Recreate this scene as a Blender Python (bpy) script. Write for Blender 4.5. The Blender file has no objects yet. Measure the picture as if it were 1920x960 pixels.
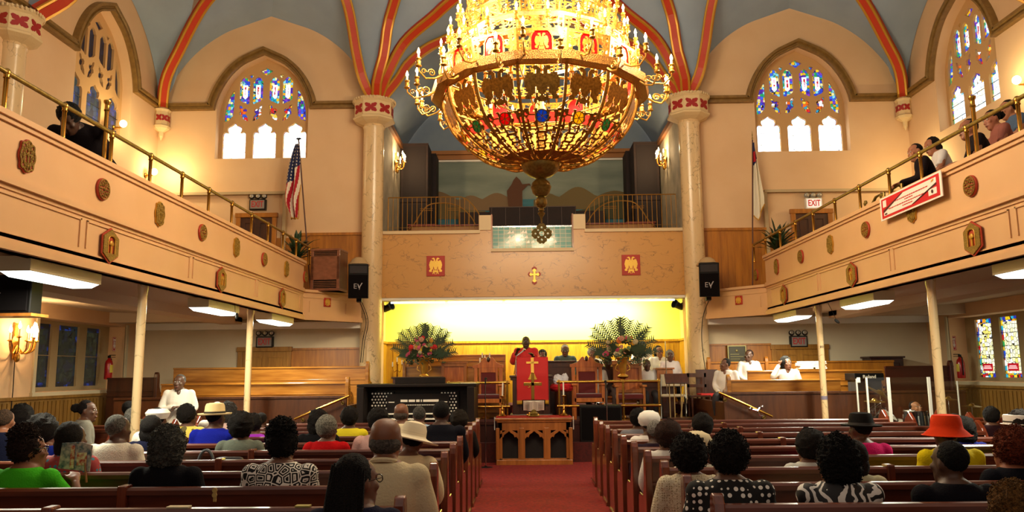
import bpy, bmesh, math, random
from math import sin, cos, pi, radians, sqrt, atan2
from mathutils import Vector, Matrix, noise
from mathutils.geometry import tessellate_polygon

S = bpy.context.scene
COL = S.collection
random.seed(7)

# ------------------------------------------------------------------ camera, world, exposure
CAM_F = 1480.0
CAM_POS = Vector((-0.22, 0.0, 1.66))
def _cam_axes(vx=982.0, vy=697.0, roll=0.55):
    r = radians(roll); dx, dy = vx - 960, vy - 480
    c, s = cos(r), sin(r)
    ux, uy = dx*c - dy*s, dx*s + dy*c
    th = math.atan(uy/CAM_F); psi = math.atan(ux/CAM_F*cos(th))
    F = Vector((-sin(psi)*cos(th), cos(psi)*cos(th), sin(th)))
    R = Vector((cos(psi), sin(psi), 0))
    U = R.cross(F)
    return F, R*c - U*s, R*s + U*c
CF, CR, CU = _cam_axes()
cam_data = bpy.data.cameras.new('camera')
cam_data.sensor_width = 36.0
cam_data.lens = CAM_F/1920*36
cam_data.clip_start = 0.05
cam_data.clip_end = 200
cam = bpy.data.objects.new('camera', cam_data)
COL.objects.link(cam)
M = Matrix.Identity(4)
for i in range(3):
    M[i][0], M[i][1], M[i][2], M[i][3] = CR[i], CU[i], -CF[i], CAM_POS[i]
cam.matrix_world = M
S.camera = cam
S.view_settings.view_transform = 'Standard'
S.view_settings.look = 'None'
S.view_settings.exposure = 0.0
S.view_settings.gamma = 1.0
S.view_settings.use_curve_mapping = False

world = bpy.data.worlds.new('world')
S.world = world
world.use_nodes = True
world.node_tree.nodes['Background'].inputs[0].default_value = (1.0, 0.86, 0.72, 1)
world.node_tree.nodes['Background'].inputs[1].default_value = 0.44

def ray(px, py): return CF + CR*((px-960)/CAM_F) - CU*((py-480)/CAM_F)
def at_y(px, py, Y):
    r = ray(px, py); return CAM_POS + r*((Y-CAM_POS.y)/r.y)
def at_x(px, py, X):
    r = ray(px, py); return CAM_POS + r*((X-CAM_POS.x)/r.x)
def at_z(px, py, Z):
    r = ray(px, py); return CAM_POS + r*((Z-CAM_POS.z)/r.z)

def lamp(name, kind, loc, power, color=(1, .75, .5), size=.1, sizey=None, rot=None, spread=None):
    d = bpy.data.lights.new(name, kind); d.energy = power; d.color = color
    if kind == 'AREA':
        d.size = size
        if sizey: d.shape = 'RECTANGLE'; d.size_y = sizey
        if spread: d.spread = spread
    else:
        d.shadow_soft_size = size
    o = bpy.data.objects.new(name, d); o.location = loc
    if rot: o.rotation_euler = rot
    COL.objects.link(o); return o

# ------------------------------------------------------------------ materials
def lin(c):
    if isinstance(c, str):
        c = [int(c[i:i+2], 16)/255 for i in (0, 2, 4)]
        c = [x/12.92 if x <= .04045 else ((x+.055)/1.055)**2.4 for x in c]
    return (c[0], c[1], c[2], 1.0)
MATS = {}
def mat(name, color='888888', rough=.6, metal=0.0, kind=None, color2=None, scale=4.0, bump=0.0, bscale=60.0,
        emit=None, estr=0.0, alpha=None, spec=None, stretch=(1, 1, 1), coat=0.0, sheen=0.0):
    if name in MATS: return MATS[name]
    m = bpy.data.materials.new(name); m.use_nodes = True
    nt = m.node_tree; N = nt.nodes; L = nt.links
    b = N['Principled BSDF']
    b.inputs['Base Color'].default_value = lin(color)
    b.inputs['Roughness'].default_value = rough
    b.inputs['Metallic'].default_value = metal
    if coat: b.inputs['Coat Weight'].default_value = coat; b.inputs['Coat Roughness'].default_value = .15
    if sheen: b.inputs['Sheen Weight'].default_value = sheen
    if spec is not None: b.inputs['Specular IOR Level'].default_value = spec
    if emit is not None:
        b.inputs['Emission Color'].default_value = lin(emit); b.inputs['Emission Strength'].default_value = estr
        m.cycles.emission_sampling = 'NONE'
    if alpha is not None: b.inputs['Alpha'].default_value = alpha
    tc = N.new('ShaderNodeTexCoord'); mp = N.new('ShaderNodeMapping')
    mp.inputs['Scale'].default_value = stretch
    L.new(tc.outputs['Object'], mp.inputs['Vector'])
    if kind:
        c1, c2 = lin(color), lin(color2 or color)
        mix = N.new('ShaderNodeMix'); mix.data_type = 'RGBA'
        mix.inputs[6].default_value = c1; mix.inputs[7].default_value = c2
        fac = None
        if kind == 'noise':
            t = N.new('ShaderNodeTexNoise'); t.inputs['Scale'].default_value = scale; t.inputs['Detail'].default_value = 5
            L.new(mp.outputs[0], t.inputs['Vector'])
            r = N.new('ShaderNodeMapRange'); r.inputs[1].default_value = .35; r.inputs[2].default_value = .65
            L.new(t.outputs[0], r.inputs[0]); fac = r.outputs[0]
        elif kind == 'wood':
            t = N.new('ShaderNodeTexNoise'); t.inputs['Scale'].default_value = scale; t.inputs['Detail'].default_value = 6
            t.inputs['Distortion'].default_value = .6
            L.new(mp.outputs[0], t.inputs['Vector'])
            w = N.new('ShaderNodeTexNoise'); w.inputs['Scale'].default_value = scale*5; w.inputs['Detail'].default_value = 2
            L.new(mp.outputs[0], w.inputs['Vector'])
            a = N.new('ShaderNodeMath'); a.operation = 'ADD'; L.new(t.outputs[0], a.inputs[0]); L.new(w.outputs[0], a.inputs[1])
            r = N.new('ShaderNodeMapRange'); r.inputs[1].default_value = .75; r.inputs[2].default_value = 1.25
            L.new(a.outputs[0], r.inputs[0]); fac = r.outputs[0]
        elif kind == 'marble':
            n0 = N.new('ShaderNodeTexNoise'); n0.inputs['Scale'].default_value = scale*.6; n0.inputs['Detail'].default_value = 6
            L.new(mp.outputs[0], n0.inputs['Vector'])
            va = N.new('ShaderNodeVectorMath'); va.operation = 'MULTIPLY_ADD'
            va.inputs[1].default_value = (1.1, 1.1, 1.1)
            L.new(n0.outputs[1], va.inputs[0]); L.new(mp.outputs[0], va.inputs[2])
            t = N.new('ShaderNodeTexVoronoi'); t.feature = 'DISTANCE_TO_EDGE'; t.inputs['Scale'].default_value = scale
            L.new(va.outputs[0], t.inputs['Vector'])
            n1 = N.new('ShaderNodeTexNoise'); n1.inputs['Scale'].default_value = scale*1.3; n1.inputs['Detail'].default_value = 4
            L.new(mp.outputs[0], n1.inputs['Vector'])
            r = N.new('ShaderNodeMapRange'); r.inputs[1].default_value = .0; r.inputs[2].default_value = .045
            r.inputs[3].default_value = 1; r.inputs[4].default_value = 0
            L.new(t.outputs[0], r.inputs[0])
            r2 = N.new('ShaderNodeMapRange'); r2.inputs[1].default_value = .45; r2.inputs[2].default_value = .62
            L.new(n1.outputs[0], r2.inputs[0])
            a = N.new('ShaderNodeMath'); a.operation = 'MULTIPLY'; L.new(r.outputs[0], a.inputs[0]); L.new(r2.outputs[0], a.inputs[1])
            fac = a.outputs[0]
        elif kind == 'dots':
            t = N.new('ShaderNodeTexVoronoi'); t.inputs['Scale'].default_value = scale; t.inputs['Randomness'].default_value = .25
            L.new(mp.outputs[0], t.inputs['Vector'])
            r = N.new('ShaderNodeMath'); r.operation = 'LESS_THAN'; r.inputs[1].default_value = .33
            L.new(t.outputs[0], r.inputs[0]); fac = r.outputs[0]
        elif kind == 'print':
            t = N.new('ShaderNodeTexWave'); t.inputs['Scale'].default_value = scale; t.inputs['Distortion'].default_value = 14
            t.inputs['Detail'].default_value = 2; t.inputs['Detail Scale'].default_value = 1.6
            L.new(mp.outputs[0], t.inputs['Vector'])
            r = N.new('ShaderNodeMath'); r.operation = 'GREATER_THAN'; r.inputs[1].default_value = .62
            L.new(t.outputs[0], r.inputs[0]); fac = r.outputs[0]
        elif kind == 'links':
            t = N.new('ShaderNodeTexVoronoi'); t.feature = 'DISTANCE_TO_EDGE'; t.inputs['Scale'].default_value = scale; t.inputs['Randomness'].default_value = .55
            L.new(mp.outputs[0], t.inputs['Vector'])
            r = N.new('ShaderNodeMath'); r.operation = 'PINGPONG'; r.inputs[1].default_value = .12
            L.new(t.outputs[0], r.inputs[0])
            r1 = N.new('ShaderNodeMath'); r1.operation = 'LESS_THAN'; r1.inputs[1].default_value = .05
            L.new(r.outputs[0], r1.inputs[0]); fac = r1.outputs[0]
        elif kind == 'weave':
            t = N.new('ShaderNodeTexChecker'); t.inputs['Scale'].default_value = scale
            L.new(mp.outputs[0], t.inputs['Vector']); fac = t.outputs[1]
        L.new(fac, mix.inputs[0]); L.new(mix.outputs[2], b.inputs['Base Color'])
    if bump:
        t = N.new('ShaderNodeTexNoise'); t.inputs['Scale'].default_value = bscale; t.inputs['Detail'].default_value = 3
        L.new(mp.outputs[0], t.inputs['Vector'])
        bp = N.new('ShaderNodeBump'); bp.inputs['Strength'].default_value = bump; bp.inputs['Distance'].default_value = .02
        L.new(t.outputs[0], bp.inputs['Height']); L.new(bp.outputs[0], b.inputs['Normal'])
    MATS[name] = m
    return m

def glass_mat(name, palette, estr, scale=9.0, lead=.05, cells='cheb'):
    """backlit stained glass: random coloured cells with dark lead lines"""
    if name in MATS: return MATS[name]
    m = bpy.data.materials.new(name); m.use_nodes = True
    nt = m.node_tree; N = nt.nodes; L = nt.links
    b = N['Principled BSDF']; b.inputs['Base Color'].default_value = (.02, .02, .03, 1); b.inputs['Roughness'].default_value = .35
    tc = N.new('ShaderNodeTexCoord')
    v = N.new('ShaderNodeTexVoronoi'); v.inputs['Scale'].default_value = scale; v.inputs['Randomness'].default_value = .55
    v.distance = 'CHEBYCHEV' if cells == 'cheb' else 'EUCLIDEAN'
    L.new(tc.outputs['Object'], v.inputs['Vector'])
    sep = N.new('ShaderNodeSeparateColor'); L.new(v.outputs['Color'], sep.inputs[0])
    cr = N.new('ShaderNodeValToRGB'); cr.color_ramp.interpolation = 'CONSTANT'
    n = len(palette)
    els = cr.color_ramp.elements
    while len(els) < n: els.new(.5)
    for i, c in enumerate(palette):
        els[i].position = i/n; els[i].color = lin(c)
    L.new(sep.outputs[0], cr.inputs[0])
    e = N.new('ShaderNodeTexVoronoi'); e.feature = 'DISTANCE_TO_EDGE'; e.inputs['Scale'].default_value = scale; e.inputs['Randomness'].default_value = .55
    L.new(tc.outputs['Object'], e.inputs['Vector'])
    g = N.new('ShaderNodeMath'); g.operation = 'GREATER_THAN'; g.inputs[1].default_value = lead
    L.new(e.outputs[0], g.inputs[0])
    mu = N.new('ShaderNodeMath'); mu.operation = 'MULTIPLY'; mu.inputs[1].default_value = estr
    L.new(g.outputs[0], mu.inputs[0])
    L.new(cr.outputs[0], b.inputs['Emission Color']); L.new(mu.outputs[0], b.inputs['Emission Strength'])
    m.cycles.emission_sampling = 'NONE'
    MATS[name] = m
    return m

# ------------------------------------------------------------------ mesh builder
class MB:
    def __init__(self): self.v = []; self.f = []; self.mi = []; self.m = 0; self.sm = []; self.smooth = False
    def add(self, vs, fs):
        n = len(self.v); self.v += [tuple(p) for p in vs]
        for f in fs: self.f.append([i+n for i in f]); self.mi.append(self.m); self.sm.append(self.smooth)
        return self
    def box(self, c, s, rz=0.0, rot=None):
        hx, hy, hz = s[0]/2, s[1]/2, s[2]/2
        vs = [Vector((x*hx, y*hy, z*hz)) for z in (-1, 1) for y in (-1, 1) for x in (-1, 1)]
        R = rot if rot is not None else Matrix.Rotation(rz, 3, 'Z')
        c = Vector(c)
        return self.add([R @ v + c for v in vs], [(0, 2, 3, 1), (4, 5, 7, 6), (0, 1, 5, 4), (2, 6, 7, 3), (0, 4, 6, 2), (1, 3, 7, 5)])
    def b2(self, p, q):
        return self.box([(p[i]+q[i])/2 for i in range(3)], [abs(q[i]-p[i]) for i in range(3)])
    def rings(self, rs, cap=True, closed=False):
        """rs: list of rings with equal vertex counts"""
        n = len(rs[0]); vs = [p for r in rs for p in r]; fs = []
        k = len(rs)
        for i in range(k if closed else k-1):
            a, b = i*n, ((i+1) % k)*n
            for j in range(n):
                fs.append((a+j, a+(j+1) % n, b+(j+1) % n, b+j))
        if cap and not closed:
            fs.append(tuple(range(n))[::-1]); fs.append(tuple((k-1)*n+j for j in range(n)))
        return self.add(vs, fs)
    def tube(self, pts, r, n=8, cap=True, closed=False, flat=None):
        pts = [Vector(p) for p in pts]
        if not isinstance(r, (list, tuple)): r = [r]*len(pts)
        rs = []; up = None
        for i, p in enumerate(pts):
            if closed: t = pts[(i+1) % len(pts)] - pts[i-1]
            else: t = pts[min(i+1, len(pts)-1)] - pts[max(i-1, 0)]
            if t.length < 1e-9: t = Vector((0, 0, 1))
            t.normalize()
            if up is None:
                up = Vector((0, 0, 1)) if abs(t.z) < .9 else Vector((1, 0, 0))
            a = up.cross(t)
            if a.length < 1e-6: a = Vector((1, 0, 0)).cross(t)
            a.normalize(); b = t.cross(a); up = b if abs(t.z) < .9 or i else up
            rr = r[i]
            rx, ry = rr if isinstance(rr, (list, tuple)) else (rr, rr)
            rs.append([p + a*cos(2*pi*j/n)*rx + b*sin(2*pi*j/n)*ry for j in range(n)])
        return self.rings(rs, cap, closed)
    def cyl(self, p, q, r, r2=None, n=16):
        return self.tube([p, q], [r, r if r2 is None else r2], n)
    def lathe(self, prof, c=(0, 0, 0), n=24, axis=None, cap=True, a0=0.0):
        """prof [(r,z)...]"""
        c = Vector(c); rs = []
        for r, z in prof:
            rs.append([Vector((max(r, 1e-4)*cos(a0+2*pi*j/n), max(r, 1e-4)*sin(a0+2*pi*j/n), z)) for j in range(n)])
        if axis is not None:
            q = Vector((0, 0, 1)).rotation_difference(Vector(axis).normalized())
            rs = [[q @ v for v in r] for r in rs]
        return self.rings([[v+c for v in r] for r in rs], cap)
    def ell(self, c, r, n=14, m=10, rot=None):
        c = Vector(c); rs = []
        for i in range(1, m):
            th = pi*i/m
            ring = [Vector((r[0]*sin(th)*cos(2*pi*j/n), r[1]*sin(th)*sin(2*pi*j/n), -r[2]*cos(th))) for j in range(n)]
            if rot is not None: ring = [rot @ v for v in ring]
            rs.append([v+c for v in ring])
        self.rings(rs, cap=False)
        k = len(self.v)
        top = Vector((0, 0, r[2])); bot = Vector((0, 0, -r[2]))
        if rot is not None: top = rot @ top; bot = rot @ bot
        base = k-n*(m-1)
        self.v += [tuple(bot+c), tuple(top+c)]
        for j in range(n):
            self.f.append([base+(j+1) % n, base+j, k]); self.mi.append(self.m); self.sm.append(self.smooth)
            self.f.append([k-n+j, k-n+(j+1) % n, k+1]); self.mi.append(self.m); self.sm.append(self.smooth)
        return self
    def plate(self, outer, th, fn, holes=()):
        """2D polygon with holes, front at w=0, back at w=th; fn(u,v,w)->3D"""
        loops = [list(outer)] + [list(h) for h in holes]
        tris = tessellate_polygon([[Vector((p[0], p[1], 0)) for p in lp] for lp in loops])
        flat = [p for lp in loops for p in lp]; n = len(flat)
        vs = [fn(p[0], p[1], 0.0) for p in flat] + [fn(p[0], p[1], th) for p in flat]
        fs = []
        for t in tris:
            fs.append(tuple(t)); fs.append(tuple(i+n for i in reversed(t)))
        o = 0
        for lp in loops:
            k = len(lp)
            for i in range(k):
                a, b = o+i, o+(i+1) % k
                fs.append((a, b, b+n, a+n))
            o += k
        return self.add(vs, fs)
    def sweep2(self, path, prof, fn, closed=False):
        """path 2D (u,v); prof [(offset,w)...] closed cross-section; fn(u,v,w)->3D; mitred"""
        k = len(path); rs = []
        for i in range(k):
            p = Vector(path[i])
            a = Vector(path[(i-1) % k]) if (closed or i > 0) else None
            b = Vector(path[(i+1) % k]) if (closed or i < k-1) else None
            d1 = (p-a).normalized() if a is not None else (b-p).normalized()
            d2 = (b-p).normalized() if b is not None else d1
            n1 = Vector((-d1.y, d1.x)); n2 = Vector((-d2.y, d2.x))
            nn = (n1+n2)
            if nn.length < 1e-6: nn = n1
            nn.normalize(); s = 1/max(.35, nn.dot(n1))
            rs.append([fn(p.x+nn.x*o*s, p.y+nn.y*o*s, w) for o, w in prof])
        return self.rings(rs, cap=not closed, closed=closed)
    def xf(self, M_, start=0):
        for i in range(start, len(self.v)): self.v[i] = tuple(M_ @ Vector(self.v[i]))
        return self

def build(name, mb, mats, parent=None, smooth=None, bevel=0.0, fix=True):
    me = bpy.data.meshes.new(name)
    me.from_pydata(mb.v, [], mb.f)
    if not isinstance(mats, (list, tuple)): mats = [mats]
    for m in mats: me.materials.append(m)
    me.polygons.foreach_set('material_index', mb.mi)
    sm = mb.sm if smooth is None else [smooth]*len(mb.f)
    me.polygons.foreach_set('use_smooth', sm)
    me.update()
    if fix:
        bm = bmesh.new(); bm.from_mesh(me); bmesh.ops.recalc_face_normals(bm, faces=bm.faces); bm.to_mesh(me); bm.free()
    if any(sm):
        try: me.set_sharp_from_angle(angle=radians(40))
        except Exception: pass
    o = bpy.data.objects.new(name, me); COL.objects.link(o)
    if parent is not None: o.parent = parent
    if bevel:
        bv = o.modifiers.new('bevel', 'BEVEL'); bv.width = bevel; bv.segments = 2; bv.limit_method = 'ANGLE'
    return o
def struct(name, mb, mats, parent=None, **k):
    o = build(name, mb, mats, parent, **k)
    if parent is None: o['kind'] = 'structure'
    return o
def tag(o, label, cat, group=None):
    o['label'] = label; o['category'] = cat
    if group: o['group'] = group
    return o
def thing(name, label, cat, loc=(0, 0, 0), rz=0.0, group=None):
    o = bpy.data.objects.new(name, None); COL.objects.link(o)
    o.empty_display_size = .1
    o.location = loc; o.rotation_euler = (0, 0, rz)
    return tag(o, label, cat, group)
def dup(root, label=None, group=None, loc=None, rz=None):
    r = root.copy(); COL.objects.link(r)
    if loc is not None: r.location = loc
    if rz is not None: r.rotation_euler = (0, 0, rz)
    if label: r['label'] = label
    if group: r['group'] = group
    for ch in list(root.children):
        c = ch.copy(); COL.objects.link(c); c.parent = r
        for g in list(ch.children):
            d = g.copy(); COL.objects.link(d); d.parent = c
    return r
def textobj(name, txt, size, m, parent, loc, rot, depth=.002, align='CENTER', bold=False):
    cu = bpy.data.curves.new(name, 'FONT'); cu.body = txt; cu.size = size; cu.extrude = depth
    cu.align_x = align; cu.align_y = 'CENTER'
    if bold: cu.offset = size*.02
    tmp = bpy.data.objects.new(name, cu); COL.objects.link(tmp)
    dg = bpy.context.evaluated_depsgraph_get()
    me = bpy.data.meshes.new_from_object(tmp.evaluated_get(dg))
    bpy.data.objects.remove(tmp)
    me.materials.clear(); me.materials.append(m)
    o = bpy.data.objects.new(name, me); COL.objects.link(o)
    o.parent = parent; o.location = loc; o.rotation_euler = rot
    return o
ORD = ['first', 'second', 'third', 'fourth', 'fifth', 'sixth', 'seventh', 'eighth', 'ninth', 'tenth', 'eleventh', 'twelfth']

# palette
plaster = mat('plaster_cream', 'deba90', .85, kind='noise', color2='dab489', scale=1.5, bump=.04, bscale=40)
plaster_low = mat('plaster_pale', 'e0d0b0', .85, kind='noise', color2='d8c8a8', scale=1.5)
soffit_m = mat('soffit_paint', 'c4b096', .8)
vault_m = mat('vault_blue_plaster', '95a5b6', .9, kind='noise', color2='8c9cad', scale=1.2)
vault_in = mat('chancel_blue_plaster', '8494a4', .9, kind='noise', color2='7888a0', scale=1.2)
trim_m = mat('moulding_olive_gold', '8c6a33', .5, kind='noise', color2='7a5a2a', scale=9)
red_rib = mat('rib_red_paint', 'b83410', .5)
gold = mat('gilt', 'd6a648', .32, .85, kind='noise', color2='a86f22', scale=60, bump=.3, bscale=120)
goldp = mat('gold_paint', 'c08c2a', .42, .35)
brass = mat('brass', 'b88a3c', .25, 1.0)
brass_d = mat('aged_brass', 'a08640', .36, .55, kind='noise', color2='80662c', scale=30)
marble = mat('tan_marble', 'cc9650', .3, kind='marble', color2='8a6238', scale=3.4, stretch=(.8, 1, 1.3))
marble_c = mat('cream_marble', 'd8ba8c', .25, kind='marble', color2='8f7a58', scale=4.2, stretch=(1, 1, .8))
stone_cap = mat('capital_stone', 'd8bd8e', .7, bump=.2, bscale=50)
red_orn = mat('ornament_red', '9c1c1a', .5)
oak = mat('golden_oak', 'b0682a', .35, kind='wood', color2='8c4f18', scale=3, stretch=(1, 1, .12), coat=.3)
oak_h = mat('honey_oak_boards', 'b87c30', .25, kind='wood', color2='8a5218', scale=3, stretch=(.12, 1, 1), coat=.4)
oak_v = mat('wainscot_oak', 'b8741f', .4, kind='wood', color2='985a14', scale=4, stretch=(1, 1, .1))
walnut = mat('dark_walnut', '4a2310', .35, kind='wood', color2='34160a', scale=4, stretch=(1, 1, .12), coat=.2)
pew_m = mat('pew_mahogany', '6a3018', .36, kind='wood', color2='481b0c', scale=4, stretch=(.1, 1, 1), coat=.2)
pew_e = mat('pew_end_mahogany', '783820', .25, kind='wood', color2='502010', scale=5, stretch=(1, 1, .12), coat=.5)
black_m = mat('black_paint', '0b0908', .5, spec=.25)
black_g = mat('black_cloth_grille', '0e0a0b', .9, spec=.1, bump=.5, bscale=400)
white_m = mat('white_enamel', 'e8e4da', .4)
carpet_m = mat('red_carpet', '96180e', .95, kind='noise', color2='70100a', scale=25, bump=.5, bscale=300)
steel = mat('chrome', 'c8c8c8', .15, 1.0)
tube_m = mat('fluorescent_diffuser', 'ffffff', .5, emit='f4fff4', estr=3.0)
# ================================================================== room lights that belong to the building
YF = 17.1; XW = 8.4; SILL = 6.45
W_TINT = (1.0, .62, .30)
# ================================================================== shell
fl = MB(); fl.b2((-XW-.4, -3, -.2), (XW+.4, 21.5, 0))
struct('floor', fl, mat('floor_boards', '3a1a0e', .5, kind='wood', color2='2a120a', scale=2, stretch=(1, .1, 1)))
cp = MB(); cp.b2((-.88, -2.5, 0), (.80, 14.9, .012)); cp.b2((-5.0, 12.7, 0), (-.88, 14.9, .012)); cp.b2((.80, 12.7, 0), (5.0, 14.9, .012))
struct('floor_carpet', cp, carpet_m)

ARCH = [(1, 0), (.945, .21), (.82, .447), (.645, .66), (.43, .824), (.215, .917), (0, 1)]
def arch_pts(hw, spring, rise, n=3, full=True):
    """depressed pointed arch from right spring to left spring"""
    base = [(hw*a, spring+rise*b) for a, b in ARCH]
    def cr(p0, p1, p2, p3, t):
        return tuple(.5*((2*p1[i])+(-p0[i]+p2[i])*t+(2*p0[i]-5*p1[i]+4*p2[i]-p3[i])*t*t+(-p0[i]+3*p1[i]-3*p2[i]+p3[i])*t**3) for i in (0, 1))
    ext = [(hw, spring-rise*.2)]+base+[(2*base[-1][0]-base[-2][0], 2*base[-1][1]-base[-2][1])]
    out = []
    for i in range(1, len(ext)-2):
        for k in range(n): out.append(cr(ext[i-1], ext[i], ext[i+1], ext[i+2], k/n))
    out.append(base[-1])
    if full: out += [(-x, y) for x, y in reversed(out[:-1])]
    return out
def f_front(cx): return lambda u, v, w: Vector((cx+u, YF+w, SILL+v))
def f_left(cy): return lambda u, v, w: Vector((-XW-w, cy+u, SILL+v))
def f_right(cy): return lambda u, v, w: Vector((XW+w, cy-u, SILL+v))
FNS = {'fl': f_front(-6.06), 'fr': f_front(6.06), 'sl': f_left(14.78), 'sr': f_right(14.78)}
def opening(): return [(1.04, 0.0)] + arch_pts(1.04, 1.15, 1.26) + [(-1.04, 0.0)]

def wall_plate(name, fn, u0, u1, holes, m=plaster, v0=-SILL, v1=6.0, th=.4):
    mb = MB(); mb.plate([(u0, v0), (u1, v0), (u1, v1), (u0, v1)], th, fn, holes)
    return struct(name, mb, m)
wall_plate('wall_front_left', FNS['fl'], -2.5, 2.75, [opening()])
wall_plate('wall_front_right', FNS['fr'], -2.75, 2.5, [opening()])
LW = [(-1.55, -5.05), (1.4, -5.05), (1.4, -3.8), (-1.55, -3.8)]
LWm = [(-u, v) for u, v in LW]
wall_plate('wall_left', FNS['sl'], -17.8, 2.35, [opening(), LW])
wall_plate('wall_right', FNS['sr'], -2.35, 17.8, [opening(), LWm])

# ---- tracery window with glass
def lancet(cx, hw=.262):
    pts = [(-hw, .04), (hw, .04), (hw, .60)]
    # shoulder foils then trefoil head
    for a in range(0, 100, 30): pts.append((hw-.055+.055*cos(radians(a)), .60+.075*sin(radians(a))))
    pts.append((.135, .655))
    for a in (-30, 0, 25, 50): pts.append((.105+.04*cos(radians(a))*1.0+.02, .735+.07*sin(radians(a))))
    pts.append((.06, .835)); pts.append((0, .886))
    right = pts[1:]
    left = [(-x, y) for x, y in reversed(right[:-1])]
    return [(cx+x, y) for x, y in right+left]
def upper(cx, flip=1):
    hw = .118
    pts = [(-hw, 1.46), (-.06, 1.40), (.03, 1.365), (.085*1, 1.33), (hw, 1.36), (hw, 1.88), (.09, 1.895), (.075, 1.93), (.05, 1.965), (0, 1.99),
           (-.05, 1.965), (-.075, 1.93), (-.09, 1.895), (-hw, 1.88)]
    return [(cx+flip*x, y) for x, y in pts]
def side_l(s):
    pts = [(-.93, .92), (-.84, .95), (-.745, 1.06), (-.725, 1.25), (-.725, 1.66), (-.76, 1.64), (-.85, 1.48), (-.905, 1.28), (-.935, 1.08)]
    return [(s*-x, y) for x, y in pts]
def butterfly(cx, flip):
    pts = [(-.11, 1.315), (-.05, 1.29), (-.02, 1.22), (.03, 1.235), (.075, 1.20), (.065, 1.14), (.03, 1.11), (.08, 1.04), (.105, .93), (.03, .95),
           (-.03, 1.0), (-.05, 1.06), (-.10, 1.09), (-.10, 1.15), (-.07, 1.18), (-.105, 1.24)]
    return [(cx+flip*x, y) for x, y in pts]
P_COL = ['2440c8', 'f2c820', '4a1ea0', '18a8c0', 'f6e8a0', '2e62e0', '18a060', '7838c0', 'f0b010', '80d8e8']
P_TINT = ['ffffff', 'fbf7e6', 'fff2c0', 'ffffff', 'f0f6ff', 'ffffff']
g_border = glass_mat('stained_glass_coloured', P_COL, 1.15, 16, .03)
g_white = glass_mat('stained_glass_pale', P_TINT, 2.6, 9, .015)
g_pink = glass_mat('stained_glass_rose', ['d02030', 'ffb0d0', 'ffffff', 'f8c8e0'], 1.2, 20, .02)
g_butter = glass_mat('stained_glass_mixed', ['2050d0', 'f06a10', 'f6d040', 'ffffff', '4020a0', '20a0c0', 'e02020'], 1.1, 14, .03)
g_dark = glass_mat('stained_glass_dusk', ['060a12', '0a1020', '101c30', '0a0a0e', '16243a'], .5, 16, .03)
g_dusk = glass_mat('stained_glass_dusk_blue', ['3a5266', '2e4458', '50687c', '24364a', '3c5cac', '445a50'], .55, 9, .03)
g_mid = glass_mat('stained_glass_white_lit', ['ffffff', 'e8f6ff', 'ffffff', 'f6fff0', 'fff6d8'], 1.5, 7, .02)
tracery_m = mat('tracery_stone', 'c39a66', .8)
def inset(poly, d):
    n = len(poly); out = []
    A = sum(poly[i][0]*poly[(i+1) % n][1]-poly[(i+1) % n][0]*poly[i][1] for i in range(n)); sg = 1 if A > 0 else -1
    for i in range(n):
        p = Vector(poly[i]); a = Vector(poly[i-1]); b = Vector(poly[(i+1) % n])
        d1 = (p-a).normalized(); d2 = (b-p).normalized()
        nn = Vector((-d1.y, d1.x))+Vector((-d2.y, d2.x))
        if nn.length < .2: nn = Vector((-d1.y, d1.x))
        nn.normalize(); out.append(tuple(p+nn*d*sg))
    return out
def glaze(mb, poly, fn, w, mid, th=.02):
    mb.m = mid; mb.plate(poly, th, lambda u, v, ww: fn(u, v, w+ww))
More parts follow.
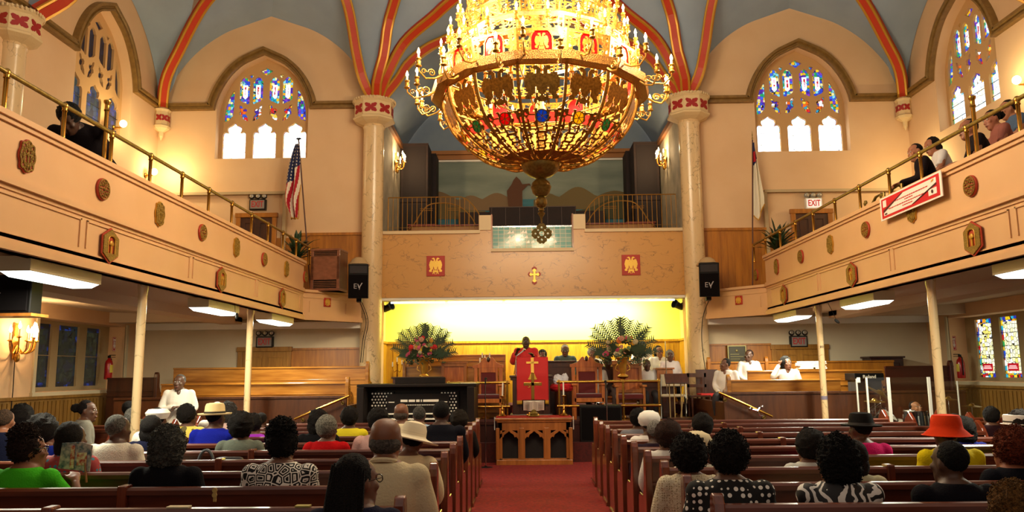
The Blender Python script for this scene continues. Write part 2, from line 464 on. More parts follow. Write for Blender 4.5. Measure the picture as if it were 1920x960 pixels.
def tracery(idx, key, mode):
    fn = FNS[key]
    root = MB()
    lights = [lancet(c) for c in (-.69, 0, .69)]
    ups = [upper(-.495, 1), upper(-.19, -1), upper(.19, 1), upper(.495, -1)]
    sides = [side_l(-1), side_l(1)]
    bts = [butterfly(-.495, 1), butterfly(-.19, -1), butterfly(.19, 1), butterfly(.495, -1)]
    dia = [[(-.15, 2.12), (-.05, 2.17), (0, 2.20), (.05, 2.17), (.15, 2.12), (.06, 2.06), (0, 1.99+.02), (-.06, 2.06)]]
    sm_ = [[(c-.05, 2.02), (c, 2.045), (c+.05, 2.02), (c, 1.95)] for c in (-.345, .345)]
    W0 = .2
    outer = [(1.05, -.01)] + arch_pts(1.05, 1.14, 1.28) + [(-1.05, -.01)]
    root.plate(outer, .09, lambda u, v, w: fn(u, v, W0+w), lights+ups+sides+bts+dia+sm_)
    win = struct('window_%d' % idx, root, tracery_m)
    gl = MB()
    def lead(poly):
        return poly
    for p in lights:
        if mode == 'dark': glaze(gl, p, fn, W0+.05, 1)
        elif mode == 'half':
            glaze(gl, p, fn, W0+.05, 0); glaze(gl, inset(p, .055), fn, W0+.04, 1)
        else:
            glaze(gl, p, fn, W0+.05, 0); glaze(gl, inset(p, .012), fn, W0+.04, 1)
    for p in ups:
        glaze(gl, p, fn, W0+.05, 0)
        if mode != 'dark':
            cx = sum(q[0] for q in p)/len(p)
            glaze(gl, [(cx-.05, 1.52), (cx, 1.47), (cx+.05, 1.52), (cx+.05, 1.80), (cx-.05, 1.80)], fn, W0+.04, 1)
            glaze(gl, [(cx-.02, 1.56), (cx+.02, 1.56), (cx+.02, 1.76), (cx-.02, 1.76)], fn, W0+.03, 2)
    for p in sides+dia+sm_: glaze(gl, p, fn, W0+.05, 0)
    for p in bts: glaze(gl, p, fn, W0+.05, 3 if mode != 'dark' else 0)
    ms = [g_dark, g_dusk, g_dark, g_dark] if mode == 'dark' else [g_border, g_white if mode == 'full' else g_mid, g_pink, g_butter]
    g = build('glass', gl, ms, win)
    # saddle bars across the lower lights
    sb = MB()
    for c in (-.69, 0, .69):
        for v in (.22, .48):
            if mode == 'full': continue
            q0, q1 = fn(c-.26, v, W0+.03), fn(c+.26, v, W0+.03)
            sb.cyl(q0, q1, .006, n=6)
    if sb.v: build('saddle_bar', sb, black_m, win)
    return win
tracery(1, 'fl', 'full'); tracery(2, 'fr', 'full'); tracery(3, 'sl', 'dark'); tracery(4, 'sr', 'half')

# ---- string moulding following the arches
def moulding(name, fn, ua, ub, hw=1.08, spring=1.12, rise=1.30):
    path = [(ua, spring), (hw, spring)] + arch_pts(hw, spring+.0, rise)[1:-1] + [(-hw, spring), (ub, spring)]
    prof = [(0, .0), (0, -.10), (-.035, -.10), (-.05, -.06), (-.085, -.06), (-.10, -.12), (-.155, -.12), (-.17, 0)]
    mb = MB(); mb.sweep2(path, prof, fn)
    return struct(name, mb, trim_m, smooth=False)
moulding('trim_1', FNS['fl'], 2.75, -2.35)
moulding('trim_2', FNS['fr'], 2.35, -2.75)
moulding('trim_3', FNS['sl'], 2.35, -17.0)
moulding('trim_4', FNS['sr'], 17.0, -2.35)

# ---- lower windows (side walls, under the galleries)
P_LOW = ['f5d020', 'c81820', '1850d0', '20b0d0', 'f5a010', 'ffffff', '20a050', '2030b0']
low_b = glass_mat('low_window_border', P_LOW, 1.1, 11, .03)
low_c = glass_mat('low_window_centre', ['f8f6d0', 'f6f2b0', 'fdfbe8', 'f2e070', 'f8f4c8'], 1.35, 13, .05, cells='euc')
low_r = mat('low_window_red_plaque', 'b01020', .5, emit='b01020', estr=.8)
low_dk = glass_mat('low_window_dusk', ['141a12', '1c2216', '22281a', '181c12', '161c20'], 1.0, 12, .02)
low_db = glass_mat('low_window_dusk_border', ['0a0e10', '101a40', '141c18', '0c1418', '102c34', '1a3c90', '101410'], .5, 9, .03)
frame_m = mat('window_frame_paint', 'a8946c', .7)
def low_window(idx, fn, dark):
    mb = MB(); W0 = .34; s = 1 if not dark else 1
    cs = [(-.80, .27), (-.02, .27), (.78, .27)] if dark else [(-.78, .27), (.02, .27), (.80, .27)]
    if dark: cs = [(-.83, .25), (-.03, .33), (.82, .25)]
    u0, u1 = (-1.57, 1.42) if dark else (-1.42, 1.57)
    holes = [[(c-h, -4.98), (c+h, -4.98), (c+h, -3.86), (c-h, -3.86)] for c, h in cs]
    mb.plate([(u0, -5.06), (u1, -5.06), (u1, -3.79), (u0, -3.79)], .06, lambda u, v, w: fn(u, v, W0+w), holes)
    win = struct('window_%d' % idx, mb, frame_m)
    g = MB()
    for c, h in cs:
        glaze(g, [(c-h, -4.98), (c+h, -4.98), (c+h, -3.86), (c-h, -3.86)], fn, W0+.04, 0)
        glaze(g, [(c-h+.07, -4.90), (c+h-.07, -4.90), (c+h-.07, -3.95), (c-h+.07, -3.95)], fn, W0+.03, 1)
        if not dark: glaze(g, [(c-.16, -4.86), (c+.16, -4.86), (c+.16, -4.72), (c-.16, -4.72)], fn, W0+.02, 2, .008)
    build('glass', g, [low_db, low_dk, low_r] if dark else [low_b, low_c, low_r], win)
    b = MB()
    for c, h in cs:
        for v in (-4.42,) if dark else (-4.62, -4.40, -4.15):
            b.cyl(fn(c-h, v, W0+.02), fn(c+h, v, W0+.02), .008 if dark else .005, n=6)
        if not dark:   # two lines of lettering strokes on each memorial plaque
            pass
    build('glazing_bar', b, frame_m if dark else black_m, win)
    if not dark:
        t = MB()
        for c, h in cs:
            for k, (v, w_) in enumerate(((-4.765, .10), (-4.79, .12), (-4.815, .13))):
                t.plate([(c-w_, v-.006), (c+w_, v-.006), (c+w_, v+.006), (c-w_, v+.006)], .004, lambda u, vv, w: fn(u, vv, W0+.014+w))
        build('plaque_lettering', t, mat('plaque_letter_white', 'ffe8e8', .5, emit='ffe8e8', estr=.9), win)
    # painted jamb frame around the recess
    fr = MB()
    for a, b_ in (((u0-.06, -5.08), (u0+.02, -3.76)), ((u1-.02, -5.08), (u1+.06, -3.76))):
        fr.plate([(a[0], a[1]), (b_[0], a[1]), (b_[0], b_[1]), (a[0], b_[1])], .04, lambda u, v, w: fn(u, v, -.03+w))
    fr.plate([(u0-.08, -5.14), (u1+.08, -5.14), (u1+.08, -5.06), (u0-.08, -5.06)], .10, lambda u, v, w: fn(u, v, -.05+w))
    build('sill', fr, mat('jamb_cream', 'cdbf9c', .6), win)
low_window(5, FNS['sl'], True)
low_window(6, FNS['sr'], False)

# ---- wainscot on the side walls below the lower windows
for s, nm in ((-1, 'wall_left_wainscot'), (1, 'wall_right_wainscot')):
    mb = MB()
    mb.b2((s*XW, -2, 0), (s*(XW-.03), YF, 1.28)); mb.b2((s*XW, -2, 1.28), (s*(XW-.07), YF, 1.33))
    for k in range(60):
        y = 10+k*.12
        if y < YF: mb.b2((s*(XW-.03), y, .1), (s*(XW-.045), y+.09, 1.24))
    struct(nm, mb, mat('olive_oak_wainscot', '9a7030', .45, kind='wood', color2='7d5822', scale=4, stretch=(1, 1, .1)))

# ================================================================== front columns, capitals, corbels
def quatre(r):
    """four-petal ornament outline"""
    pts = []
    for i in range(48):
        a = 2*pi*i/48
        rr = r*(.30+.70*abs(sin(2*a))**.8)
        rr *= 1 - .16*max(0, cos(8*a-pi))*(abs(sin(2*a)) > .7)
        pts.append((rr*cos(a), rr*sin(a)))
    return pts
def column(name, cx, cy, z0, z1, r, capr, cap_top, ang=0.0):
    mb = MB(); mb.smooth = True
    mb.lathe([(r*1.02, z0), (r, z0+.2), (r*.97, z1-.12), (r*1.0, z1-.10), (r*1.06, z1-.06), (r*1.0, z1-.04), (r*1.0, z1+.02)], (cx, cy, 0), 28)
    col = struct(name, mb, marble_c)
    c = MB(); a0 = pi/8+ang; h = cap_top-z1
    c.lathe([(r*1.0, z1-.02), (capr*.80, z1+.06*h), (capr*.98, z1+.14*h), (capr*1.0, z1+.2*h), (capr*.92, z1+.25*h), (capr*.92, z1+.78*h), (capr*1.0, z1+.84*h), (capr*1.0, z1+.94*h), (capr*.8, z1+h)], (cx, cy, 0), 8, a0=a0)
    for k in range(40):                                             # egg-and-dart beading on the crown
        a = 2*pi*k/40; rr = capr*.98
        c.ell((cx+rr*cos(a), cy+rr*sin(a), z1+.90*h), (.022, .022, .032), 6, 5)
    build('capital', c, stone_cap, col, smooth=False)
    q = MB(); rf = capr*.92*cos(pi/8)
    for k in range(8):
        a = a0+pi/8+k*pi/4
        n = Vector((cos(a), sin(a), 0)); t = Vector((-sin(a), cos(a), 0)); o = Vector((cx, cy, z1+.51*h))
        q.plate([(x*1.25, y*.95) for x, y in quatre(h*.24)], .015, lambda u, v, w: o+n*(rf-.008+w)+t*u+Vector((0, 0, v)))
    build('ornament', q, red_orn, col)
    return col
column('column_front_left', -3.47, 16.82, 0, 7.08, .23, .47, 7.66)
column('column_front_right', 3.47, 16.82, 0, 7.08, .23, .47, 7.66)
column('column_side_left', -8.38, 11.95, 3.3, 6.95, .21, .42, 7.5)
column('column_side_right', 8.38, 11.95, 3.3, 6.95, .21, .42, 7.5)
for s, nm in ((-1, 'trim_corbel_left'), (1, 'trim_corbel_right')):
    mb = MB(); c = (s*8.28, 16.98)
    mb.lathe([(.01, 6.86), (.05, 6.95), (.06, 7.05), (.17, 7.12), (.19, 7.17), (.16, 7.2), (.16, 7.5), (.19, 7.55), (.12, 7.6)], (c[0], c[1], 0), 8, a0=pi/8)
    k = struct(nm, mb, stone_cap)
    q = MB()
    for a in (atan2(-1, -s) + d for d in (-pi/4, 0, pi/4)):
        n = Vector((cos(a), sin(a), 0)); t = Vector((-sin(a), cos(a), 0)); o = Vector((c[0], c[1], 7.35))
        q.plate([(x*.8, y*.9) for x, y in quatre(.10)], .012, lambda u, v, w: o+n*(.145+w)+t*u+Vector((0, 0, v)))
    build('ornament', q, red_orn, k)

# ================================================================== vault: ribs and blue webs
def bez(p, n=26):
    """smooth curve through control points (Catmull-Rom)"""
    P = [Vector(a) for a in p]; P = [2*P[0]-P[1]]+P+[2*P[-1]-P[-2]]
    segs = len(P)-3; out = []
    for i in range(1, len(P)-2):
        for k in range(n):
            t = k/n; a, b, c, d = P[i-1], P[i], P[i+1], P[i+2]
            out.append(.5*((2*b)+(c-a)*t+(2*a-5*b+4*c-d)*t*t+(3*b-a-3*c+d)*t**3))
    out.append(P[-2].copy())
    # resample evenly
    L = [0]
    for i in range(1, len(out)): L.append(L[-1]+(out[i]-out[i-1]).length)
    res = []; j = 0; K = 30
    for i in range(K+1):
        s = L[-1]*i/K
        while j < len(L)-2 and L[j+1] < s: j += 1
        t = (s-L[j])/max(1e-9, L[j+1]-L[j]); res.append(out[j].lerp(out[j+1], min(1, t)))
    return res
C0 = (-8.36, 17.06, 7.6); F0 = (-3.47, 16.9, 7.6)
Mc = (-5.0, 14.7, 10.7); Nn = (0, 14.5, 10.2); K2 = (0, 11.0, 11.6)
def arc_wall(fn, hw, u_c=0.0, spring=1.15, rise=2.15):
    pts = arch_pts(hw, spring, rise, 4)
    return [fn(u+u_c, v, -.02) for u, v in pts]
rib_corner = bez([C0, at_y(308, 150, 16.67), at_y(330, 100, 16.4), at_y(385, 0, 15.8), (-5.9, 15.35, 10.2), Mc])
rib_1 = bez([F0, at_y(680, 150, 16.55), at_y(667, 100, 16.42), at_y(648, 0, 16.1), (-4.3, 15.5, 10.3), Mc])
rib_2 = bez([F0, at_y(705, 150, 16.5), at_y(718, 100, 16.25), at_y(733, 17, 15.9), (-2.0, 14.3, 10.6), K2])
rib_3 = bez([F0, at_y(723, 140, 16.55), at_y(757, 77, 16.3), at_y(813, 27, 15.9), at_y(843, 0, 15.6), Nn])
chancel_arch = bez([F0, at_y(743, 147, 17.0), at_y(763, 117, 17.0), at_y(797, 88, 17.0), at_y(830, 72, 17.0), (-1.0, 17.0, 9.62), (0, 17.0, 9.72)])
def mir(c): return [Vector((-p.x, p.y, p.z)) for p in c]
def diag(c): return [Vector((-XW+(YF-p.y), YF-(p.x+XW), p.z)) for p in c]
def wallarch(cx=-5.93, hw=2.42):
    pts = arch_pts(hw, 7.6-SILL, 2.2, 4)
    k = len(pts)//2
    R = [Vector((cx+u, YF-.02, SILL+v)) for u, v in pts]
    return bez(list(reversed(R))[:k+1], 4), bez(R[:k+1], 4)          # from the corner, from the column
wa_c, wa_f = wallarch()
def web(mb, A, B, n=8, sag=.0):
    rs = []
    for i in range(len(A)):
        rs.append([A[i].lerp(B[i], j/n) for j in range(n+1)])
    vs = [p for r in rs for p in r]; fs = []
    for i in range(len(A)-1):
        for j in range(n):
            a = i*(n+1)+j; fs.append((a, a+1, a+n+2, a+n+1))
    mb.add(vs, fs)
wb = MB(); wb.smooth = True
for T in (lambda c: c, mir, diag, lambda c: mir(diag(c))):
    web(wb, T(wa_c), T(rib_corner)); web(wb, T(wa_f), T(rib_1))
for T in (lambda c: c, mir):
    web(wb, T(rib_1), T(rib_2)); web(wb, T(rib_2), T(rib_3)); web(wb, T(rib_3), T(chancel_arch))
# crown cells between bay crowns
def quad(mb, *p): mb.add([Vector(q) for q in p], [(0, 1, 2, 3)])
for s in (-1, 1):
    quad(wb, (s*5.0, 14.7, 10.7), (0, 11.0, 11.6), (0, 8.8, 12.2), (s*5.9, 12.1, 11.4))
struct('ceiling_vault', wb, vault_m)
def rib(name, c, wdt=.13, dep=.17, cutz=None):
    """red rib with gilt rolls on both edges, following a curve"""
    m = MB(); g = MB(); n = len(c)
    rs = []; e1 = []; e2 = []
    cen = Vector((0, 8.8, 2))
    for i, p in enumerate(c):
        t = (c[min(n-1, i+1)]-c[max(0, i-1)]).normalized()
        v = (cen-p); v = (v-t*v.dot(t)).normalized()
        sd = t.cross(v).normalized()
        rs.append([p+sd*wdt, p+sd*wdt*.62+v*dep, p-sd*wdt*.62+v*dep, p-sd*wdt])
        e1.append(p+sd*wdt*.80+v*dep*.86); e2.append(p-sd*wdt*.80+v*dep*.86)
    m.rings(rs)
    root = struct(name, m, red_rib)
    g.smooth = True; g.tube(e1, .033, 6); g.tube(e2, .033, 6)
    build('gilt_roll', g, goldp, root)
    return root
k = 0
for c in (rib_corner, rib_1, rib_2, rib_3, chancel_arch):
    for T in (lambda c: c, mir):
        k += 1; rib('ceiling_rib_%d' % k, T(c), *((.10, .14) if c is rib_corner else (.10, .16)))
for T in (diag, lambda c: mir(diag(c))):
    k += 1; rib('ceiling_rib_%d' % k, T(rib_1))

# ================================================================== chancel: upper loft and lit recess
mb = MB()   # marble breast wall with stepped top
poly = [(-3.3, 3.27), (3.3, 3.27), (3.3, 4.66), (1.15, 4.66), (1.15, 5.04), (.89, 5.04), (.89, 4.28), (-.89, 4.28), (-.89, 5.04), (-1.15, 5.04), (-1.15, 4.66), (-3.3, 4.66)]
mb.plate(poly, .28, lambda u, v, w: Vector((u, 17.0+w, v)))
br = struct('wall_chancel_breast', mb, marble)
cp_ = MB()
for a, b, z in ((-3.3, -1.14, 4.66), (1.14, 3.3, 4.66), (-.90, .90, 4.25)):
    cp_.b2((a, 16.95, z), (b, 17.32, z+.07))
for s in (-1, 1):
    cp_.b2((s*.90, 16.96, 4.73), (s*1.16, 17.3, 5.06))
build('coping', cp_, mat('coping_cream', 'd8bd90', .5), br)
cc = MB()
for s in (-1, 1): cc.b2((s*.87, 16.97, 4.30), (s*.90, 17.31, 5.08))
build('post_edge_trim', cc, oak, br)
lt = MB(); lt.b2((-3.3, 17.02, 3.21), (3.3, 17.3, 3.27))
build('lintel_lip', lt, white_m, br)

yellow = mat('chancel_yellow_plaster', 'e6dd62', .8)
mb = MB(); mb.b2((-3.6, 18.8, 0), (3.6, 19.0, 3.4)); struct('wall_recess_back', mb, yellow)
for s, nm in ((-1, 'left'), (1, 'right')):
    mb = MB(); mb.b2((s*3.50, 17.1, 0), (s*3.70, 18.8, 3.4)); struct('wall_recess_'+nm, mb, yellow)
mb = MB(); mb.b2((-3.6, 17.1, 3.38), (3.6, 18.9, 3.5)); struct('ceiling_recess', mb, white_m)
mb = MB()
mb.b2((-3.5, 18.76, .7), (3.5, 18.8, 2.34)); mb.b2((-3.5, 18.73, 2.34), (3.5, 18.8, 2.39))
for k in range(13): mb.b2((-3.3+k*.55, 18.75, .8), (-3.3+k*.55+.012, 18.765, 2.33))
for s in (-1, 1): mb.b2((s*3.46, 17.2, .7), (s*3.5, 18.76, 2.34)); mb.b2((s*3.43, 17.2, 2.34), (s*3.5, 18.76, 2.39))
struct('wall_recess_wainscot', mb, mat('yellow_oak_panel', 'b88810', .4, kind='wood', color2='9a6c08', scale=5, stretch=(1, 1, .12)))

mb = MB()
mb.b2((-3.3, 17.28, 4.1), (3.3, 21.2, 4.25)); struct('floor_loft', mb, walnut)
mb = MB(); mb.b2((-3.6, 21.02, 3.5), (3.6, 21.2, 12)); struct('wall_loft_back', mb, vault_in)
for s, nm in ((-1, 'left'), (1, 'right')):
    mb = MB(); mb.b2((s*3.3, 17.1, 3.4), (s*3.5, 21.0, 7.35)); struct('wall_loft_'+nm, mb, mat('worn_grey_plaster', 'a89c86', .85, kind='noise', color2='8d8674', scale=3))
    mb = MB(); mb.b2((s*3.22, 17.1, 7.30), (s*3.5, 21.0, 7.42)); struct('trim_loft_'+nm, mb, mat('loft_trim_brown', '6a4322', .6))
mb = MB(); mb.smooth = True                                          # blue chancel vault behind the arch
pts = arch_pts(3.5, 7.42, 2.5, 3)
web(mb, [Vector((u, 17.15, v)) for u, v in pts], [Vector((u, 21.0, v-.0)) for u, v in pts], 4)
struct('ceiling_chancel_vault', mb, vault_in)
mb = MB(); hole = [(3.38, 7.3)]+arch_pts(3.38, 7.55, 2.2, 3)+[(-3.38, 7.3)]
mb.plate([(-3.5, 7.29), (-3.5, 12), (3.5, 12), (3.5, 7.29)]+[(3.38, 7.29)]+hole[1:-1]+[(-3.38, 7.29)], .15, lambda u, v, w: Vector((u, 17.1+w, v)))
struct('wall_front_arch', mb, plaster)
# mural with its cornice
tex = mat('mural_sky', '8c9688', .8, kind='noise', color2='6f7b72', scale=1.2, stretch=(.4, 1, 2))
mb = MB()
mb.m = 0; mb.b2((-2.7, 20.93, 5.0), (2.7, 20.99, 7.38))
mb.m = 1; mb.b2((-2.7, 20.915, 5.0), (2.7, 20.93, 6.28))
def hills(pts, y, m):
    mb.m = m; mb.plate(pts, .012, lambda u, v, w: Vector((u, y+w, v)))
def ridge(u0, u1, base, bumps):
    n = 30; top = []
    for i in range(n+1):
        u = u0+(u1-u0)*i/n; h = 0
        for c, w_, a in bumps: h = max(h, a*math.exp(-((u-c)/w_)**2))
        top.append((u, base+h))
    return [(u0, base-.2)]+[(u1, base-.2)]+list(reversed(top))
hills(ridge(-2.7, -.2, 6.18, [(-2.5, .5, .34), (-1.6, .35, .22), (-.9, .4, .28), (-.3, .3, .2)]), 20.90, 2)
hills(ridge(.1, 2.7, 6.18, [(.5, .35, .25), (1.3, .5, .42), (2.3, .6, .3)]), 20.90, 3)
hills(ridge(-2.7, -1.2, 5.95, [(-2.7, .8, .3)]), 20.89, 3)
hills(ridge(1.2, 2.7, 5.9, [(2.5, .8, .42)]), 20.885, 4)
mu = tag(build('mural', mb, [tex, mat('mural_water', '3f7f8c', .7, kind='noise', color2='356a78', scale=2, stretch=(.3, 1, 3)), mat('mural_hill_brown', '7d6446', .8), mat('mural_hill_olive', '6c5c38', .8), mat('mural_hill_green', '4c4a30', .8)]),
         'painted lake and hills mural on the back wall above the choir loft', 'mural')
mb = MB(); mb.b2((-2.75, 20.8, 7.38), (2.75, 21.0, 7.50)); mb.b2((-2.75, 20.7, 7.50), (2.75, 21.0, 7.60))
mb2 = MB()
c_ = build('cornice', mb, mat('cornice_brown', 'a0662c', .5), mu); mb2.b2((-2.75, 20.86, 7.33), (2.75, 21.0, 7.38)); build('cornice_fillet', mb2, white_m, mu)
fg = MB(); fg.m = 0
def fig(pts): fg.plate(pts, .012, lambda u, v, w: Vector((u, 20.86+w, v)))
fig([(-.58, 6.02), (-.22, 6.02), (-.20, 6.5), (-.05, 6.66), (.03, 6.64), (.0, 6.70), (-.2, 6.68), (-.26, 6.80), (-.36, 6.9), (-.44, 6.80), (-.48, 6.7), (-.62, 6.5)])
build('painted_figure', fg, mat('mural_figure', '5c3822', .8), mu)

# ================================================================== galleries
PX = 4.55; ZT, ZM, ZB = 3.87, 3.29, 2.71; YC = 15.45; YC_B = 16.55
cream = mat('gallery_cream', 'd6a878', .6, kind='noise', color2='d2a372', scale=2, bump=.03, bscale=30)
def gallery(s, nm):
    path = [(s*PX, -2.5), (s*PX, YC), (s*3.62, YC_B)]
    mb = MB()
    # parapet main body, vertical steps as boxes along y and an angled return
    def run(z0, z1, proud, th=.12, y1=YC):
        mb.b2((s*(PX-proud), -2.5, z0), (s*(PX+th), y1, z1))
    run(ZB, ZT-.05, 0)
    run(ZT-.05, ZT, .05, .17); run(ZT-.09, ZT-.05, .025)
    run(ZM-.03, ZM+.02, .05); run(ZM+.02, ZM+.05, .025); run(ZM-.07, ZM-.03, .015)
    run(ZB, ZB+.06, .05); run(ZB+.06, ZB+.10, .03); run(ZB+.14, ZB+.155, .012)
    # raised stile lines that frame the lower panels
    for k in range(6):
        y0 = YC-.15-(k+1)*2.55; y1 = y0+2.45
        if y0 < -2.4: continue
        for a, b, c, d in ((y0, y1, ZM-.115, ZM-.10), (y0, y0+.02, ZB+.2, ZM-.1), (y1-.02, y1, ZB+.2, ZM-.1)):
            mb.b2((s*(PX-.014), a, c), (s*PX, b, d))
    # angled return toward the column
    A = Vector((s*PX, YC, 0)); B = Vector((s*3.62, YC_B, 0)); d = (B-A); Ln = d.length; ang = atan2(d.y, d.x); mid = (A+B)/2
    nrm = Vector((d.y, -d.x, 0)).normalized()
    if nrm.y > 0: nrm = -nrm
    def ret(z0, z1, proud, th=.12, l0=0, l1=1):
        c = A.lerp(B, (l0+l1)/2) + nrm*(proud-th)/2
        mb.box((c.x, c.y, (z0+z1)/2), (Ln*(l1-l0), proud+th, z1-z0), ang)
    ret(ZB, ZM, 0); ret(ZM-.03, ZM+.02, .05); ret(ZM-.14, ZM-.12, .015); ret(ZB, ZB+.06, .05); ret(ZB+.06, ZB+.10, .03)
    ret(ZB+.16, ZM-.2, .012, .1, .10, .115); ret(ZB+.16, ZM-.2, .012, .1, .72, .735)
    p = struct('wall_gallery_'+nm, mb, cream)
    fl_ = MB()
    # sloping soffit: lower at the parapet, higher at the outer wall
    zs0, zs1 = ZB+.03, 2.90
    prof = [(s*(PX+.0), zs0), (s*XW, zs1), (s*XW, zs1+.12), (s*(PX+.0), zs0+.12)]
    rs = [[Vector((x, y, z)) for x, z in prof] for y in (-2.5, YC)]
    fl_.rings(rs)
    prof2 = [(s*3.6, zs0), (s*XW, zs1), (s*XW, zs1+.12), (s*3.6, zs0+.12)]
    r2 = [[Vector((x if abs(x) > 5 else s*PX, YC, z)) for x, z in prof2], [Vector((x, YF, z)) for x, z in prof2]]
    fl_.rings(r2)
    fl_.b2((s*(PX+.1), -2.5, zs0+.12), (s*(PX+.24), YC, zs0+.3))
    sof = struct('ceiling_under_gallery_'+nm, fl_, soffit_m)
    # a dropped beam under the soffit towards the wall
    bm_ = MB(); bm_.b2((s*5.9, 9.0, 2.66), (s*6.3, 15.9, 2.9)); bm_.b2((s*5.9, 15.5, 2.70), (s*XW, 15.9, 2.9))
    build('beam', bm_, soffit_m, sof)
    gf = MB(); gf.b2((s*(PX+.12), -2.5, 3.0), (s*XW, YF, 3.08)); gf.b2((s*(XW-2.2), -2.5, 3.08), (s*XW, 13, 3.35))
    struct('floor_gallery_'+nm, gf, walnut)
    # string board under the return
    e = MB(); e.b2((s*3.66, 16.6, 2.6), (s*XW, 16.72, 2.74)); build('cove', e, white_m, sof)
    return p
gallery(-1, 'left'); gallery(1, 'right')
for s, nm in ((-1, 'left'), (1, 'right')):
    # pale lower front wall lining (under the gallery), wainscot and door
    mb = MB(); mb.b2((s*3.7, 17.04, .0), (s*XW, 17.12, 2.9)); struct('wall_front_lower_'+nm, mb, plaster_low)
    mb = MB(); mb.b2((s*3.68, 17.0, .7), (s*(5.22 if s < 0 else 5.05), 17.05, 2.17)); mb.b2((s*3.68, 16.97, 2.17), (s*(5.22 if s < 0 else 5.05), 17.05, 2.21))
    struct('wall_front_wainscot_'+nm, mb, oak_v)
    # upper wainscot beside the column in the gallery
    mb = MB(); mb.b2((s*3.68, 17.02, 3.0), (s*5.1, 17.1, 4.66)); mb.b2((s*3.66, 16.99, 4.66), (s*5.1, 17.1, 4.72))
    mb.b2((s*5.1, 17.04, 3.0), (s*6.0, 17.1, 4.62))
    for k in range(9): mb.b2((s*(3.8+k*.145), 17.01, 3.2), (s*(3.8+k*.145+.008), 17.02, 4.6))
    struct('wall_gallery_wainscot_'+nm, mb, oak_v)
    # shallow step of the wall over the gallery door
    mb = MB()
    if s < 0: mb.b2((-8.4, 16.98, 5.60), (-5.45, 17.1, 5.66)); mb.b2((-5.5, 17.0, 3.0), (-5.42, 17.1, 5.62))
    else: mb.b2((8.4, 16.98, 5.50), (5.1, 17.1, 5.56)); mb.b2((5.08, 17.0, 3.0), (5.16, 17.1, 5.52))
    struct('trim_ledge_'+nm, mb, mat('ledge_plaster', 'b9a27c', .8))
# ================================================================== the great chandelier
bulb_m = mat('candle_bulb_glow', 'fff2d0', .4, emit='ffe2a8', estr=22)
candle_m = mat('candle_sleeve', 'f6e6c0', .5, emit='ffcf80', estr=.5)
def glassy(name, color):
    m = bpy.data.materials.new(name); m.use_nodes = True; nt = m.node_tree; N = nt.nodes; L = nt.links
    b = N['Principled BSDF']; b.inputs['Base Color'].default_value = lin(color); b.inputs['Roughness'].default_value = .2
    t = N.new('ShaderNodeBsdfTranslucent'); t.inputs[0].default_value = lin(color)
    mx = N.new('ShaderNodeMixShader'); mx.inputs[0].default_value = .6
    L.new(b.outputs[0], mx.inputs[1]); L.new(t.outputs[0], mx.inputs[2]); L.new(mx.outputs[0], N['Material Output'].inputs[0])
    return m
NP = 14; Z0 = 3.08; A0 = -pi/2 - pi/NP
gilt_ch = mat('chandelier_gilt', 'cf9838', .34, .65, kind='noise', color2='9a6c24', scale=40, bump=.25, bscale=160)
def in_ell(x, y, cx, cy, rx, ry): return ((x-cx)/rx)**2+((y-cy)/ry)**2 < 1
def eagle(x, y):
    """double-headed eagle silhouette, x in -1..1, y up in -1..1"""
    x = abs(x)
    if in_ell(x, y, 0, .05, .24, .48): return True
    if in_ell(x, y, .52, .12, .26, .50): return True
    if .2 < x < .62 and abs(y-.32-.25*(x-.2)) < .2: return True
    if x > .3 and y < -.1 and y > -.62 and abs(x-.52-.12*sin(y*9)) < .16: return True
    if in_ell(x, y, .17, .62, .10, .22) or in_ell(x, y, .27, .80, .14, .09) or (x > .3 and x < .5 and abs(y-.80) < .035+.05*(.5-x)): return True
    if in_ell(x, y, 0, -.68, .30, .24) and (int(abs(atan2(x, y+.3))*14) % 2 == 0 or y > -.66): return True
    if abs(x-.26+.25*(y+.5)) < .05 and -.85 < y < -.3: return True
    return False
def sheet(mb, fn, nu, nv, keep):
    vs = [fn(i/nu, j/nv) for j in range(nv+1) for i in range(nu+1)]
    idx = {}; out = []; fs = []
    for j in range(nv):
        for i in range(nu):
            if keep((i+.5)/nu, (j+.5)/nv):
                q = []
                for a, b in ((i, j), (i+1, j), (i+1, j+1), (i, j+1)):
                    k = b*(nu+1)+a
                    if k not in idx: idx[k] = len(out); out.append(vs[k])
                    q.append(idx[k])
                fs.append(q)
    mb.add(out, fs)
def filig(a, t, s=1.0):
    """scrolling leaf lattice"""
    x = a*2*pi*s; y = t*2*pi
    f = cos(2*x)*cos(y)+.55*cos(3*x+y)*cos(2*y)+.35*cos(x-3*y)
    return abs(f) < .36 or abs(cos(x)*cos(y*.5)) > .96
prof_b = [(.24, 3.99), (.40, 4.0), (.56, 4.05), (.72, 4.13), (.86, 4.24), (.98, 4.37), (1.05, 4.50), (1.10, 4.64), (1.12, 4.78)]
def prof_at(t):
    """t=0 rim, t=1 foot"""
    k = (1-t)*(len(prof_b)-1); i = min(len(prof_b)-2, int(k)); f = k-i
    P = [prof_b[max(0, i-1)], prof_b[i], prof_b[i+1], prof_b[min(len(prof_b)-1, i+2)]]
    return [.5*((2*P[1][q])+(-P[0][q]+P[2][q])*f+(2*P[0][q]-5*P[1][q]+4*P[2][q]-P[3][q])*f*f+(3*P[1][q]-P[0][q]-3*P[2][q]+P[3][q])*f**3) for q in (0, 1)]
def pt(r, a, z): return Vector((r*cos(a), r*sin(a), z-Z0))

